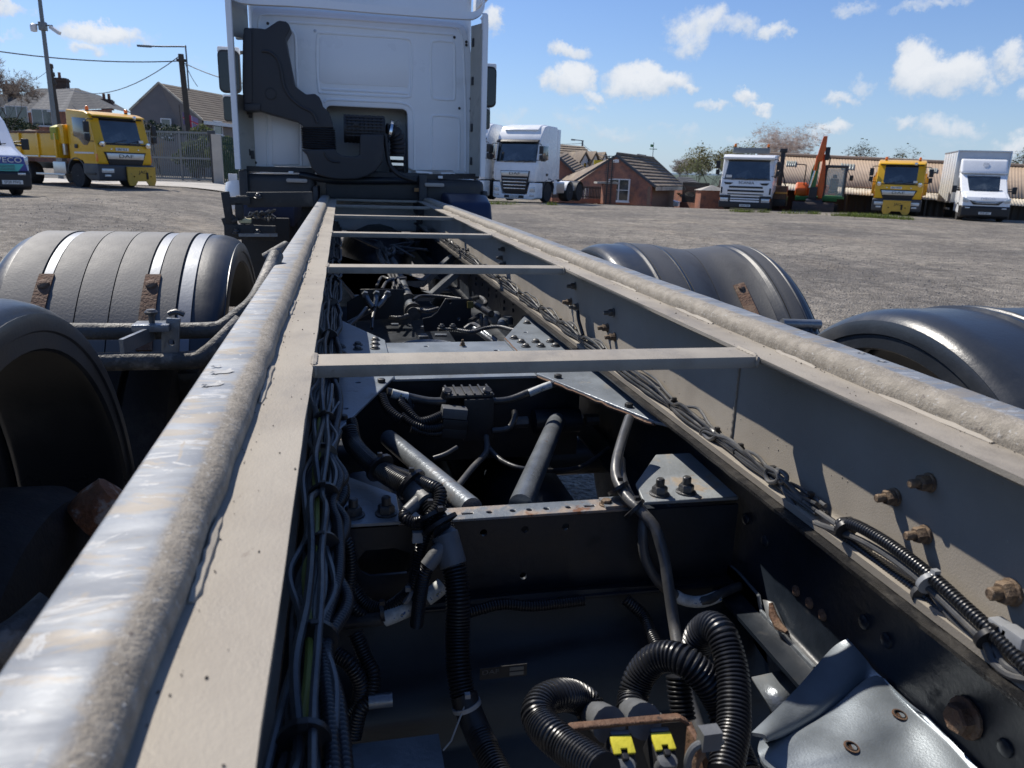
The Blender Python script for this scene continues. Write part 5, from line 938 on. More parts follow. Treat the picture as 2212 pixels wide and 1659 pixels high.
b = MB(); c1, c2_ = (-0.5981,7.9,2.973), (1.339,7.9,3.113)
b.box(-.78, 1.24, 8.5, 8.53, 3.0, 4.4); b.box(-.80, 1.26, 7.95, 8.5, 3.30, 3.33); b.build('deflector_inside', CREAM, df)
b = MB(); b.box(-.93, -.90, 7.7, 8.5, 3.0, 4.4); b.box(1.36, 1.39, 7.7, 8.5, 3.1, 4.4); b.build('deflector_side', CABW, df)
for p, q in (((0.7844,8.1,3.11), (0.7481,8.1,3.034)), ((0.985,8.1,3.108), (0.9769,8.1,3.035))): b = MB(); b.bar(p, q, .02, .02); b.build('deflector_strut', BLACK, df)
# mirrors
def mirror(P, sg, nm, w):
    m_ = empty('mirror', P, cab); x, y, z = P; h = w * 1.9
    b = MB(); b.prism(rrect(w, h, w * .25, 5, x, z), 'y', y - .05, y + .03); b.build('mirror_head', BLACK, m_, bevel=.02)
    b = MB(); b.prism(rrect(w * .86, h * .9, w * .2, 5, x, z), 'y', y - .054, y - .05); b.build('mirror_glass', mat('mirror_glass', (.02, .025, .03), .08, .0, .02, 2, 0), m_)
    b = MB(); b.prism(rrect(w * 1.0, h * .16, w * .08, 4, x, z + h * .5), 'y', y - .03, y + .12); b.build('mirror_cap', WHITE, m_, bevel=.02)
    b = MB(); b.tube([(x - sg * w * .2, y + .02, z + h * .45), (x - sg * w * .9, y + .12, z + h * .5), (x - sg * w * 1.6, y + .25, z + h * .4)], .02, 8); b.build('mirror_arm', PLAST, m_)
mirror((-1.181,9.6,2.518), -1, 'a', .235); mirror((-1.199,9.6,2.126), -1, 'b', .14); mirror((1.706,9.6,2.51), 1, 'c', .24); mirror((1.699,9.6,2.147), 1, 'd', .12)
b = MB(); b.tube([(-1.056,9.3,2.879), (-0.994,9.2,2.868), (-0.8847,8.8,2.799)], .03, 8); b.tube([(-1.046,9.3,2.832), (-0.8864,8.8,2.77)], .02, 8); b.build('mirror_bracket', PLAST, cab)
# air intake: snorkel, bellows, elbow, filter housing
SNORK = mat('snorkel_plastic', (.030, .031, .036), .55, 0, .1, 5, .25, 200, (.038, .038, .042), 4, .5, .7)
air = empty('air_intake', (-.3, 7.7, 2.2), truck)
so1 = xz(((-0.7919,7.6,2.682), (-0.6573,7.6,2.685), (-0.6165,7.6,2.681), (-0.5146,7.6,2.75), (-0.4936,7.6,2.758), (-0.4401,7.6,2.755), (-0.4122,7.6,2.731), (-0.4054,7.6,2.695), (-0.4502,7.6,2.621), (-0.4312,7.6,2.486), (-0.3911,7.6,2.244), (-0.3711,7.6,2.216), (-0.2924,7.6,2.162), (-0.215,7.6,2.172), (-0.1771,7.6,2.147), (-0.157,7.6,2.106), (-0.1495,7.6,2.069), (-0.0948,7.6,2.017), (-0.0668,7.6,1.933), (-0.0621,7.6,1.886), (-0.3318,7.6,1.875), (-0.3344,7.6,1.896), (-0.383,7.6,1.928), (-0.5182,7.6,1.96), (-0.6519,7.6,1.991), (-0.7182,7.6,2.009), (-0.8314,7.6,1.999), (-0.837,7.6,2.188), (-0.8094,7.6,2.59)))
b = MB(); b.prism(so1, 'y', 7.58, 7.84); b.build('snorkel', SNORK, air, bevel=.03, seg=3)
b = MB(); b.prism(xz(((-0.796,7.56,2.671), (-0.7273,7.56,2.671), (-0.7568,7.56,2.066), (-0.8195,7.56,2.055), (-0.8326,7.56,2.184))), 'y', 7.565, 7.60); b.build('snorkel_inlet', SNORK, air, bevel=.012)
b = MB(); b.prism(xz(((-0.8248,7.55,2.058), (-0.6856,7.55,2.061), (-0.6926,7.55,2.007), (-0.8218,7.55,1.997))), 'y', 7.56, 7.85); b.build('snorkel_drain', SNORK, air, bevel=.01)
b = MB(); b.sweep(spline([(-0.6526,7.578,2.502), (-0.5911,7.578,2.497), (-0.5274,7.578,2.445), (-0.4986,7.578,2.35), (-0.4794,7.578,2.221), (-0.4246,7.578,2.125), (-0.334,7.578,2.054), (-0.2415,7.578,2.009), (-0.2014,7.578,1.926)], .02), .014, 8); b.build('snorkel_rib', SNORK, air)
b = MB(); b.lathe([(.055, 0), (.055, .006), (.045, .008), (.04, .002), (.01, .004)], (-0.5964,7.585,2.152), (0, -1, 0), 20); b.build('snorkel_boss', BLACK, air)
zt_, zb_ = (-0.2122,7.6,1.88)[2], (-0.2187,7.6,1.696)[2]; xa, xb = (-0.341,7.6,1.794)[0], (-0.0574,7.6,1.805)[0]; xb2 = (-0.0494,7.6,1.719)[0]
b = MB(); n = 9; rings = []
for i in range(n * 2 + 1):
    z = zt_ + (zb_ - zt_) * i / (2 * n); d = .012 if i % 2 else -.004; xr = xb + (xb2 - xb) * i / (2 * n)
    rings.append([(px, py, z) for px, py in rrect(xr - xa + 2 * d, .24 + 2 * d, .05, 3, (xa + xr) / 2, 7.71)])
b.loft(rings); b.build('bellows', SNORK, air, sharp=20)
el = xz(((-0.3546,7.6,1.686), (-0.0496,7.6,1.701), (-0.039,7.6,1.673), (0.006,7.6,1.649), (0.0803,7.6,1.641), (0.1495,7.6,1.645), (0.173,7.6,1.664), (0.1788,7.6,1.838), (0.3936,7.6,1.847), (0.3941,7.6,1.695), (0.3753,7.6,1.597), (0.3215,7.6,1.522), (0.2388,7.6,1.467), (0.1334,7.6,1.436), (-0.0171,7.6,1.429), (-0.1201,7.6,1.442), (-0.2106,7.6,1.465), (-0.2653,7.6,1.52), (-0.3059,7.6,1.642)))
b = MB(); b.prism(el, 'y', 7.57, 7.86); b.build('elbow', SNORK, air, bevel=.03, seg=3)
b = MB(); b.tube([(-0.1487,7.572,1.669), (-0.1255,7.572,1.62), (-0.081,7.572,1.59), (-0.0128,7.572,1.584)], .012, 8); b.build('elbow_rib', BLACK, air)
fa, fb = (0.0325,7.7,1.909), (0.4197,7.7,1.925); fz0, fz1 = (0.154,7.7,1.767)[2], (0.1595,7.7,2.026)[2]
b = MB(); n = 10; rr_ = (fz1 - fz0) / 2; zc_ = (fz0 + fz1) / 2; prof = []
for i in range(n):
    x = (fb[0] - fa[0]) * i / n; w_ = (fb[0] - fa[0]) / n; prof += [(rr_, x), (rr_, x + w_ * .7), (rr_ - .006, x + w_ * .75), (rr_ - .006, x + w_ * .95)]
b.lathe([(.05, 0)] + prof + [(rr_ * .8, fb[0] - fa[0]), (.05, fb[0] - fa[0])], (fa[0], 7.85, zc_), 'x', 26); b.build('filter_housing', SNORK, air)
for k in range(7): z = fz0 + (fz1 - fz0) * (.25 + .11 * k); b = MB(); b.box(fa[0] + .02, fb[0] - .02, 7.85 - math.sqrt(max(.0001, rr_ ** 2 - (z - zc_) ** 2)) - .012, 7.85, z - .006, z + .006); b.build('housing_rib', SNORK, air, bevel=.003)
b = MB(); b.cbox((0.1456,7.68,1.929), (.05, .02, .02)); b.build('housing_clip', BLACK, air)
b = MB(); b.lathe([(.11, -.012), (.118, -.012), (.118, .012), (.11, .012)], (0.4573,7.85,1.882), (1, .1, -.25), 24); b.build('hose_clamp', CHROME, air)
b = MB(); b.conduit([(0.4333,7.85,1.887), (0.5,7.86,1.878), (0.5371,7.88,1.81), (0.5437,7.9,1.705), (0.5357,7.95,1.502)], .075, .04, 18); b.build('intake_hose', SNORK, air)
for zz in (1245, 1300): p = (0.5324,7.83,1.651); b = MB(); b.box(p[0] - .075, p[0] + .06, 7.82, 7.83, ((0.5322,7.83,1.627)[2] if zz == 1245 else (0.5318,7.83,1.574)[2]), ((0.5325,7.83,1.657)[2] if zz == 1245 else (0.532,7.83,1.598)[2])); b.build('bright_band', CHROME, air)
b = MB(); b.tube([(0.413,7.7,1.857), (0.4278,7.68,1.697), (0.4549,7.66,1.572), (0.5466,7.62,1.482), (0.6882,7.6,1.44)], .022, 10); b.build('breather_hose', BLACK, air)
b = MB(); b.lathe([(.02, -.012), (.026, -.012), (.026, .012), (.02, .012)], (0.5388,7.8,1.963), (0, 1, 0), 14); b.build('lifting_ring', BOLT, air)
# cab mounting, front mudguards, lamps and tanks under the cab
und = empty('cab_underside', (.2, 8, 1.2), truck)
for (xa_, xb_) in (((-0.8931,7.7,1.427)[0], (-0.2485,7.7,1.446)[0]), ((0.7581,7.7,1.429)[0], (1.378,7.7,1.446)[0])):
    b = MB(); b.box(xa_, xb_, 7.72, 9.6, 1.16, (-0.6571,7.7,1.458)[2]); b.build('front_mudguard', PLAST, und, bevel=.07, seg=4)
    b = MB(); b.box(xa_ - .03, xa_ + .05, 7.66, 9.6, 1.10, (-0.6555,7.7,1.49)[2]); b.box(xb_ - .02, xb_ + .03, 7.68, 9.6, .95, 1.36); b.build('mudguard_edge', PLAST, und, bevel=.02)
    b = MB(); b.box(xa_, xb_, 7.95, 9.4, .9, 1.17); b.build('arch_liner', BLACKST, und)
b = MB(); b.box(-.15, .85, 7.78, 8.4, 1.25, 1.51); b.build('engine_cross_panel', PLAST, und, bevel=.02)
b = MB(); b.bar((-0.8892,7.8,1.499), (-0.2497,7.8,1.502), .06, .05); b.build('mount_bar', BLACKST, und); b = MB(); b.bar((0.7432,7.8,1.474), (1.331,7.8,1.498), .06, .05); b.build('mount_bar', BLACKST, und)
b = MB(); b.tube([(-0.388,7.75,1.458), (-0.0879,7.75,1.421), (0.2667,7.75,1.425), (0.714,7.75,1.438)], .035, 10); b.build('tilt_tube', BLACKST, und)
REFL = mat('pale_lens', (.42, .38, .34), .3, 0, .08, 8, 0)
for c in ((-0.4072,7.64,1.408), (0.8762,7.64,1.404)): b = MB(); b.prism(rrect(.19, .036, .016, 4, c[0], c[2]), 'y', 7.64, 7.67); b.build('marker_lens', REFL, und, bevel=.008)
for P in (((-0.6259,7.8,1.525), (-0.4741,7.8,1.524), (-0.4817,7.8,1.481), (-0.5275,7.8,1.482), (-0.5439,7.8,1.499), (-0.618,7.8,1.5)), ((-0.3821,7.8,1.524), (-0.2951,7.8,1.53), (-0.2443,7.8,1.491), (-0.2487,7.8,1.466), (-0.3114,7.8,1.466), (-0.3193,7.8,1.503), (-0.3771,7.8,1.504)), ((0.7064,7.8,1.532), (0.879,7.8,1.524), (0.8667,7.8,1.499), (0.8049,7.8,1.498), (0.8,7.8,1.464), (0.7309,7.8,1.468)), ((0.9535,7.8,1.522), (1.097,7.8,1.523), (1.091,7.8,1.497), (1.004,7.8,1.496), (0.96,7.8,1.49))):
    b = MB(); b.prism(xz(P), 'y', 7.8, 7.83); b.build('sill_tab', CABW, und, bevel=.004)
for c in ((-0.4611,7.74,1.477), (0.9428,7.74,1.477)): b = MB(); b.cbox(c, (.045, .03, .026)); b.build('white_clip', WHITE, und, bevel=.005)
b = MB(); b.cbox((0.7215,7.7,1.353), (.07, .02, .035)); b.build('side_marker', mat('dull_orange', (.30, .15, .05), .5), und, bevel=.004)
b = MB(); b.lathe([(.001, -.17), (.09, -.15), (.15, -.06), (.16, .02), (.15, .1)], (-0.9262,7.9,1.255), (0, .3, 1), 18); b.build('washer_tank', WHITE, und)
TANKB = mat('navy_tank_plastic', (.012, .020, .055), .4, 0, .15, 4, .1, 80)
rt0 = (1.244,7.2,1.303); b = MB(); b.prism([(7.0, .75), (7.0, 1.12), (7.08, 1.27), (7.3, 1.33), (8.6, 1.33), (8.6, .75)], 'x', .95, (1.333,7.2,1.305)[0]); b.build('fuel_tank', TANKB, truck, bevel=.04, seg=3)
for s_, x in ((-1, -.62), (1, 1.15)): wheel(x, 9.0, .3, .5, -s_, truck)
b = MB(); b.lathe([(.3, -.3), (.3, .3)], (1.0, 8.6, .7), 'y', 14); b.build('exhaust_silencer', BLACKST, truck)
# black lamp / step frame standing left of the rail
fr = empty('side_frame', (-.5, 5.6, 1.1), truck)
FRM = mat('black_frame_steel', (.028, .028, .028), .6, .1, .25, 10, .2, 60, (.07, .065, .058), 8, .56, .7)
for a, c_, w, h in (((-0.7664,5.6,1.361), (-0.7471,5.6,1.144), .055, .05), ((-0.681,5.6,1.29), (-0.6843,5.6,1.172), .05, .05), ((-0.765,5.6,1.299), (-0.606,5.6,1.307), .05, .055), ((-0.6303,5.62,1.31), (-0.1991,5.62,1.324), .05, .10), ((-0.6971,5.6,1.327), (-0.575,5.6,1.331), .03, .02), ((-0.7832,5.6,1.128), (-0.7003,5.6,1.153), .05, .12), ((-0.7852,5.6,1.098), (-0.4522,5.6,1.091), .06, .10), ((-0.7303,5.58,1.165), (-0.6887,5.58,1.183), .05, .02)):
    b = MB(); b.bar(a, c_, w, h); b.build('frame_bar', FRM, fr, bevel=.004)
b = MB(); p, q = (-0.7184,6,1.26), (-0.3496,6,1.157); b.box(p[0], q[0], 6.0, 7.2, q[2] - .05, p[2]); b.build('battery_box', TANKB, fr, bevel=.01)
b = MB(); p, q = (-0.7187,5.9,1.124), (-0.379,5.9,0.9979); b.box(p[0], q[0], 5.9, 7.0, q[2] - .3, p[2] + .05); b.build('lower_box', FRM, fr, bevel=.01)
for k in range(16): p = Vector((-0.5779,5.7,1.183)) + Vector((rg.uniform(-.12, .12), rg.uniform(-.05, .05), rg.uniform(-.02, .03))); b = MB(); b.tube([p, p + Vector((rg.uniform(-.05, .05), rg.uniform(-.05, .05), .03)), p + Vector((rg.uniform(-.08, .08), 0, -.01))], .008, 6); b.build('frame_cable', WIREG, fr)
b = MB(); b.cbox((-0.6472,5.6,1.171), (.08, .05, .03)); b.build('frame_lamp', mat('lamp_cream', (.55, .50, .28), .5), fr, bevel=.006)
for p in ((-0.5547,5.58,1.328), (-0.5646,5.55,1.088), (-0.7052,5.55,1.093)): b = MB(); b.hexbolt(p, (0, -.3, 1), .02, .02, .012); b.build('frame_bolt', BOLT, fr)
b = MB(); b.bar((-0.6814,5.5,1.084), (-0.4335,5.5,1.087), .04, .02); b.build('frame_bar', TUBEG, fr)

# ================================================================== parked vehicles
def part(root, name, m, bevel, *ops, sharp=38, label=None, seg=2):
    b = MB()
    for op in ops: getattr(b, op[0])(*op[1:])
    return b.build(name, m, root, bevel=bevel, sharp=sharp, label=label, seg=seg)
def veh_wheel(root, x, y, r, w, sgn, rim, nuts=None, z=None):
    wh = empty('wheel', (x, y, r), root); h = w / 2
    part(wh, 'tyre', RUBBER, 0, ('lathe', [(r * .6, -h), (r * .93, -h), (r, -h * .7), (r, h * .7), (r * .93, h), (r * .6, h)], (x, y, r), 'x', 28))
    b = MB(); b.lathe([(r * .6, -h * .98), (r * .56, -h * .9), (r * .5, -h * .3), (r * .5, h * .3), (r * .56, h * .9), (r * .6, h * .98)], (x, y, r), 'x', 24)
    b.lathe([(r * .56, sgn * h * .5), (r * .35, sgn * h * .55), (r * .22, sgn * h * .95), (r * .05, sgn * h)], (x, y, r), 'x', 20); b.build('rim', rim, wh)
    if nuts:
        for k in range(10):
            a = 6.283 * k / 10; b = MB(); b.lathe([(.026, 0), (.02, .05), (.006, .055)], (x + sgn * h * .56, y + r * .38 * math.cos(a), r + r * .38 * math.sin(a)), (sgn, 0, 0), 6); b.build('wheel_nut', nuts, wh)
    return wh
def side_win(root, sgn, x, P, th=.012, nm='door_window'):
    b = MB(); b.prism(P, 'x', x - th, x + th); return b.build(nm, GLASS, root, bevel=.004)
def stack_mirror(root, x, y, z0, sg, cap=None):
    m_ = empty('mirror', (x, y, z0), root)
    part(m_, 'mirror_head', BLACK, .02, ('box', x - .10, x + .10, y - .05, y + .04, z0, z0 + .38)); part(m_, 'lower_mirror_head', BLACK, .02, ('box', x - .09, x + .09, y - .05, y + .04, z0 - .28, z0 - .04))
    part(m_, 'mirror_arm', BLACK, 0, ('tube', [(x, y, z0 + .40), (x - sg * .08, y + .02, z0 + .47), (x - sg * .32, y + .05, z0 + .48)], .018, 8), ('tube', [(x, y, z0 - .3), (x - sg * .28, y + .05, z0 - .30)], .016, 8))
    if cap: part(m_, 'mirror_cap', cap, .015, ('box', x - .10, x + .10, y - .055, y - .0, z0 + .36, z0 + .40))
def beacon(root, x, y, z):
    b_ = empty('beacon', (x, y, z), root)
    part(b_, 'beacon_base', BLACK, 0, ('lathe', [(.06, 0), (.06, .04), (.05, .045)], (x, y, z), 'z', 14)); part(b_, 'amber_dome', AMBER, 0, ('lathe', [(.065, .045), (.065, .12), (.05, .17), (.02, .19)], (x, y, z), 'z', 14))
def nplate(root, word, x, y, z, w=.52):
    p = part(root, 'number_plate', PLATE, .004, ('box', x - w / 2, x + w / 2, y - .012, y + .02, z - .055, z + .055)); text(word, 'lettering', INK, p, (x, y - .014, z), .105, (R(90), 0, 0), .002, .92)
# --- yellow highways lorries
def highways_lorry(label, plate, plow, body):
    t = empty('tipper_lorry', (0, 0, 0)); tag(t, label, 'lorry')
    W = 1.10
    cabp = [(.10, .86), (.03, .95), (0, 1.30), (.0, 1.58), (.05, 1.66), (.30, 2.58), (.40, 2.70), (.62, 2.77), (1.72, 2.86), (1.78, 2.78), (1.80, 1.02), (1.02, 1.02), (.88, .86)]
    cab_ = part(t, 'cab', YELLOW, .055, ('prism', cabp, 'x', -W, W), seg=3)
    ws = MB(); k = .92
    ws.loft([[(x * (1 - .03 * abs(f)), y + .05 * (x / W) ** 2, z) for x in (-1.0, -.98, -.5, 0, .5, .98, 1.0)] for f, y, z in ((0, .03, 1.66), (0, .035, 1.70), (1, .24, 2.46), (1, .265, 2.55))], cap=False, closed=False)
    w_ = ws.build('windscreen', GLASS, cab_); q = w_.modifiers.new('thickness', 'SOLIDIFY'); q.thickness = .02
    part(cab_, 'windscreen_surround', BLACK, .01, ('box', -1.02, 1.02, .02, .10, 1.60, 1.66)); part(cab_, 'windscreen_surround', BLACK, .01, ('box', -.98, .98, .25, .36, 2.55, 2.60))
    part(cab_, 'visor', YELLOW, .03, ('prism', [(.12, 2.60), (.16, 2.66), (.42, 2.74), (.40, 2.62)], 'x', -1.04, 1.04))
    g_ = part(cab_, 'grille', BLACK, .015, ('prism', [(-.86, 1.36), (.86, 1.36), (.66, .90), (-.66, .90)], 'y', -.025, .05))
    bar = part(g_, 'grille_bar', ALU, .02, ('prism', [(-.78, 1.32), (.78, 1.32), (.72, 1.10), (-.72, 1.10)], 'y', -.05, 0))
    text('DAF', 'lettering', INK, bar, (0, -.053, 1.21), .17, (R(90), 0, 0), .004, 1.9)
    for z in (1.0, .95): part(g_, 'grille_slat', BLACK, .004, ('box', -.62, .62, -.04, .0, z - .012, z + .012))
    bm = part(t, 'bumper', GREYB, .05, ('prism', [(-.02, .30), (-.06, .40), (-.06, .86), (.02, .92), (.95, .92), (.95, .55), (.55, .30)], 'x', -1.14, 1.14), seg=3)
    for s_ in (-1, 1):
        part(bm, 'headlight', LAMP, .015, ('box', s_ * .80 - .24, s_ * .80 + .24, -.085, .02, .60, .76), label=None); part(bm, 'fog_lamp', LAMP, .01, ('box', s_ * .82 - .12, s_ * .82 + .12, -.08, .02, .46, .54))
        part(cab_, 'indicator', AMBER, .01, ('box', s_ * 1.09 - .02, s_ * 1.09 + .02, .02, .12, 1.0, 1.28))
        d_ = part(cab_, 'door', YELLOW, .008, ('prism', [(.22, 1.0), (.16, 1.62), (.42, 2.62), (1.45, 2.68), (1.50, 1.55), (1.30, 1.08)], 'x', s_ * W - .008, s_ * W + .010))
        side_win(d_, s_, s_ * (W + .008), [(.34, 1.76), (.30, 1.92), (.50, 2.52), (1.36, 2.57), (1.38, 1.90), (1.05, 1.80), (.80, 1.58), (.55, 1.58)])
        part(d_, 'door_handle', BLACK, .008, ('box', s_ * (W + .02) - .02, s_ * (W + .02) + .02, 1.18, 1.36, 1.46, 1.60))
        part(d_, 'white_stripe', PLATE, 0, ('box', s_ * (W + .012) - .004, s_ * (W + .012) + .004, .2, 1.45, 1.27, 1.33))
        ar = MB(); ar.sheet(lambda u, v: (s_ * (.62 + .50 * u), 1.42 + .60 * math.cos(R(8) + v * R(172)), .52 + .60 * math.sin(R(8) + v * R(172))), 3, 18, .04); ar.build('wheel_arch', GREYB, t)
        stack_mirror(t, s_ * 1.36, .12, 2.02, s_); veh_wheel(t, s_ * .95, 1.42, .46, .28, s_, ALU, mat('green_nut_cover', (.35, .55, .18), .5))
        veh_wheel(t, s_ * .92, 4.9, .46, .5, s_, BLACK)
        sm = empty('spotter_mirror', (s_ * .9, -.12, 1.62), cab_); part(sm, 'mirror_dish', CHROME, 0, ('lathe', [(.01, 0), (.10, .03), (.11, .06), (.02, .09)], (s_ * .93, -.14, 1.62), (0, 1, .2), 16)); part(sm, 'mirror_stem', BLACK, 0, ('tube', [(s_ * .93, -.06, 1.62), (s_ * .95, .03, 1.66)], .014, 6))
        beacon(t, s_ * .78, .9, 2.80)
        part(t, 'cab_step', BLACK, .01, ('box', s_ * 1.10 - .06, s_ * 1.10 + .06, .15, .85, .52, .60))
    for s_ in (-.5, .1): part(cab_, 'wiper', BLACK, 0, ('tube', [(s_, -.015, 1.66), (s_ + .3, .02, 1.74), (s_ + .62, .055, 1.80)], .012, 6))
    part(cab_, 'windscreen_mirror', CHROME, .01, ('lathe', [(.02, 0), (.09, .04), (.02, .08)], (.62, .12, 2.62), (0, 1, .3), 12))
    part(cab_, 'permit', PLATE, 0, ('box', .62, .80, .0, .03, 1.72, 1.82))
    nplate(cab_, plate, plow[2], -.02, 1.46)
    for s_ in (-.55, .55): part(cab_, 'washer_jet', CHROME, .005, ('box', s_ - .03, s_ + .03, -.03, .0, 1.44, 1.48))
    x0, x1 = plow[0], plow[1]; c = (x0 + x1) / 2; z0, z1 = .14, .84; h = (x1 - x0)
    pp = part(t, 'plough_plate', YELLOWP, .012, ('prism', [(x0, z0 + .16), (x0 + .06 * h, z0), (c - .26 * h, z0), (c - .16 * h, z0 + .16), (c + .16 * h, z0 + .16), (c + .26 * h, z0), (x1 - .06 * h, z0), (x1, z0 + .16), (x1, z1), (x0, z1)], 'y', -.16, -.10,
         [circ(x0 + .22 * h, z0 + .34, .035, 10), circ(x1 - .18 * h, z0 + .34, .035, 10)]))
    text('JAG', 'lettering', INK, pp, (c + .05, -.163, z0 + .50), .17, (R(90), 0, 0), .003, 1.2)
    part(pp, 'plate_hook', INK, .01, ('box', x1 - .34 * h, x1 - .28 * h, -.19, -.15, z0 + .24, z0 + .50)); part(pp, 'plate_rib', YELLOWP, .006, ('box', x0, x1, -.18, -.155, z1 - .05, z1))
    # chassis and tipping body
    for s_ in (-.4, .4): part(t, 'chassis_member', BLACKST, 0, ('box', s_ - .04, s_ + .04, .9, 6.2, .66, .90))
    bw = 1.24; y0, y1 = 2.25, 6.2; bd_ = empty('tipping_body', (0, 4, 1.1), t)
    for s_ in (-1, 1):
        part(bd_, 'side_board', YELLOW, .012, ('box', s_ * bw - .03, s_ * bw + .03, y0, y1, 1.14, 1.98)); part(bd_, 'top_rail', mat('rusty_rail', (.16, .08, .05), .8, 0, .4, 8), .01, ('box', s_ * bw - .06, s_ * bw + .06, y0, y1, 1.98, 2.06))
        for y in (y0 + .04, 3.5, 4.8, y1 - .04): part(bd_, 'side_post', YELLOW, .01, ('box', s_ * (bw + .05) - .04, s_ * (bw + .05) + .04, y - .05, y + .05, 1.10, 1.98))
        part(bd_, 'sill_rail', ALU, .006, ('box', s_ * (bw + .045) - .02, s_ * (bw + .045) + .02, y0, y1, 1.10, 1.15)); part(bd_, 'side_guard', ALU, .01, ('box', s_ * 1.12 - .02, s_ * 1.12 + .02, 2.2, 4.2, .42, .50)); part(bd_, 'side_tank', ALU, .03, ('box', s_ * .95 - .16, s_ * .95 + .16, 2.15, 3.0, .50, .95))
    part(bd_, 'front_board', YELLOW, .01, ('box', -bw, bw, y0 - .03, y0 + .03, 1.14, 2.22)); part(bd_, 'floor', YELLOW, 0, ('box', -bw, bw, y0, y1, 1.08, 1.14))
    if body == 'load':
        b = MB(); b.grid(lambda u, v: (-bw + .05 + (2 * bw - .1) * u, y0 + .05 + (y1 - y0 - .1) * v, 1.9 + .28 * math.sin(u * 3.1) * (.6 + .4 * math.sin(v * 7)) + .06 * math.sin(u * 23 + v * 17)), 16, 20); b.build('spoil_load', mat('spoil_heap', (.20, .15, .11), .95, 0, .5, 3, .5, 20, (.10, .12, .04), 2, .6, .7), bd_)
        part(t, 'hopper', YELLOW, .03, ('prism', [(-1.22, 1.60), (-1.22, 2.30), (-.55, 2.34), (.9, 2.30), (.9, 1.60)], 'y', 1.86, 2.2)); part(t, 'hopper_sheet', mat('green_yellow_sheet', (.42, .40, .03), .6, 0, .2, 5), .02, ('prism', [(-1.30, 1.74), (-1.30, 2.20), (-1.05, 2.30), (-.80, 2.24), (-.85, 1.80)], 'y', 2.2, 2.6))
        part(t, 'exhaust_stack', ALU, .01, ('box', -1.20, -1.08, 1.9, 2.05, 1.2, 1.7))
    else:
        part(t, 'salt_hopper', YELLOW, .04, ('prism', [(-1.26, 1.55), (-1.22, 2.0), (-.6, 2.08), (.6, 2.08), (1.22, 2.0), (1.26, 1.55)], 'y', 1.95, 2.24))
    return t
hl = highways_lorry('yellow tipper lorry turned side-on by the grey sliding gate, loaded body and orange beacons', 'SB67 RLZ', (-.08, 1.10, -.12), 'load')
put(hl, (-7.38, 30.3, .52), R(47), .92)
hr = highways_lorry('yellow lorry facing head-on from the right-hand row, between digger and box van', 'SB67 RMO', (-.62, .66, -.12), 'salt')
put(hr, (27.6, 35.2, -.07), R(-38.5))
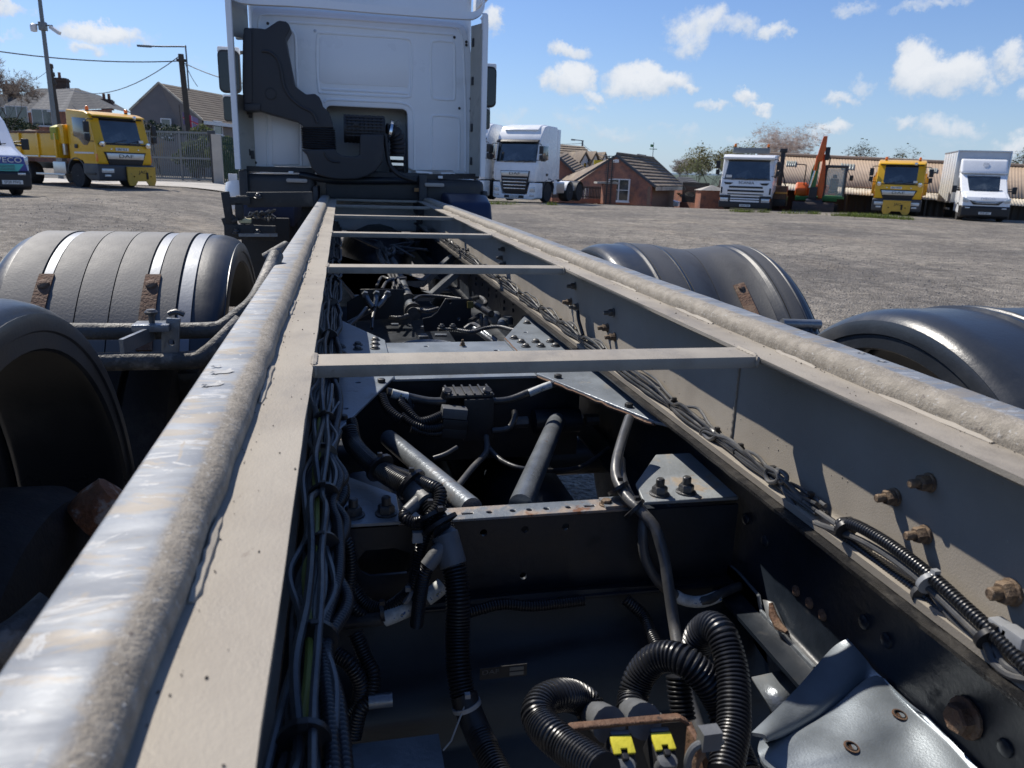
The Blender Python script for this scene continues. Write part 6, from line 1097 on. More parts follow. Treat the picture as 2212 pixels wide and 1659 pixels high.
# --- long-haul tractor units
def tractor(label, lod=1):
    t = empty('tractor_unit', (0, 0, 0)); tag(t, label, 'lorry'); W = 1.22
    cp = [(.06, 1.02), (0, 1.10), (.0, 1.86), (.06, 1.96), (.26, 2.86), (.30, 3.02), (.42, 3.24), (.78, 3.66), (1.1, 3.73), (2.18, 3.72), (2.25, 3.6), (2.25, 1.12), (1.55, 1.02)]
    c = part(t, 'cab', WHITE, .07, ('prism', cp, 'x', -W, W), seg=3)
    ws = MB(); ws.loft([[(x, y + .05 * (x / W) ** 2, z) for x in (-1.12, -.9, -.4, 0, .4, .9, 1.12)] for y, z in ((-.005, 1.94), (.02, 2.0), (.20, 2.80), (.215, 2.88))], cap=False, closed=False); w_ = ws.build('windscreen', GLASS, c); q = w_.modifiers.new('thickness', 'SOLIDIFY'); q.thickness = .02
    part(c, 'sun_visor', BLACK, .02, ('prism', [(.10, 2.86), (.06, 2.93), (.26, 3.03), (.34, 3.0)], 'x', -1.16, 1.16)); part(c, 'roof_deflector', WHITE, .06, ('prism', [(.5, 3.5), (.78, 3.70), (1.2, 3.78), (1.9, 3.76), (2.3, 3.70), (2.3, 3.2), (1.2, 3.2)], 'x', -.98, .98), seg=3)
    g_ = part(c, 'grille', BLACK, .02, ('prism', [(-.82, 1.52), (.82, 1.52), (.66, .50), (.52, .40), (-.52, .40), (-.66, .50)], 'y', -.06, .04)); tb = part(g_, 'grille_bar', ALU, .02, ('prism', [(-.78, 1.50), (.78, 1.50), (.76, 1.26), (-.76, 1.26)], 'y', -.085, -.03)); text('DAF', 'lettering', INK, tb, (0, -.088, 1.38), .18, (R(90), 0, 0), .004, 1.9)
    for k in range(4): z = 1.14 - .16 * k; part(g_, 'grille_slat', CHROME if k else ALU, .008, ('box', -.70 + .03 * k, .70 - .03 * k, -.075, -.03, z - .018, z + .018))
    bm = part(t, 'bumper', WHITE, .05, ('prism', [(-1.22, .96), (-.84, .96), (-.70, .38), (.70, .38), (.84, .96), (1.22, .96), (1.22, .22), (1.0, .14), (-1.0, .14), (-1.22, .22)], 'y', -.07, .7), seg=3)
    part(bm, 'lower_grille', BLACK, .01, ('box', -.55, .55, -.09, .0, .20, .34)); nplate(bm, 'DG65 VNP', 0, -.08, .27)
    for s_ in (-1, 1):
        part(bm, 'headlight', LAMP, .02, ('prism', [(s_ * .86, .52), (s_ * .90, .74), (s_ * 1.17, .78), (s_ * 1.17, .52)], 'y', -.095, .0)); part(bm, 'fog_lamp', LAMP, .01, ('box', s_ * 1.0 - .14, s_ * 1.0 + .14, -.09, .0, .30, .40))
        part(c, 'corner_vane', WHITE, .02, ('box', s_ * 1.17 - .06, s_ * 1.17 + .06, -.03, .14, 1.10, 1.86)); d_ = part(c, 'door', WHITE, .008, ('prism', [(.22, 1.10), (.20, 1.9), (.40, 2.86), (1.28, 2.86), (1.28, 1.10)], 'x', s_ * W - .006, s_ * W + .010))
        side_win(d_, s_, s_ * (W + .008), [(.34, 2.0), (.50, 2.74), (1.18, 2.74), (1.18, 2.10), (.8, 2.0)]); part(d_, 'door_handle', BLACK, .008, ('box', s_ * (W + .02) - .015, s_ * (W + .02) + .015, 1.0, 1.2, 1.30, 1.42)); stack_mirror(t, s_ * 1.40, .02, 2.34, s_)
        ar = MB(); ar.sheet(lambda u, v: (s_ * (.75 + .47 * u), 1.42 + .66 * math.cos(R(0) + v * R(165)), .52 + .62 * math.sin(R(0) + v * R(165))), 3, 18, .05); ar.build('wheel_arch', GREYB, t)
        veh_wheel(t, s_ * 1.02, 1.42, .50, .30, s_, ALU)
        for y in (4.1, 5.45):
            veh_wheel(t, s_ * .98, y, .48, .5, s_, ALU); ar = MB(); ar.sheet(lambda u, v: (s_ * (.68 + .56 * u), y + .57 * math.cos(R(10) + v * R(160)), .48 + .57 * math.sin(R(10) + v * R(160))), 4, 16, .02); ar.build('rear_mudguard', WHITE if y < 5 else BLACK, t)
        part(t, 'fuel_tank', ALU, .08, ('box', s_ * .93 - .28, s_ * .93 + .28, 2.35, 3.45, .42, 1.02), seg=3); part(t, 'side_skirt', WHITE, .02, ('box', s_ * 1.2 - .02, s_ * 1.2 + .02, 2.05, 2.4, .4, 1.1))
        part(c, 'side_collar', WHITE, .01, ('box', s_ * 1.2 - .02, s_ * 1.2 + .02, 2.25, 2.62, 1.15, 3.62)); part(t, 'chassis_member', BLACKST, 0, ('box', s_ * .4 - .04, s_ * .4 + .04, 1.5, 6.2, .72, .98))
    part(t, 'fifth_wheel', BLACKST, .03, ('lathe', [(.05, 0), (.45, 0), (.45, .12), (.05, .14)], (0, 4.6, 1.02), 'z', 20))
    for s_ in (-.6, .0, .45): part(c, 'wiper', BLACK, 0, ('tube', [(s_, -.03, 1.93), (s_ + .25, -.005, 2.0), (s_ + .5, .015, 2.03)], .012, 6))
    return t
tr = tractor('white high-roof tractor unit showing chrome-barred grille beside the brick wall')
put(tr, (8.95, 41.0, .02), R(-40), 1.05)
tr2 = clone(tr); tag(tr2, 'white tractor unit half hidden behind the right edge of the near lorry cab', 'lorry'); put(tr2, (6.35, 42.3, .04), R(-34), 1.06)
# --- white day-cab lorry with crane
sc = empty('flatbed_lorry', (0, 0, 0)); tag(sc, 'white day-cab lorry with roof light bar and black crane mast behind its cab', 'lorry')
W = 1.22
cab_ = part(sc, 'cab', WHITE, .06, ('prism', [(.05, .62), (0, .72), (.0, 1.40), (.05, 1.50), (.26, 2.42), (.36, 2.58), (.7, 2.68), (1.9, 2.72), (1.95, 2.6), (1.95, .98), (1.3, .9), (.6, .62)], 'x', -W, W), seg=3)
ws = MB(); ws.loft([[(x, y + .05 * (x / W) ** 2, z) for x in (-1.13, -.9, -.4, 0, .4, .9, 1.13)] for y, z in ((.0, 1.48), (.02, 1.54), (.21, 2.34), (.225, 2.42))], cap=False, closed=False); w_ = ws.build('windscreen', GLASS, cab_); q = w_.modifiers.new('thickness', 'SOLIDIFY'); q.thickness = .02
part(cab_, 'sun_visor', WHITE, .03, ('prism', [(.0, 2.44), (-.03, 2.54), (.2, 2.66), (.36, 2.66), (.30, 2.44)], 'x', -1.2, 1.2)); part(cab_, 'light_bar', GREYST, .03, ('box', -.86, .86, .5, .8, 2.74, 3.0))
beacon(sc, -.78, .62, 3.0); beacon(sc, .78, .62, 3.0)
text('SCANIA', 'lettering', INK, cab_, (0, -.006, 1.34), .17, (R(90), 0, 0), .006, 1.25)
for s_ in (-1, 1):
    part(cab_, 'grille_corner', BLACK, .01, ('prism', [(s_ * .62, 1.34), (s_ * 1.08, 1.36), (s_ * .98, 1.25), (s_ * .75, 1.25)], 'y', -.02, .02)); d_ = part(cab_, 'door', WHITE, .008, ('prism', [(.22, .95), (.2, 1.45), (.42, 2.5), (1.5, 2.5), (1.5, .95)], 'x', s_ * W - .006, s_ * W + .01)); side_win(d_, s_, s_ * (W + .008), [(.34, 1.6), (.52, 2.36), (1.38, 2.36), (1.38, 1.6)])
    stack_mirror(sc, s_ * 1.42, .02, 1.98, s_); veh_wheel(sc, s_ * 1.02, 1.35, .5, .3, s_, ALU); veh_wheel(sc, s_ * .98, 5.0, .5, .5, s_, ALU)
    part(cab_, 'air_slot', BLACK, .01, ('box', s_ * 1.15 - .04, s_ * 1.15 + .04, -.02, .06, .82, 1.12))
    part(sc, 'headlight', LAMP, .02, ('box', s_ * .98 - .2, s_ * .98 + .2, -.06, .1, .44, .62)); part(sc, 'indicator', AMBER, .01, ('box', s_ * 1.16 - .05, s_ * 1.16 + .05, -.05, .1, .50, .62))
for k, (z, h, w) in enumerate(((1.14, .09, .80), (.96, .09, .86), (.80, .05, .84), (.66, .05, .80), (.54, .05, .74))): part(cab_, 'grille_slot', BLACK, .008, ('box', -w, w, -.025, .02, z - h / 2, z + h / 2))
bm = part(sc, 'bumper', BLACK, .05, ('box', -1.23, 1.23, -.06, .8, .14, .44), seg=3); part(sc, 'headlight_band', BLACK, .02, ('box', -1.22, -.70, -.045, .3, .42, .74), label=None); part(sc, 'headlight_band', BLACK, .02, ('box', .70, 1.22, -.045, .3, .42, .74)); nplate(bm, 'SN64 TZR', .05, -.07, .27)
part(cab_, 'lower_grille', WHITE, .02, ('box', -.70, .70, -.02, .3, .42, .62)); part(cab_, 'windscreen_card', PLATE, 0, ('box', .02, .72, .75, .77, 1.72, 2.2)); part(cab_, 'windscreen_sticker', PLATE, 0, ('box', -1.0, -.72, .0, .02, 1.58, 1.70))
for s_ in (-.7, -.1, .35): part(cab_, 'wiper', BLACK, 0, ('tube', [(s_, -.03, 1.48), (s_ + .3, -.005, 1.55), (s_ + .6, .01, 1.57)], .012, 6))
part(sc, 'flat_bed', BARNW, .02, ('box', -1.2, 1.2, 2.9, 6.8, 1.0, 1.12)); part(sc, 'head_board', RUST, .01, ('box', -1.2, 1.2, 2.75, 2.85, 1.0, 1.7))
cr = empty('crane', (1.0, 2.3, 1.0), sc); part(cr, 'mast', BLACK, .02, ('box', 1.24, 1.44, 2.2, 2.45, .7, 3.0)); part(cr, 'mast_head', BLACK, .02, ('box', 1.18, 1.52, 2.15, 2.5, 2.85, 3.05)); part(cr, 'stay', BLACK, 0, ('bar', (.9, 2.3, 1.4), (1.3, 2.3, 2.5), .05, .05), ('bar', (1.7, 2.3, 1.0), (1.34, 2.3, 2.2), .06, .06)); part(cr, 'crane_base', RUST, .02, ('box', .95, 1.75, 2.0, 2.6, .6, 1.25)); part(cr, 'tool_box', BLACK, .02, ('box', .9, 1.75, 2.05, 3.2, .25, .75))
part(cr, 'hazard_board', mat('hazard_orange', (.6, .28, .05), .5), .01, ('box', 1.2, 1.8, 1.95, 1.98, .86, .95)); part(sc, 'rear_mast', BLACK, .01, ('box', -1.5, -1.42, 2.6, 2.7, .5, 2.7))
put(sc, (21.2, 39.0, -.10), R(-36), 1.10)
# --- vans
def van(label, paint, front2=None, decal=None, plate='', luton=False):
    t = empty('panel_van' if not luton else 'box_van', (0, 0, 0)); tag(t, label, 'van'); W = .99
    rb = [(.10, .30), (.0, .45), (.0, .92), (.10, 1.10), (.85, 1.36), (1.62, 2.12), (1.9, 2.26), (2.1, 2.28)]
    rb += ([(5.6, 2.60), (5.65, 2.4), (5.65, .4)] if not luton else [(2.1, .4)])
    c = part(t, 'body' if not luton else 'cab', paint, .06, ('prism', rb, 'x', -W, W), seg=3)
    ws = MB(); ws.loft([[(x, y + .07 * (x / W) ** 2, z) for x in (-.90, -.6, 0, .6, .90)] for y, z in ((.88, 1.39), (.93, 1.44), (1.52, 2.03), (1.58, 2.09))], cap=False, closed=False); w_ = ws.build('windscreen', GLASS, c); q = w_.modifiers.new('thickness', 'SOLIDIFY'); q.thickness = .02; q.offset = 1
    bn = part(c, 'bonnet', paint, .04, ('prism', [(-.02, .96), (.08, 1.13), (.84, 1.385), (.9, 1.36), (.9, 1.0)], 'x', -.86, .86), seg=3); bm = part(t, 'bumper', BLACK, .06, ('prism', [(.02, .18), (-.08, .26), (-.08, .66), (.02, .74), (.6, .74), (.6, .18)], 'x', -1.0, 1.0), seg=3)
    if front2:
        part(c, 'nose_panel', front2, .03, ('prism', [(-.88, 1.10), (.88, 1.10), (.95, .70), (-.95, .70)], 'y', -.035, .06)); part(c, 'nose_decal', decal, .01, ('prism', [(-.86, .90), (.86, .90), (.70, .70), (-.70, .70)], 'y', -.045, .0))
        for z in (.86, .82, .78, .74): part(c, 'grille_slat', GREYB, .003, ('box', -.62, .62, -.052, -.03, z - .008, z + .008))
        text('IVECO', 'lettering', PLATE, c, (.46, -.05, 1.0), .20, (R(90), 0, 0), .006, 1.25)
    else:
        text('IVECO', 'lettering', ALU, c, (.05, -.03, 1.06), .16, (R(75), 0, 0), .006, 1.3)
        part(c, 'grille', BLACK, .02, ('prism', [(-.72, .98), (-.4, .90), (.4, .90), (.72, .98), (.52, .78), (-.52, .78)], 'y', -.05, .05)); part(c, 'grille_trim', CHROME, .004, ('prism', [(-.66, .935), (-.4, .865), (.4, .865), (.66, .935), (.62, .915), (.38, .845), (-.38, .845), (-.62, .915)], 'y', -.06, -.03))
        part(c, 'bonnet_roundel', mat('faint_roundel', (.62, .64, .66), .4), .0, ('lathe', [(.09, 0), (.10, .004), (.085, .006)], (0, .5, 1.265), (0, -.3, 1), 18))
    nplate(bm, plate, .5 if front2 else 0, -.09, .40)
    for s_ in (-1, 1):
        part(c, 'headlight', LAMP, .02, ('prism', [(s_ * .70, .98), (s_ * .78, .86), (s_ * .985, .90), (s_ * .985, 1.12)], 'y', -.03, .30)); part(bm, 'fog_lamp', LAMP, .01, ('box', s_ * .76 - .1, s_ * .76 + .1, -.095, .0, .60, .66))
        d_ = part(c, 'door', paint, .008, ('prism', [(1.05, .42), (1.05, 1.36), (1.72, 2.08), (2.0, 2.08), (2.0, .42)], 'x', s_ * W - .006, s_ * W + .008)); side_win(d_, s_, s_ * (W + .006), [(1.12, 1.38), (1.70, 2.0), (1.95, 2.0), (1.95, 1.38)])
        m_ = empty('mirror', (s_ * 1.26, .98, 1.35), t); part(m_, 'mirror_head', BLACK, .03, ('box', s_ * 1.26 - .10, s_ * 1.26 + .10, .92, 1.0, 1.30, 1.62)); part(m_, 'mirror_arm', BLACK, 0, ('tube', [(s_ * 1.2, .98, 1.42), (s_ * .98, 1.05, 1.42)], .03, 8)); part(m_, 'mirror_arm', BLACK, 0, ('tube', [(s_ * 1.2, .98, 1.54), (s_ * .98, 1.1, 1.50)], .02, 8))
        veh_wheel(t, s_ * .86, .95, .36, .24, s_, GREYB); veh_wheel(t, s_ * .84, 4.2, .36, .4, s_, GREYB)
        ar = MB(); ar.sheet(lambda u, v: (s_ * (.8 + .215 * u), .95 + .44 * math.cos(v * R(180)), .38 + .46 * math.sin(v * R(180))), 2, 16, .03); ar.build('wheel_arch', BLACK, t)
    for s_ in (-.45, .25): part(c, 'wiper', BLACK, 0, ('tube', [(s_, .86, 1.395), (s_ + .25, .9, 1.43), (s_ + .5, .93, 1.46)], .012, 6))
    for s_ in (-.42, .42): part(c, 'seat', INK, .06, ('box', s_ - .22, s_ + .22, 1.9, 2.0, 1.2, 1.75))
    if luton:
        part(c, 'wind_deflector', WHITE, .10, ('prism', [(1.55, 2.20), (1.62, 2.35), (1.95, 2.86), (2.2, 2.92), (2.24, 2.25), (2.1, 2.20)], 'x', -1.0, 1.0), seg=3); part(c, 'deflector_roundel', mat('faint_roundel', (.62, .64, .66), .4), 0, ('lathe', [(.13, 0), (.14, .006), (.12, .008)], (.05, 1.78, 2.62), (0, -.84, .54), 20))
        bx = part(t, 'box_body', BOXW, .015, ('box', -1.13, 1.13, 2.26, 6.3, .80, 3.28)); z0 = .80
        for s_ in (-1, 1):
            part(bx, 'corner_post', ALU, .01, ('box', s_ * 1.135 - .03, s_ * 1.135 + .03, 2.235, 2.30, .78, 3.29)); part(bx, 'top_rail', ALU, .01, ('box', s_ * 1.135 - .025, s_ * 1.135 + .025, 2.3, 6.3, 3.24, 3.30)); part(bx, 'bottom_rail', ALU, .01, ('box', s_ * 1.135 - .025, s_ * 1.135 + .025, 2.3, 6.3, .76, .84))
            for i in range(5): y = 2.9 + i * .7; part(bx, 'panel_joint', ALU, 0, ('box', s_ * 1.134 - .006, s_ * 1.134 + .006, y - .02, y + .02, .84, 3.24))
            part(t, 'side_guard', ALU, .01, ('box', s_ * 1.08 - .02, s_ * 1.08 + .02, 2.6, 4.0, .42, .52))
        part(bx, 'head_rail', ALU, .01, ('box', -1.13, 1.13, 2.235, 2.29, 3.23, 3.30)); part(t, 'chassis_member', BLACKST, 0, ('box', -.5, .5, 2.0, 6.2, .5, .74))
    return t
lv = van('white box van with high cab-wide wind deflector, last in the right-hand row', WHITE, plate='BP20 BPO', luton=True)
put(lv, (29.5, 31.5, -.02), R(-32))
iv = van('silver and blue panel van with teal nose decal, cut off by the left edge', VANW, BLUEV, TEAL, plate='SP20 MVG')
put(iv, (-8.62, 22.3, .53), R(36), .9)
# --- tracked digger
dg = empty('excavator', (0, 0, 0)); tag(dg, 'orange and green tracked digger with its boom raised upright, beside the dark shed', 'excavator')
for s_ in (-1, 1):
    tk = empty('track', (s_ * 1.0, .9, .3), dg); part(tk, 'track_belt', RUBBER, .03, ('prism', [(-.5, .12), (-.6, .34), (-.5, .56), (2.0, .56), (2.2, .34), (2.0, .12), (1.8, .02), (-.3, .02)], 'x', s_ * 1.0 - .22, s_ * 1.0 + .22))
    for k in range(12): part(tk, 'track_shoe', RUBBER, 0, ('box', s_ * 1.0 - .23, s_ * 1.0 + .23, -.62 + .0, -.58, .06 + .042 * k, .085 + .042 * k))
part(dg, 'dozer_blade', mat('worn_blade', (.06, .045, .04), .7, .2, .4, 6), .02, ('prism', [(-1.5, .12), (-1.45, .50), (-1.32, .66), (-1.26, .62), (-1.36, .44), (-1.40, .12)], 'x', -1.25, 1.0)); part(dg, 'turntable', BLACK, .02, ('lathe', [(.6, 0), (.6, .15)], (0, .8, .56), 'z', 20))
part(dg, 'slew_deck', GREENP, .04, ('prism', [(-.2, .70), (-.3, .95), (2.2, .95), (2.3, .70)], 'x', -1.15, 1.15)); part(dg, 'engine_cover', ORANGE, .12, ('prism', [(-.1, .95), (-.2, 1.35), (.1, 1.72), (2.1, 1.72), (2.3, 1.3), (2.3, .9)], 'x', -1.2, -.55), seg=3); part(dg, 'counterweight', ORANGE, .1, ('box', -1.1, 1.1, 1.9, 2.4, .75, 1.6))
dc = empty('operator_cab', (.75, .6, 1), dg)
for x in (.38, 1.46):
    for y in (-.2, 1.5): part(dc, 'cab_post', GREYB, .02, ('box', x - .06, x + .06, y - .05, y + .05, .95, 2.66))
part(dc, 'cab_roof', GREYB, .06, ('box', .30, 1.54, -.28, 1.6, 2.60, 2.74)); part(dc, 'cab_sill', GREENP, .03, ('box', .32, 1.52, -.25, 1.55, .85, 1.02)); part(dc, 'cab_glass', GLASSP, 0, ('box', .42, 1.42, -.19, -.17, 1.05, 2.58)); part(dc, 'cab_glass', GLASSP, 0, ('box', .44, 1.40, 1.48, 1.5, 1.5, 2.55)); part(dc, 'seat_back', INK, .08, ('box', .68, 1.16, .85, 1.0, 1.2, 2.0)); part(dc, 'seat_head', INK, .05, ('box', .80, 1.04, .85, .97, 2.02, 2.22)); part(dc, 'seat_cushion', INK, .06, ('box', .66, 1.18, .35, .95, 1.15, 1.32)); part(dc, 'cab_mirror', BLACK, .03, ('box', 1.66, 1.86, -.2, -.1, 1.9, 2.2)); part(dc, 'cab_rail', BLACK, 0, ('bar', (1.5, -.2, 2.5), (1.72, -.2, 2.1), .03, .03))
bo = empty('boom', (0, -.2, 1), dg)
part(bo, 'boom_foot', BLACK, .03, ('box', -.42, .02, -.7, -.2, .6, 1.5)); part(bo, 'main_boom', ORANGE, .05, ('prism', [(.10, .85), (-.02, 1.4), (.08, 2.6), (.08, 3.3), (.22, 3.35), (.30, 2.6), (.36, 1.6), (.32, .85)], 'y', -.45, -.1)); part(bo, 'dipper_arm', ORANGE, .05, ('prism', [(-.20, 2.9), (-.22, 3.3), (-.04, 4.28), (.18, 4.30), (.18, 3.6), (.06, 2.9)], 'y', -.95, -.6)); part(bo, 'boom_base_plate', GREENP, .03, ('prism', [(-.5, 1.4), (-.44, 2.4), (-.28, 2.9), (-.04, 2.9), (-.1, 1.5)], 'y', -.7, -.5))
part(bo, 'ram_barrel', ORANGE, 0, ('sweep', [(-.25, -.82, 2.4), (-.18, -.85, 3.2)], .09, 12)); part(bo, 'ram_rod', CHROME, 0, ('sweep', [(-.42, -.8, 1.45), (-.25, -.82, 2.4)], .06, 12)); part(bo, 'knuckle', BLACK, .03, ('box', .18, .42, -.9, -.1, 3.0, 3.7)); part(bo, 'hydraulic_hose', BLACK, 0, ('tube', [(.3, -.6, 3.5), (.48, -.6, 3.0), (.38, -.55, 2.2), (.44, -.5, 1.4)], .035, 8)); part(bo, 'bucket', BLACK, .03, ('prism', [(-1.3, .2), (-1.2, .75), (-.8, .85), (-.7, .5), (-.9, .2)], 'x', -.55, .35))
part(dg, 'guard_rail', BLACK, 0, ('tube', [(-.75, .0, 1.6), (-.75, -.02, 2.6), (-.85, -.02, 2.72), (-1.3, -.02, 2.74)], .03, 8))
put(dg, (25.6, 39.2, -.12), R(-32), .94)
# --- small white car mostly hidden beside the brick building
cr_ = empty('parked_car', (0, 0, 0)); tag(cr_, 'white car nose just showing past the corner of the brick building', 'car')
part(cr_, 'car_body', WHITE, .08, ('prism', [(0, .35), (-.02, .7), (.9, .95), (1.6, 1.4), (3.2, 1.42), (4.0, 1.0), (4.1, .35)], 'x', -.85, .85), seg=3); part(cr_, 'car_windscreen', GLASS, .01, ('prism', [(1.0, 1.0), (1.58, 1.36), (1.62, 1.34), (1.06, .98)], 'x', -.7, .7))
for s_ in (-1, 1): part(cr_, 'headlight', LAMP, .02, ('box', s_ * .65 - .15, s_ * .65 + .15, -.04, .05, .6, .74)); veh_wheel(cr_, s_ * .75, .8, .32, .2, s_, GREYB); veh_wheel(cr_, s_ * .75, 3.2, .32, .2, s_, GREYB)
put(cr_, (27.3, 61.0, -1.12), R(60))

# ================================================================== buildings
def face(b, *P): b.add(P, [tuple(range(len(P)))]); return b
def quadwall(root, name, m, P, th=.25):
    """wall panel of thickness th from its outer polygon, pushed backwards"""
    P = [Vector(p) for p in P]; n = (P[1] - P[0]).cross(P[2] - P[0]).normalized(); cam_ = (P[0] - Vector((0, 0, 1.55)))
    if n.dot(cam_) < 0: n = -n
    k = len(P); b = MB(); b.add(P + [p + n * th for p in P], [tuple(range(k)), tuple(range(2 * k - 1, k - 1, -1))] + [(i, (i + 1) % k, k + (i + 1) % k, k + i) for i in range(k)]); return b.build(name, m, root)
def courses(root, name, m, e0, e1, r0, r1, n, th=.07):
    """roof slope laid in overlapping courses from eave (e0-e1) to ridge (r0-r1); every course is a part"""
    e0, e1, r0, r1 = map(Vector, (e0, e1, r0, r1)); nn = (e1 - e0).cross(r0 - e0).normalized(); nn = nn if nn.z > 0 else -nn
    for i in range(n):
        t0, t1 = i / n, min(1, (i + 1.12) / n); a, b_, c, d = e0.lerp(r0, t0), e1.lerp(r1, t0), e1.lerp(r1, t1), e0.lerp(r0, t1)
        b = MB(); b.add([a + nn * th, b_ + nn * th, c + nn * .012, d + nn * .012, a, b_, c - nn * .02, d - nn * .02], [(0, 1, 2, 3), (4, 7, 6, 5), (0, 4, 5, 1), (1, 5, 6, 2), (2, 6, 7, 3), (3, 7, 4, 0)]); b.build(name, m, root)
def window(root, c, w, h, right, nrm, bars=1, cross=0, glass=GLASS, d=.06):
    """framed window centred at c on a wall whose outward normal is nrm"""
    c = Vector(c); r_ = Vector(right).normalized(); n_ = Vector(nrm).normalized(); u_ = Vector((0, 0, 1))
    M_ = Matrix((r_, -n_, u_)).transposed().to_4x4(); T = Matrix.Translation(c) @ M_
    b = MB(); b.prism([(-w / 2, -h / 2), (w / 2, -h / 2), (w / 2, h / 2), (-w / 2, h / 2)], 'y', -d, .04, [[(-w / 2 + .07 + (w - .14 - .06 * (bars)) / (bars + 1) * i + .06 * i + q * (w - .14 - .06 * bars) / (bars + 1), s_ * (h / 2 - .07)) for q, s_ in ((0, -1), (1, -1), (1, 1), (0, 1))] for i in range(bars + 1)]); b.xf(T); f = b.build('window', UPVC, root)
    b = MB(); b.box(-w / 2 + .05, w / 2 - .05, -.02, .0, -h / 2 + .05, h / 2 - .05); b.xf(T); b.build('pane', glass, f)
    for k in range(cross): z = -h / 2 + h * (k + 1) / (cross + 1); b = MB(); b.box(-w / 2 + .06, w / 2 - .06, -.045, -.025, z - .02, z + .02); b.xf(T); b.build('glazing_bar', UPVC, f)
    b = MB(); b.box(-w / 2 - .06, w / 2 + .06, -d - .06, .02, -h / 2 - .08, -h / 2 - .004); b.xf(T); b.build('sill', UPVC, f); return f
V = Vector
# --- left: red brick house with hipped slate roofs
h1 = empty('brick_house', (-29, 93, gz(-29, 93))); tag(h1, 'brick house with hipped grey slate roof and tall chimney behind the yellow tipper lorry', 'house')
e_l, e_v, e_r = V((-35.46,94.18,5.902)), V((-30.86,91.03,5.914)), V((-22.61,89.34,6.455)); e_m = V((-29.18,92.85,6.179))
rl, rr_ = V((-32.99,100.8,8.849)), V((-31.55,100.5,8.896)); apx = V((-27.52,95.31,8.668)); zb = e_l.z
far = V((0, 9, 0))
courses(h1, 'slate_course', SLATE, e_l, e_m, rl, rr_, 8, .02)
courses(h1, 'slate_course', mat('sunlit_slate', (.16, .16, .16), .9, 0, .15, 3, .2, 20, (.20, .20, .20), 1.0, .5, .7, spec=.15), e_v, V((-26.37,87.93,6.02)), V((-30.08,95.82,8.433)), apx, 8, .02)  # paler copy of the slate; sunlight on this slope is put into the colour
courses(h1, 'slate_course', SLATE, V((-26.37,87.93,6.02)), e_r, apx, apx + V((.3, .1, 0)), 8, .02)
b = MB(); face(b, rl, rr_, apx, apx + far, rl + far); face(b, e_l, rl, rl + far, e_l + far); face(b, e_r, apx, apx + far, e_r + far); b.build('rear_slope', SLATE, h1)
quadwall(h1, 'wall', BRICK, [V((e_l.x, e_l.y, gz(e_l.x, 93))), V((e_m.x, e_m.y, gz(e_m.x, 93))), e_m + V((0, 0, -.05)), e_l + V((0, 0, -.05))]); q = V((-26.37,87.93,6.02)); quadwall(h1, 'wall', BRICK, [V((e_v.x, e_v.y, gz(e_v.x, 90))), V((q.x, q.y, gz(q.x, 88))), q + V((0, 0, -.06)), e_v + V((0, 0, -.06))]); quadwall(h1, 'wall', BRICK, [V((q.x, q.y, gz(q.x, 88))), V((e_r.x, e_r.y, gz(e_r.x, 90))), e_r + V((0, 0, -.06)), q + V((0, 0, -.06))])
b = MB(); b.bar(e_l + V((0, -.15, -.06)), e_m + V((0, -.15, -.06)), .12, .14); b.build('gutter', UPVC, h1); b = MB(); b.bar(e_v + V((0, -.15, -.06)), q + V((0, -.15, -.06)), .12, .14); b.build('gutter', UPVC, h1)
for (u, v) in ((122, 825), (-20, 830)): window(h1, (-32.61,92.85,4.971) if u > 0 else (-34.81,93.52,4.837), 2.1, 3.0, (1, 0, 0), (0, -1, 0), 1)
window(h1, (-29.03,89.27,5.289), 2.0, 1.6, (1, .03, 0), (.03, -1, 0), 1)
def chimney(root, pa, pb, depth, m, pots):
    a, c = V(pa), V(pb); ch = empty('chimney', a, root); b = MB(); b.box(a.x, c.x, a.y, a.y + depth, c.z, a.z); b.build('stack', m, ch)
    b = MB(); b.box(a.x - .1, c.x + .1, a.y - .1, a.y + depth + .1, a.z - .35, a.z - .12); b.build('cap_course', m, ch)
    for k in range(pots): x = a.x + (c.x - a.x) * (k + .5) / pots; b = MB(); b.lathe([(.16, 0), (.14, .5), (.17, .55), (.12, .6)], (x, a.y + depth / 2, a.z), 'z', 10); b.build('pot', mat('clay_pot', (.25, .11, .07), .8), ch)
CHB = mat('sooty_brick', (.10, .062, .045), .9, 0, .3, 5, .3, 20)
chimney(h1, (-30.83,98.53,9.915), (-29.33,97.77,8.418), 1.2, CHB, 1); chimney(h1, (-25.58,96.76,7.813), (-24.55,96.22,6.718), 1.2, CHB, 2)
tv = MB(); p = V((-28.34,92.89,6.973)); 
h0 = empty('brick_house', (-51.4,140.9,8.069)); tag(h0, 'distant house with broad chimney at the far left edge, behind bare twigs', 'house')
chimney(h0, (-51.56,142.1,12.31), (-49.65,141.2,10.78), 1.5, CHB, 2); b = MB(); a, c = V((-54.01,144.3,10.82)), V((-49.22,143.3,10.97)); b.add([a, c, c + V((2.5, -4, -3.2)), a + V((-2, -4, -3.2)), a + V((0, 6, -3.2)), c + V((0, 6, -3.2))], [(0, 1, 2, 3), (0, 1, 5, 4), (1, 2, 5), (0, 4, 3)]); b.build('roof', SLATE, h0); b = MB(); b.box(a.x - 2, c.x + 2.5, a.y - 3.8, a.y + 5, gz(a.x, 120), a.z - 3.2); b.build('wall', BRICK, h0)
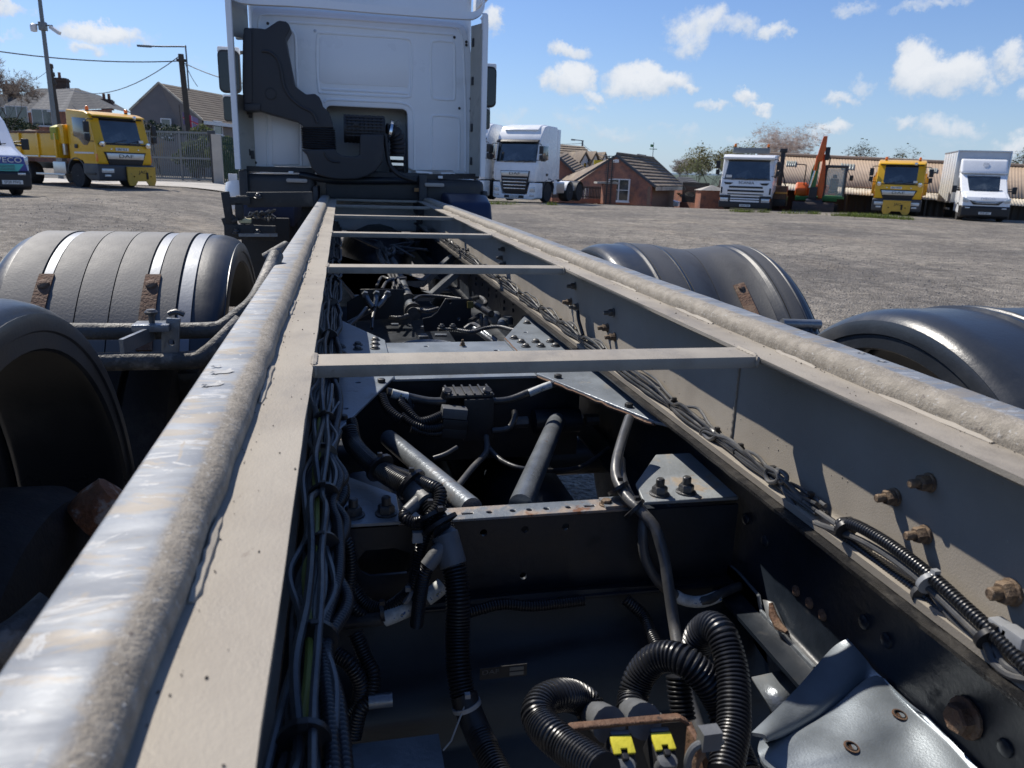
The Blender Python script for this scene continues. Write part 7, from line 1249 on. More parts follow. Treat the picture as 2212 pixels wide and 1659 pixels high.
# --- left: rendered gable-end building
h2 = empty('rendered_house', (-11.5, 60, gz(-11, 60))); tag(h2, 'brown rendered gable-end house with long tiled roof, behind the sliding gate', 'house')
A0, L0, R0 = V((-11.92,59.35,6.579)), V((-13.86,59.27,4.744)), V((-8.884,56.41,4.197)); dv = V((.39, .92, 0)) * 15
zg = gz(-11, 60); quadwall(h2, 'gable_wall', RENDER, [V((L0.x, L0.y, zg)), V((R0.x, R0.y, zg)), R0, A0, L0]); quadwall(h2, 'side_wall', RENDER, [V((R0.x, R0.y, zg)), V((R0.x, R0.y, zg)) + dv, R0 + dv, R0])
ov = (R0 - A0).normalized() * .25
courses(h2, 'tile_course', mat('old_brown_tile', (.15, .125, .10), .9, 0, .3, 1.5, .3, 20, (.21, .18, .14), .8, .45, .65, (.10, .085, .07), 3, .6, .7, spec=.2), R0 + ov, R0 + ov + dv, A0, A0 + dv, 14, .035); b = MB(); face(b, L0, A0, A0 + dv, L0 + dv); b.build('rear_slope', TILE, h2)
b = MB(); b.bar(R0 + ov + V((.06, -.02, -.05)), R0 + ov + dv + V((.06, -.02, -.05)), .16, .22); b.build('fascia', UPVC, h2); b = MB(); b.bar(L0 + V((-.05, -.05, 0)), A0 + V((0, -.05, .04)), .05, .12); b.bar(A0 + V((0, -.05, .04)), R0 + V((.05, -.05, .02)), .05, .12); b.build('barge_board', CREAMF, h2)
sn = V((dv.y, -dv.x, 0)).normalized(); rd = dv.normalized()
def on_side(t, z): p = R0 + dv * t; return V((p.x, p.y, z)) + sn * .03
window(h2, on_side(.12, (-8.403,57.78,3.792)[2]), 1.1, .9, rd, sn, 0); window(h2, on_side(.42, (-8.005,61.98,3.927)[2]), 2.6, .8, rd, sn, 2)
window(h2, V((-11.38,57.98,3.657)) + V((0, -.05, 0)), .7, 1.2, (1, -.2, 0), (-.2, -1, 0), 0)
sg = empty('shop_sign', on_side(.42, (-7.953,61.85,3.516)[2])); 
p = on_side(.42, (-7.953,61.85,3.516)[2]); b = MB(); b.cbox((0, 0, 0), (2.6, .06, 1.1)); b.xf(Matrix.Translation(p + sn * .06) @ Matrix((rd, -sn, V((0, 0, 1)))).transposed().to_4x4()); ORG[sg] = p; so2 = b.build('sign_board', mat('brown_sign', (.10, .07, .05), .6), sg); tag(sg, 'brown sign board with yellow writing on the rendered house wall', 'sign')
text('Fuel', 'lettering', mat('sign_yellow', (.8, .55, .05), .5), so2, p + sn * .095, .8, (R(90), 0, math.atan2(rd.y, rd.x)), .01)
# --- sliding gate, posts and fences on the left
def bars_between(root, name, m, P0, P1, z0, z1, n, w, d):
    """n upright bars between two points, each a part sharing one mesh"""
    P0, P1 = V(P0), V(P1); a = math.atan2((P1 - P0).y, (P1 - P0).x); first = None
    for i in range(n):
        q = P0.lerp(P1, (i + .5) / n); loc = V((q.x, q.y, (z0 + z1) / 2 + q.z))
        if first is None: b = MB(); b.box(-w / 2, w / 2, -d / 2, d / 2, -(z1 - z0) / 2, (z1 - z0) / 2); first = b.build(name, m, root, at=(0, 0, 0)); first.location = loc - ORG[root]; first.rotation_euler = (0, 0, a)
        else: c = first.copy(); col.objects.link(c); c.location = loc - ORG[root]
g0, g1 = V((-9.386,41.68,0.5735)), V((-6.032,40.42,0.6439)); g0.z = gz(g0.x, g0.y); g1.z = gz(g1.x, g1.y); GH = 2.30
gt = empty('sliding_gate', g0.lerp(g1, .5)); tag(gt, 'tall grey galvanised sliding gate of upright bars across the yard entrance', 'gate')
bars_between(gt, 'gate_bar', GREYST, g0, g1, .18, GH, 34, .034, .03)
for z in (.16, 1.12, GH): b = MB(); b.bar(g0 + V((0, 0, z)), g1 + V((0, 0, z)), .07, .09); b.build('gate_rail', GREYST, gt)
for t_ in (0, .56, 1): q = g0.lerp(g1, t_); b = MB(); b.bar(q + V((0, 0, .08)), q + V((0, 0, GH + .05)), .09, .09, (0, 1, 0)); b.build('gate_stile', GREYST, gt)
MBs = MB(); MBs.bar(g0 + V((0, .10, .25)), g1 + V((0, .10, .25)), .02, .0); 
for u, nm in ((1462, 'a'), (1492, 'b')):
    q = V((-5.949,40.27,0.5602)) if nm == 'a' else V((-5.682,39.89,0.5619)); zz = gz(q.x, q.y); b = MB(); b.box(q.x - (.10 if nm == 'a' else .22), q.x + (.08 if nm == 'a' else .2), q.y - .15, q.y + .15, zz, zz + (2.3 if nm == 'a' else 2.25))
    o = b.build('gate_post', GREYB if nm == 'a' else CONC, None); tag(o, 'slim dark steel guide post at the right end of the sliding gate' if nm == 'a' else 'square pale concrete gate post between sliding gate and green railings', 'post')
q = V((-5.938,40.17,2.862)); b = MB(); b.cbox(q, (.35, .2, .22)); o = b.build('gate_motor_box', GREYB, None, bevel=.02); tag(o, 'small dark box on top of the sliding gate end', 'box')
p0, p1 = V((-5.773,41.38,0.4932)), V((-4.439,41.08,0.4877)); p0.z = gz(p0.x, p0.y); p1.z = gz(p1.x, p1.y)
pf = empty('palisade_fence', p0.lerp(p1, .5)); tag(pf, 'dark green palisade fence with pointed pales beside the near lorry cab', 'fence')
bars_between(pf, 'pale', GREENF, p0, p1, .05, 2.25, 15, .055, .03)
for z in (.4, 1.9): b = MB(); b.bar(p0 + V((0, .04, z)), p1 + V((0, .04, z)), .05, .06); b.build('fence_rail', GREENF, pf)
q = V((-5.06,39.72,0.8195)); b = MB(); b.box(q.x - .19, q.x + .19, q.y, q.y + .25, q.z - .22, q.z + .22); b.box(q.x - .05, q.x + .05, q.y + .1, q.y + .2, gz(q.x, q.y), q.z - .22); o = b.build('meter_box', UPVC, None, bevel=.02); tag(o, 'small white meter box on a stub in front of the green palisade fence', 'box')
# --- poles, lamps, cameras, wires, flag on the left
pb = V((-12.52,39.23,2.587)); pt = V((-12.87,40.96,8.46)); cp = empty('camera_pole', (pb.x, pb.y, gz(pb.x, pb.y))); tag(cp, 'tall slim grey pole carrying security cameras, behind the yellow tipper lorry', 'pole')
b = MB(); b.sweep([V((pt.x + .0, pt.y, gz(pb.x, pb.y))), V((pt.x, pt.y, 4)), V((pt.x, pt.y, pt.z))], [.12, .10, .08], 12); b.build('mast', GREYST, cp)
c = V((-12.75,40.57,7.149)); c.x = pt.x; c.y = pt.y
b = MB(); b.lathe([(.06, -.3), (.13, -.28), (.15, -.1), (.13, 0), (.05, .05)], c + V((-.38, 0, .05)), 'z', 14); b.build('dome_camera', UPVC, cp); b = MB(); b.bar(c + V((-.4, 0, .05)), c + V((.4, 0, .05)), .06, .06); b.build('camera_arm', GREYST, cp); b = MB(); b.bar(c + V((.3, 0, .0)), c + V((.72, -.2, -.28)), .14, .14); b.build('bullet_camera', UPVC, cp); b = MB(); b.cbox(c, (.3, .3, .35)); b.build('junction_box', GREYST, cp, bevel=.02)
def pole(name, label, top, r, cat='pole'):
    top = V(top); z = gz(top.x, top.y); t = empty(name, (top.x, top.y, z)); tag(t, label, cat); b = MB(); b.sweep([(top.x + .25, top.y, z), (top.x + .1, top.y, (z + top.z) / 2), top], [r * 1.25, r * 1.1, r], 12); b.build('pole_shaft', POLEW, t); return t
tp = pole('telegraph_pole', 'weathered wooden telegraph pole with a lamp arm, in front of the rendered house', (-9.212,52.69,7.71), .16); q = V((-9.212,52.69,7.71))
b = MB(); b.tube([q + V((.3, 0, -2)), q + V((.3, 0, .3)), q + V((.2, 0, .42)), q + V((-1.0, 0, .36)), q + V((-1.6, 0, .34))], .045, 8); b.build('lamp_arm', GREYST, tp); b = MB(); b.cbox(q + V((-2.0, 0, .32)), (.8, .2, .12)); b.build('lamp_head', GREYST, tp, bevel=.04); b = MB(); b.cbox(q + V((0, 0, -.35)), (.5, .35, .14)); b.build('cross_piece', POLEW, tp)
t2 = pole('telegraph_pole', 'second shorter telegraph pole crowned with insulators near the tall chimney', (-22,70.61,8.354), .15); q2 = V((-22,70.61,8.354)); 
for k in range(3): b = MB(); b.lathe([(.05, 0), (.22, .05), (.2, .35), (.06, .4)], q2 + V((.05 * k, 0, -.2 - .6 * k)), 'z', 10); b.build('insulator', POLEW, t2)
def wire(label, a, c, sag_, r=.03):
    a, c = V(a), V(c); b = MB(); b.sweep([a.lerp(c, t / 14) + V((0, 0, -sag_ * 4 * (t / 14) * (1 - t / 14))) for t in range(15)], r, 6); tag(b.build('overhead_wire', WIRE, None), label, 'wire')
wire('overhead wire running across the sky from left edge to the telegraph pole', (-17.87,47.99,6.807), (-9.291,52.6,7.309), .25); wire('overhead wire dropping from telegraph pole to the slate-roofed house', (-27.08,90.86,8.291), (-9.249,52.67,7.624), 1.2); wire('overhead wire passing behind the near lorry cab from the telegraph pole', (-9.054,52.51,7.207), (-4.764,46.88,5.692), .15); wire('thin drop wire slanting steeply down right of the telegraph pole', (-8.953,52.46,7.109), (-8.992,56.48,6.254), .1, .02); wire('faint wire low behind the camera pole', (-37.82,106.1,8.783), (-33.19,105.2,9.066), .3, .02); wire('faint wire slanting up to the insulator-topped pole', (-28.48,82.58,7.979), (-22.51,71.74,8.182), .3, .018)
b = MB(); q = V((-8.902,52.62,3.95)); fl = empty('flag', q); tag(fl, 'small red, white and blue flag flying against the rendered house', 'flag')
def flg(u0, u1, v0, v1, m, d):
    b = MB(); b.sheet(lambda u, v: (q.x - .45 + .85 * (u0 + (u1 - u0) * u), q.y + d + .08 * math.sin((u0 + (u1 - u0) * u) * 7), q.z - .4 + .75 * (v0 + (v1 - v0) * v) + .35 * (.5 - (u0 + (u1 - u0) * u)) + .05 * math.sin(v * 5)), 8, 4, .02); b.build('flag_cloth', m, fl)
for (a_, c_, d_, e_, m, dd) in ((0, .38, .58, 1, FLAGB, 0), (.62, 1, .58, 1, FLAGB, 0), (0, .38, 0, .42, FLAGB, 0), (.62, 1, 0, .42, FLAGB, 0), (.38, .62, 0, 1, FLAGW, 0), (0, .38, .42, .58, FLAGW, 0), (.62, 1, .42, .58, FLAGW, 0), (.44, .56, 0, 1, PINK, -.03), (0, 1, .455, .545, PINK, -.03)): flg(a_, c_, d_, e_, m, dd)
b = MB(); b.bar(q + V((-.56, .02, -1.5)), q + V((-.62, .02, .9)), .04, .04); b.build('flag_stick', POLEW, fl)
# --- right: brick building with hipped tile roof
h3 = empty('brick_building', (20, 55, gz(20, 55))); tag(h3, 'red brick building with weathered tile roof and one white window, near the white tractor unit', 'building')
BL, BLt, B2, AP, ER, BR = V((17.16,56.02,-1.061)), V((17.22,56.6,1.048)), V((19.12,56.03,2.419)), V((19.64,55.54,2.949)), V((21.55,53.04,0.9036)), V((21.26,52.34,-1.057))
gb = gz(20, 55) - .3
quadwall(h3, 'gable_wall', BRICK, [V((BL.x, BL.y, gb)), V((BR.x, BR.y, gb)), ER, AP, B2, BLt], .3)
FE, FR = V((26.91,59.71,0.8956)), V((23.82,58.81,2.812))
quadwall(h3, 'side_wall', mat('brown_brick', (.27, .17, .11), .9, 0, .15, 6, .25, 30, (.22, .12, .08), 1.2, .5, .7), [V((BR.x, BR.y, gb)), V((FE.x - .7, FE.y, gb)), FE + V((-.7, 0, -.05)), ER + V((0, 0, -.05))], .3)
courses(h3, 'tile_course', TILE, ER + V((.2, -.25, -.05)), FE + V((.1, 0, -.05)), AP + V((-.05, -.1, .05)), FR + V((0, 0, .05)), 9, .10)
b = MB(); face(b, FE, FR, FR + V((-4, 8, -2.5)), FE + V((0, 6, 0))); face(b, AP, FR, V((BLt.x, BLt.y + 6, BLt.z)), BLt); b.build('rear_slope', TILE, h3)
b = MB(); b.bar(ER + V((.25, -.3, -.18)), FE + V((.15, -.05, -.18)), .16, .26); b.build('fascia', CREAMF, h3); b = MB(); b.bar(AP + V((-.1, -.12, .02)), ER + V((.15, -.3, -.05)), .08, .16); b.bar(BLt + V((-.5, -.1, -.1)), AP + V((0, -.12, .02)), .08, .16); b.build('verge', GREYB, h3)
b = MB(); b.sweep([AP + V((0, -.1, .12)), FR + V((0, 0, .12))], .11, 8); b.build('ridge_tile', TILE, h3); b = MB(); b.sweep([FR + V((0, 0, .1)), FE + V((0, 0, .02))], .09, 8); b.build('hip_tile', TILE, h3)
gd = (BR - BL); gd.z = 0; gd.normalize(); gn = V((gd.y, -gd.x, 0)); gn = gn if gn.y < 0 else -gn
window(h3, V((19.43,53.84,0.5402)) + gn * .1, 1.6, 1.55, gd, gn, 1, 1, d=.10)
b = MB(); b.cbox((19.29,54.64,2.53), (.42, .2, .22)); b.build('flood_lamp', UPVC, h3, bevel=.03)
rg5 = random.Random(8); b = MB()
for _ in range(140): x = rg5.uniform(0, 1); q = V((21.54,51.8,-0.8624)).lerp(V((23.11,51.46,-0.8112)), x); b.cbox(q + V((0, 0, rg5.uniform(-.3, .25) * (1 - x * .4))), [rg5.uniform(.08, .25) for _ in range(3)], Matrix.Rotation(rg5.uniform(0, 3), 3, (rg5.random(), rg5.random(), 1)))
o = b.build('scrap_pile', IRON, None); tag(o, 'low heap of dark scrap at the foot of the brick building', 'scrap', kind='stuff')
# dormer house behind
h4 = empty('dormer_house', (20, 74, gz(20, 74))); tag(h4, 'brown-tiled house with white dormers rising behind the brick building', 'house')
m0, m1 = V((19.8,75.01,4.285)), V((22.84,74.29,4.128)); n0, n1 = V((18.13,68.28,1.733)), V((23.19,67.2,1.898)); 
courses(h4, 'tile_course', TILE, n0, n1, m0, m1, 11, .10); b = MB(); face(b, m1, n1, n1 + V((0, 9, 0)), m1 + V((0, 3, 0))); face(b, m0, m1, m1 + V((3, 9, -5)), m0 + V((0, 9, -5))); b.build('rear_slope', TILE, h4)
quadwall(h4, 'wall', BRICK, [V((n0.x, n0.y + .2, gz(n0.x, 68))), V((n1.x, n1.y + .2, gz(n1.x, 68))), n1 + V((0, .2, 0)), n0 + V((0, .2, 0))])
q0, q1 = V((19.79,67.31,1.869)), V((22.39,65.91,1.957)); b = MB(); zq = V((21.02,66.91,2.913)).z; b.prism([(q0.x - .2, q0.z), (q1.x, q1.z), (q1.x, zq), (q0.x + 1.2, zq)], 'y', 67.6 * 1.12, 67.6 * 1.12 + 3); b.build('dormer_band', mat('dormer_cladding', (.52, .55, .60), .6), h4)
for (a_, c_, d_) in (((20.86,67.03,3.225), (20.46,66.76,1.96), (21.21,66.6,1.984)), ((21.61,66.44,3.215), (21.26,66.15,1.939), (21.9,66.02,1.96)), ((22.25,65.85,3.163), (21.95,65.58,1.963), (22.49,65.47,1.981))):
    a_, c_, d_ = V(a_), V(c_), V(d_); dm = empty('dormer', c_, h4); hgt = (a_.z - c_.z); mid = c_.z + hgt * .42
    b = MB(); b.prism([(c_.x, c_.z), (d_.x, c_.z), (d_.x, mid), (a_.x, a_.z), (c_.x, mid)], 'y', a_.y, a_.y + .2); b.build('dormer_front', UPVC, dm)
    b = MB(); b.box(c_.x, d_.x, a_.y + .2, a_.y + 5, c_.z, mid); b.build('dormer_cheek', mat('dormer_cladding', (.52, .55, .60), .6), dm); b = MB(); b.prism([(c_.x - .2, mid - .1), (a_.x, a_.z + .12), (d_.x + .2, mid - .1), (d_.x + .2, mid + .05), (a_.x, a_.z + .3), (c_.x - .2, mid + .05)], 'y', a_.y - .15, a_.y + 5.5); b.build('dormer_roof', TILE, dm)
    window(dm, ((c_.x + d_.x) / 2, a_.y - .02, c_.z + hgt * .25), (d_.x - c_.x) * .5, hgt * .45, (1, 0, 0), (0, -1, 0), 0)
wg = empty('brick_wing', (15, 66, gz(15, 66))); tag(wg, 'steep brick gable wing with tiled roof directly right of the white tractor unit', 'house')
quadwall(wg, 'gable_wall', BRICK, [V((15.73,61.57,-1.341)), V((18.64,60.95,-1.246)), V((18.71,61.66,1.324)), V((17.1,62.46,2.877)), V((15.81,62.41,1.694))]); courses(wg, 'tile_course', TILE, V((18.72,61.46,1.363)), V((20.92,65.52,1.694)), V((17.05,62.27,2.909)), V((19.13,67.46,3.362)), 10, .08)
b = MB(); b.bar(V((16.99,62.06,2.886)), V((18.66,61.25,1.328)), .08, .18); b.build('verge', GREYB, wg)
b = MB(); b.cbox((21.45,65.11,2.516), (.8, .1, .45)); o = b.build('yellow_sign', mat('notice_yellow', (.75, .55, .03), .5), None); tag(o, 'small yellow notice fixed between the white dormers', 'sign')
# low grey-roofed outbuilding
h5 = empty('outbuilding', (36, 70, gz(36, 70))); tag(h5, 'low outbuilding with grey pitched roof beyond the brick building', 'building')
courses(h5, 'roof_sheet', SLATE, V((30.18,67.47,0.8549)), V((30.9,62.98,0.5945)), V((31.58,71.62,1.581)), V((32.79,71.35,1.589)), 6, .05); quadwall(h5, 'wall', BRICK, [V(((29.67,67.54,0.6871)[0], (29.67,67.54,0.6871)[1], -3)), V(((30.77,63.08,0.8273)[0], (30.77,63.08,0.8273)[1], -3)), V((30.85,63.1,0.5899)), V((30.12,67.6,0.901)), V((30.11,68.67,1.288))])
b = MB(); b.box((29.29,62.18,0.2444)[0], (29.81,62.07,0.2614)[0], (29.29,62.18,0.2444)[1] - .3, (29.29,62.18,0.2444)[1], -2.5, (29.3,62.27,0.5439)[2]); b.build('doorway', IRON, h5)
# boundary railings and brick piers between the yard and the houses
w0, w1 = V((13.01,48.62,-0.434)), V((16.66,48.83,-0.544)); z0 = gz(w0.x, w0.y); tz = V((15.05,49.05,0.8182)).z; wz = V((15.03,48.83,0.0344)).z
rf_ = empty('railing_fence', w0.lerp(w1, .5)); tag(rf_, 'black railings on a low brick wall beside the white tractor unit', 'fence')
b = MB(); b.bar(V((w0.x, w0.y, z0 - .6)).lerp(V((w0.x, w0.y, wz)), .5), V((w1.x, w1.y, z0 - .6)).lerp(V((w1.x, w1.y, wz)), .5), .25, wz - z0 + .6); b.build('dwarf_wall', BRICK, rf_); bars_between(rf_, 'railing_bar', IRON, V((w0.x, w0.y - .0, 0)), V((w1.x, w1.y, 0)), wz, tz, 34, .06, .05)
for z in (wz + .12, tz - .1): b = MB(); b.bar(V((w0.x, w0.y, z)), V((w1.x, w1.y, z)), .04, .05); b.build('railing_rail', IRON, rf_)
for k in range(3): q = V((15.01,49.32,0.2329)) + V((.32 * k, .25, 0)); b = MB(); b.box(q.x - .1, q.x + .1, q.y, q.y + .1, gz(q.x, q.y), q.z + .5); tag(b.build('white_post', UPVC, None), ('leftmost', 'middle', 'rightmost')[k] + ' of three short white posts behind the black railings', 'post', 'white posts behind railings')
q = V((16.44,47.28,-0.5767)); b = MB(); b.box(q.x - .42, q.x + .42, q.y, q.y + .5, gz(q.x, q.y) - .5, V((16.49,47.72,1.015)).z); pr1 = b.build('brick_pier', BRICK, None); b2 = MB(); b2.box(q.x - .9, q.x + .55, q.y - .1, q.y + .6, V((16.49,47.72,1.015)).z, V((16.49,47.75,1.134)).z); b2.build('cap_stone', CONC, pr1); tag(pr1, 'tall narrow brick pier with pale cap, in front of the white window', 'pier')
q = V((12,43.55,-0.3478)); b = MB(); b.box(q.x - .45, q.x + .45, q.y, q.y + .6, gz(q.x, q.y) - .2, V((12.01,43.64,-0.0184)).z); o = b.build('brick_stub', BRICK, None); tag(o, 'low brown brick block on the ground by the tractor unit rear wheels', 'block')
sp = empty('spiked_post', V((16,46.31,-0.6046))); tag(sp, 'tall thin black post bristling with short spikes before the brick gable', 'post'); q = V((16,46.31,-0.6046)); zt2 = V((16.18,47.2,2.68)).z
b = MB(); b.bar(q + V((-.14, 0, 0)), V((q.x - .1, q.y, zt2)), .06, .06); b.build('post_rail', IRON, sp); b = MB(); b.bar(q + V((.14, 0, 0)), V((q.x + .14, q.y, zt2)), .06, .06); b.build('post_rail', IRON, sp)
for k in range(30): z = q.z + (zt2 - q.z) * (k + .5) / 30; b = MB(); b.bar((q.x - .27, q.y, z), (q.x + .27, q.y, z + .05), .04, .04); b.build('spike', IRON, sp)
for i, (u, w_) in enumerate((((14,44.7,-0.3606), 1.6), ((14.63,44.22,-0.409), 1.4), ((13.56,45.56,-0.2918), .9))):
    q = V(u); b = MB(); b.cbox(V((q.x, q.y, gz(q.x, q.y) + .1)), (w_, .3, .07), Matrix.Rotation(.1 * i - .05, 3, 'Y')); tag(b.build('timber_plank', WOODP, None), ('longest pale plank lying on the ground before the black railings', 'pale plank on the ground nearest the spiked post', 'short pale plank lying close to the tractor unit rear wheels')[i], 'plank', 'planks lying by the railings')
# far brick gate piers and railings right of the brick building
for i, (u, v, hz_, w_) in enumerate((((24.46,49.19,-0.6575), (24.5,49.58,0.7647), 'wide red brick gate pier with pyramid cap, left of the day-cab lorry', .95), ((26.48,57.2,-0.7951), (26.5,57.46,0.155), 'slender brick gate pier in the far garden wall', .35))):
    a, c = V(u), V(v); b = MB(); b.box(a.x - w_, a.x + w_, a.y, a.y + .8, a.z - .8, c.z); o = b.build('brick_pier', BRICK, None); k = MB(); k.add([(a.x - w_ - .1, a.y - .1, c.z), (a.x + w_ + .1, a.y - .1, c.z), (a.x + w_ + .1, a.y + .9, c.z), (a.x - w_ - .1, a.y + .9, c.z), (a.x, a.y + .4, c.z + .35)], [(0, 1, 4), (1, 2, 4), (2, 3, 4), (3, 0, 4), (0, 3, 2, 1)]); k.build('pyramid_cap', CONC, o); tag(o, hz_, 'pier')
a, c = V((25.82,57.34,-0.8164)), V((26.44,54.04,-0.7179)); gw = empty('garden_wall', a.lerp(c, .5)); tag(gw, 'low red brick garden wall topped with black railings, left of the gate pier', 'wall'); zt3 = V((26.07,55.31,-0.2843)).z
b = MB(); b.bar(V((a.x, a.y, zt3 - 1)), V((c.x, c.y, zt3 - 1)), .25, 2.0); b.build('dwarf_wall', BRICK, gw); bars_between(gw, 'railing_bar', IRON, V((a.x, a.y, 0)), V((c.x, c.y, 0)), zt3, zt3 + 1.5, 26, .05, .05); b = MB(); b.bar(V((a.x, a.y, zt3 + 1.4)), V((c.x, c.y, zt3 + 1.4)), .06, .07); b.build('railing_rail', IRON, gw)
b = MB(); a = V((21.44,47.74,-0.6259)); c = V((22.26,45.46,-0.5325)); b.add([V((a.x, a.y, gz(a.x, a.y) + .12)), V((c.x, c.y, gz(c.x, c.y) + .12)), V((c.x + 1, c.y + 5, gz(c.x, c.y + 5) + .12)), V((a.x, a.y + 5, gz(a.x, a.y + 5) + .12))], [(0, 1, 2, 3)]); tag(b.build('concrete_slab', CONC, None), kind='structure')
def lamp(label, a, c, d):
    a, c = V(a), V(c); t = empty('street_lamp', (c.x, c.y, gz(c.x, c.y))); tag(t, label, 'street lamp'); b = MB(); b.sweep([(c.x, c.y, gz(c.x, c.y)), c], .10, 8); b.build('lamp_post', GREYST, t); b = MB(); b.bar(c + V((0, 0, -.05)), a.lerp(c, .35), .08, .08); b.build('lamp_arm', GREYST, t); b = MB(); b.bar(a.lerp(c, .35), a, .22, .14); b.build('lamp_head', GREYST, t)
lamp('street lamp arm above the dormer house roof, with a wire leading right', (23.46,80.76,4.965), (24.64,80.5,4.957), 0); lamp('small street lamp arm just above the ridge of the brick building', (35.79,93.71,4.114), (36.81,93.48,4.093), 0); lamp('tiny far street lamp between brick building and round tree', (46.61,106.9,2.915), (47.46,106.7,2.879), 0)
wire('thin wire from street lamp down to the brick building ridge', (24.06,78.36,4.469), (20.58,59.59,2.983), .3, .02); wire('thin wire left of the street lamp over the dormer house', (22.1,80.93,4.495), (24.58,80.42,4.656), .05, .02)
wv = empty('weather_vane', V((24.17,59.83,2.937))); tag(wv, 'small green weather vane on the brick building roof', 'weather vane'); q = V((24.17,59.83,2.937)); b = MB(); b.bar(q, q + V((0, 0, 1.2)), .04, .04); b.build('vane_rod', GREYST, wv); b = MB(); b.bar(q + V((-.3, 0, .7)), q + V((.32, 0, .7)), .04, .05); b.cbox(q + V((-.12, 0, .95)), (.26, .05, .2)); b.build('vane_arrow', GREENP, wv)
# --- long shed with corrugated roof on the right
sh = empty('long_shed', (35, 45, gz(35, 45))); tag(sh, 'long low shed with brown corrugated roof and dark walls behind the right-hand vehicles', 'shed')
r0, r1, e0, e1 = V((27.19,48.6,3.193)), V((40.54,40.74,2.828)), V((25.85,44.16,1.456)), V((37.26,37.03,1.026)); 
r1 = r0 + (r1 - r0) * 1.7; e1 = e0 + (e1 - e0) * 1.7
def corr(root, name, m, a0, a1, c0, c1, n, amp):
    nn = (a1 - a0).cross(c0 - a0).normalized(); nn = nn if nn.z > 0 else -nn; b = MB(); N_ = n * 4; pr = (0, 1, 1, 0); rings = []
    for i in range(N_ + 1):
        t = (i // 4 + (0, .28, .42, .86)[i % 4]) / n; o_ = nn * amp * (0, 0, 1, 1)[i % 4] if False else nn * amp * (0, 1, 1, 0)[i % 4]; rings.append([c0.lerp(c1, min(t, 1)) + o_, a0.lerp(a1, min(t, 1)) + o_])
    b.loft(rings, cap=False, closed=False); o = b.build(name, m, root, sharp=20); q = o.modifiers.new('thickness', 'SOLIDIFY'); q.thickness = .01; return o
corr(sh, 'roof_sheet', BARNR, e0, e1, r0, r1, 150, .022)
for (a_, c_, d_, f_) in (((28.09,46.79,2.766), (28.62,46.46,2.746), (28.1,45.63,2.405), (27.59,45.96,2.423)), ((30.92,45.18,2.674), (31.63,44.7,2.661), (31.06,43.88,2.31), (30.38,44.35,2.322)), ((35.12,42.4,2.531), (35.49,42.09,2.51), (34.99,41.5,2.276), (34.63,41.8,2.297))):
    k = 5; rn = (e1 - e0).cross(r0 - e0).normalized(); rn = rn if rn.z > 0 else -rn; o_ = V((0, 0, 1.55))
    P = [o_ + (V(p) - o_) * ((e0 - o_).dot(rn) / (V(p) - o_).dot(rn)) for p in (a_, c_, d_, f_)]      # points on the roof slope
    for i in range(k): b = MB(); s0, s1 = (i + .12) / k, (i + .88) / k; up = rn * .05; b.add([p + up for p in (P[0].lerp(P[1], s0), P[0].lerp(P[1], s1), P[3].lerp(P[2], s1), P[3].lerp(P[2], s0))], [(0, 1, 2, 3)]); o = b.build('skylight_strip', SKYL, sh); q = o.modifiers.new('thickness', 'SOLIDIFY'); q.thickness = .03
b = MB(); b.sweep([r0 + V((-.2, 0, .06)), r1 + V((0, 0, .06))], .10, 8); b.build('ridge_cap', BARNR, sh)
out_ = V(((e1 - e0).y, -(e1 - e0).x, 0)).normalized(); out_ = out_ if out_.y < 0 else -out_
c0 = e0 + out_ * 1.0 + V((0, 0, -.42)); c1 = e1 + out_ * 1.0 + V((0, 0, -.42)); corr(sh, 'canopy_sheet', CREAMF, c0, c1, e0 + V((0, 0, -.06)), e1 + V((0, 0, -.06)), 150, .03)
b = MB(); a, c = e0 + out_ * .25, e1 + out_ * .25; n = 260; b.loft([[V((a.lerp(c, i / n).x, a.lerp(c, i / n).y, -3.2)) + out_ * .05 * ((i // 2) % 2), V((0, 0, 0)) + a.lerp(c, i / n) + V((0, 0, -.14)) + out_ * .05 * ((i // 2) % 2)] for i in range(n + 1)], cap=False, closed=False); b.build('sheet_wall', BARNW, sh, sharp=20)
quadwall(sh, 'end_wall', BARNW, [V((e0.x, e0.y, -3)), V((r0.x - 1.0, r0.y + 3.5, -3)), V((r0.x - 1.0, r0.y + 3.5, e0.z)), r0, e0]); b = MB(); face(b, r0, r1, r1 + V((3, 6, -2.3)), r0 + V((-.5, 5, -2.3))); b.build('rear_slope', BARNR, sh)
for k in range(12): q = c0.lerp(c1, k / 11); b = MB(); b.box(q.x - .06, q.x + .06, q.y - .06, q.y + .06, gz(q.x, q.y) - .5, q.z); b.build('canopy_post', BARNW, sh)
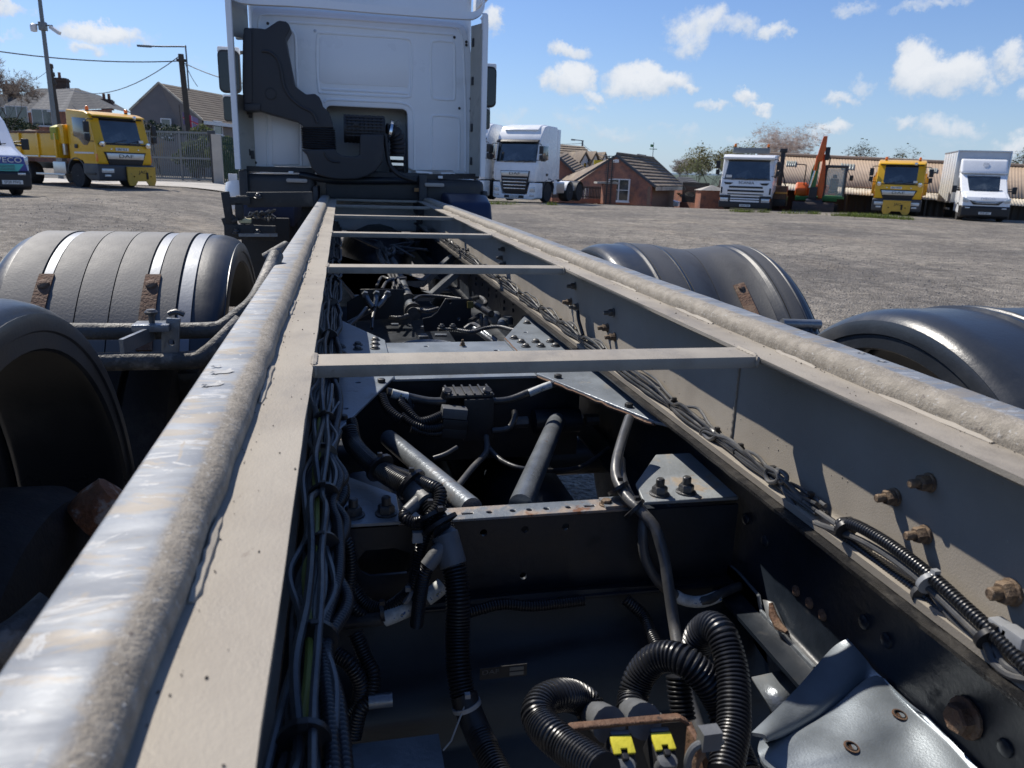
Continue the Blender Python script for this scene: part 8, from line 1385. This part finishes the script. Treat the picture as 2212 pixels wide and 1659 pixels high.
# ================================================================== trees, bushes, grass
def tree(label, loc, H, spread, seed, leaf=None, nleaf=0, lsz=.2, up=.5, twig=(.20, .15, .12), depth=5, cat='tree', group=None, trunk_h=.29, r0=None, ratio=0):
    rg = random.Random(seed); loc = V(loc); t = empty('tree', loc); tag(t, label, cat, group); tb, cb, lb = MB(), MB(), MB(); tips = []
    def seg(b, a, c, ra, rb, n):
        d = (c - a).normalized(); u = d.orthogonal().normalized(); w = d.cross(u); b.loft([[a + (u * math.cos(6.283 * k / n) + w * math.sin(6.283 * k / n)) * ra for k in range(n)], [c + (u * math.cos(6.283 * k / n) + w * math.sin(6.283 * k / n)) * rb for k in range(n)]], cap=False)
    def grow(p, d, L, r, lv):
        k = 2 if lv < 3 else 1
        for i in range(k):
            q = p + d * (L / k); seg(tb if lv < 3 else cb, p, q, r, r * .78, 6 if lv < 3 else 3); p = q; r *= .78; d = (d + V((rg.uniform(-.14, .14), rg.uniform(-.14, .14), rg.uniform(-.02, .12)))).normalized()
        if lv >= depth: tips.append(p); return
        for i in range(rg.choice((3, 3, 4)) if lv > 0 else 5):
            a = rg.uniform(0, 6.283); s_ = spread * rg.uniform(.6, 1.25); nd = (d + V((math.cos(a) * s_, math.sin(a) * s_, up * rg.uniform(.1, 1) - .2))).normalized(); grow(p, nd, L * (rg.uniform(.62, .86) + ratio), r * rg.uniform(.5, .68), lv + 1)
            if lv >= 3: tips.append(p)
    r0 = r0 or H * .018; grow(loc + V((0, 0, -.4)), V((rg.uniform(-.05, .05), 0, 1)), H * trunk_h + .4, r0, 0)
    tw = mat('twig_' + '%02d%02d' % (int(twig[0] * 100), int(twig[1] * 100)), twig, .9, 0, .3, 2, 0, thin=.3)
    tb.build('trunk', POLEW, t)
    for p in tips:
        for _ in range(2 if leaf else 4):
            d = V((rg.uniform(-1, 1), rg.uniform(-1, 1), rg.uniform(-.3, 1.2))).normalized() * H * rg.uniform(.03, .075); u = d.orthogonal().normalized() * (.013 if leaf else .017); cb.add([p - u, p + u, p + d], [(0, 1, 2)])
    cb.build('crown', tw, t)
    if leaf:
        for _ in range(nleaf):
            p = rg.choice(tips) + V((rg.gauss(0, .35), rg.gauss(0, .35), rg.gauss(0, .3))) * (H / 9); u = V((rg.uniform(-1, 1), rg.uniform(-1, 1), rg.uniform(-1, 1))).normalized(); w = u.orthogonal().normalized(); s_ = lsz * rg.uniform(.5, 1.2); lb.add([p - u * s_, p + w * s_ * .6, p + u * s_, p - w * s_ * .6], [(0, 1, 2, 3)])
        lb.build('foliage', leaf, t)
    return t
def on_g(p, dz=0): p = V(p); return V((p.x, p.y, max(gz(p.x, p.y), -8) + dz))
LF1 = mat('spring_leaf_yellow', (.19, .18, .06), .8, 0, .35, .5, 0, thin=.45); LF2 = mat('spring_leaf_green', (.13, .15, .06), .8, 0, .35, .5, 0, thin=.45); LF3 = mat('dark_hedge_leaf', (.035, .055, .02), .8, 0, .4, .6, 0)
def tree_to(label, base, top, *a, **k): base, top = V(base), V(top); base = V((base.x, base.y, gz(base.x, base.y))); return tree(label, base, (top.z - base.z), *a, **k)
tree_to('round bare-crowned tree with fine grey twigs, left of the green trees', (42.09,91.5,1.258), (42.17,92.41,4.54), .62, 21, None, 0, .16, up=.35, twig=(.27, .23, .19), trunk_h=.24)
tree_to('yellow-green budding tree left of the day-cab lorry', (41.2,84.19,1.011), (41.61,85.03,4.325), .6, 5, LF1, 1300, .15, up=.4, twig=(.24, .21, .15)); tree_to('olive bushy tree at the left foot of the tree group', (41.36,88.38,0.9311), (41.6,89.09,3.632), .6, 6, LF2, 1200, .15, up=.35, twig=(.24, .21, .15)); tree_to('greenish budding tree between yellow-green tree and bare poplars', (47.91,90.15,1.08), (48.29,91.27,5.35), .55, 7, LF1, 1000, .15, up=.45, twig=(.26, .22, .15)); tree_to('low green tree just behind the day-cab lorry roof', (38.79,76.25,1.104), (38.86,76.94,3.594), .6, 17, LF2, 1200, .14, up=.35, twig=(.22, .2, .14))
tree_to('taller left bare tree with reddish twigs behind the shed', (54.06,94.12,1.173), (54.33,95.92,7.767), .40, 8, None, 0, up=.8, twig=(.50, .40, .34), depth=5, trunk_h=.17, r0=.10, ratio=.17); tree_to('right bare reddish tree behind the shed, near the digger boom', (58.05,93.26,1.303), (58.13,95.08,7.781), .40, 12, None, 0, up=.8, twig=(.50, .40, .34), depth=5, trunk_h=.17, r0=.10, ratio=.17)  # pale twig colour carries the backlit haze
tree_to('bare reddish sapling standing in the gap between the two tall bare trees', (58.34,97.43,1.227), (58.48,98.85,6.368), .42, 19, None, 0, up=.8, twig=(.50, .40, .34), trunk_h=.18, r0=.07, ratio=.17)
tree_to('dark shrubby tree top at the far right edge behind the shed', (61.34,60.49,0.7703), (61.13,61.73,4.989), .5, 9, LF3, 500, .16, up=.6, twig=(.10, .08, .07)); tree_to('bare twiggy tree by the distant chimney at the left edge', (-29.77,81.61,3.556), (-29.64,82.97,8.457), .5, 10, None, 0, up=.6, twig=(.22, .18, .15))
tree_to('faint low treetop peeping over the shed roof right of the digger', (52.46,73.32,1.548), (52.38,74.1,4.239), .5, 14, LF3, 300, .14, up=.6, twig=(.12, .10, .08)); tree_to('second faint treetop over the shed ridge near the yellow lorry beacons', (56.62,72.43,1.684), (56.69,73.12,4.174), .5, 15, LF3, 300, .14, up=.6, twig=(.12, .10, .08))
def bush(label, c, rx, ry, rz, n, m, seed, sz=.08):
    rg = random.Random(seed); c = V(c); t = empty('bush', on_g(c)); tag(t, label, 'bush'); b = MB()
    for _ in range(n):
        while True:
            q = V((rg.uniform(-1, 1), rg.uniform(-1, 1), rg.uniform(-1, 1)))
            if .2 < q.length < 1 * (.75 + .25 * math.sin(q.x * 6 + seed) * math.sin(q.z * 5)): break
        p = c + V((q.x * rx, q.y * ry, q.z * rz)); u = V((rg.uniform(-1, 1), rg.uniform(-1, 1), rg.uniform(-1, 1))).normalized(); w = u.orthogonal().normalized(); s_ = sz * rg.uniform(.5, 1.3); b.add([p - u * s_, p + w * s_ * .7, p + u * s_, p - w * s_ * .7], [(0, 1, 2, 3)])
    b.build('foliage', m, t); b = MB(); zb_ = gz(c.x, c.y)
    for k in range(5): a = rg.uniform(0, 6.28); b.bar((c.x, c.y, zb_ - .1), c + V((math.cos(a) * rx * .5, math.sin(a) * ry * .5, rz * .2)), .04, .04)
    b.build('stem', POLEW, t)
LF4 = mat('garden_bush_leaf', (.10, .125, .045), .75, 0, .45, 1.5, 0, thin=.4)
bush('leafy green bush seen through the right part of the sliding gate', (-7.505,45.36,1.916), 1.5, .9, 1.0, 2600, LF4, 3, .07); bush('rounded bush at the foot of the telegraph pole behind the gate', (-7.779,48.91,3.004), .9, .7, .7, 900, LF4, 4, .07); bush('dense green bush behind the green palisade fence', (-5.612,43.78,1.594), 1.6, .9, 1.3, 3000, LF4, 5, .07); bush('low hedge behind the left half of the sliding gate', (-10.62,51.74,3.244), 2.2, .7, .6, 1200, LF3, 6, .07); bush('clipped golden hedge top on the far garden wall', (26.86,58.47,0.2167), 1.0, .6, .35, 600, LF1, 7, .07); bush('scrubby hedge in front of the brick house at the left', (-30.6,84.17,4.409), 4.0, 1.0, .8, 1600, LF3, 8, .1)
# grass tufts along the edge of the yard
def grass():
    rg = random.Random(4); b = MB()
    def tuft(c, n, s_):
        for _ in range(n):
            a = rg.uniform(0, 6.283); q = V(c) + V((rg.gauss(0, s_), rg.gauss(0, s_ * .6), 0)); q.z = gz(q.x, q.y) - .01; h = rg.uniform(.06, .24); l = V((math.cos(a) * h * .5, math.sin(a) * h * .5, h)); w = V((-math.sin(a), math.cos(a), 0)) * .014; b.add([q - w, q + w, q + l], [(0, 1, 2)])
    for c, n, s_ in (((24.44,32.91,0.0166), 700, .45), ((24.97,32.26,0.0263), 500, .35), ((23.74,33.58,-0.0244), 500, .4), ((24.29,33.46,-0.0201), 400, .4), ((22.69,34.87,-0.0525), 160, .2), ((19.7,36.07,-0.0749), 220, .25), ((20.63,35.86,-0.0517), 120, .15), ((21.7,35.1,-0.029), 120, .3), ((7.283,37.25,-0.0307), 300, .5), ((10.09,37.69,-0.0433), 100, .2), ((25.41,31.64,0.0472), 260, .25), ((19.45,36.65,-0.0911), 90, .15)): tuft(c, n, s_)
    return b
tag(grass().build('grass', mat('yard_edge_grass', (.13, .17, .035), .8, 0, .4, 2, 0, thin=.4), sharp=10), kind='stuff')
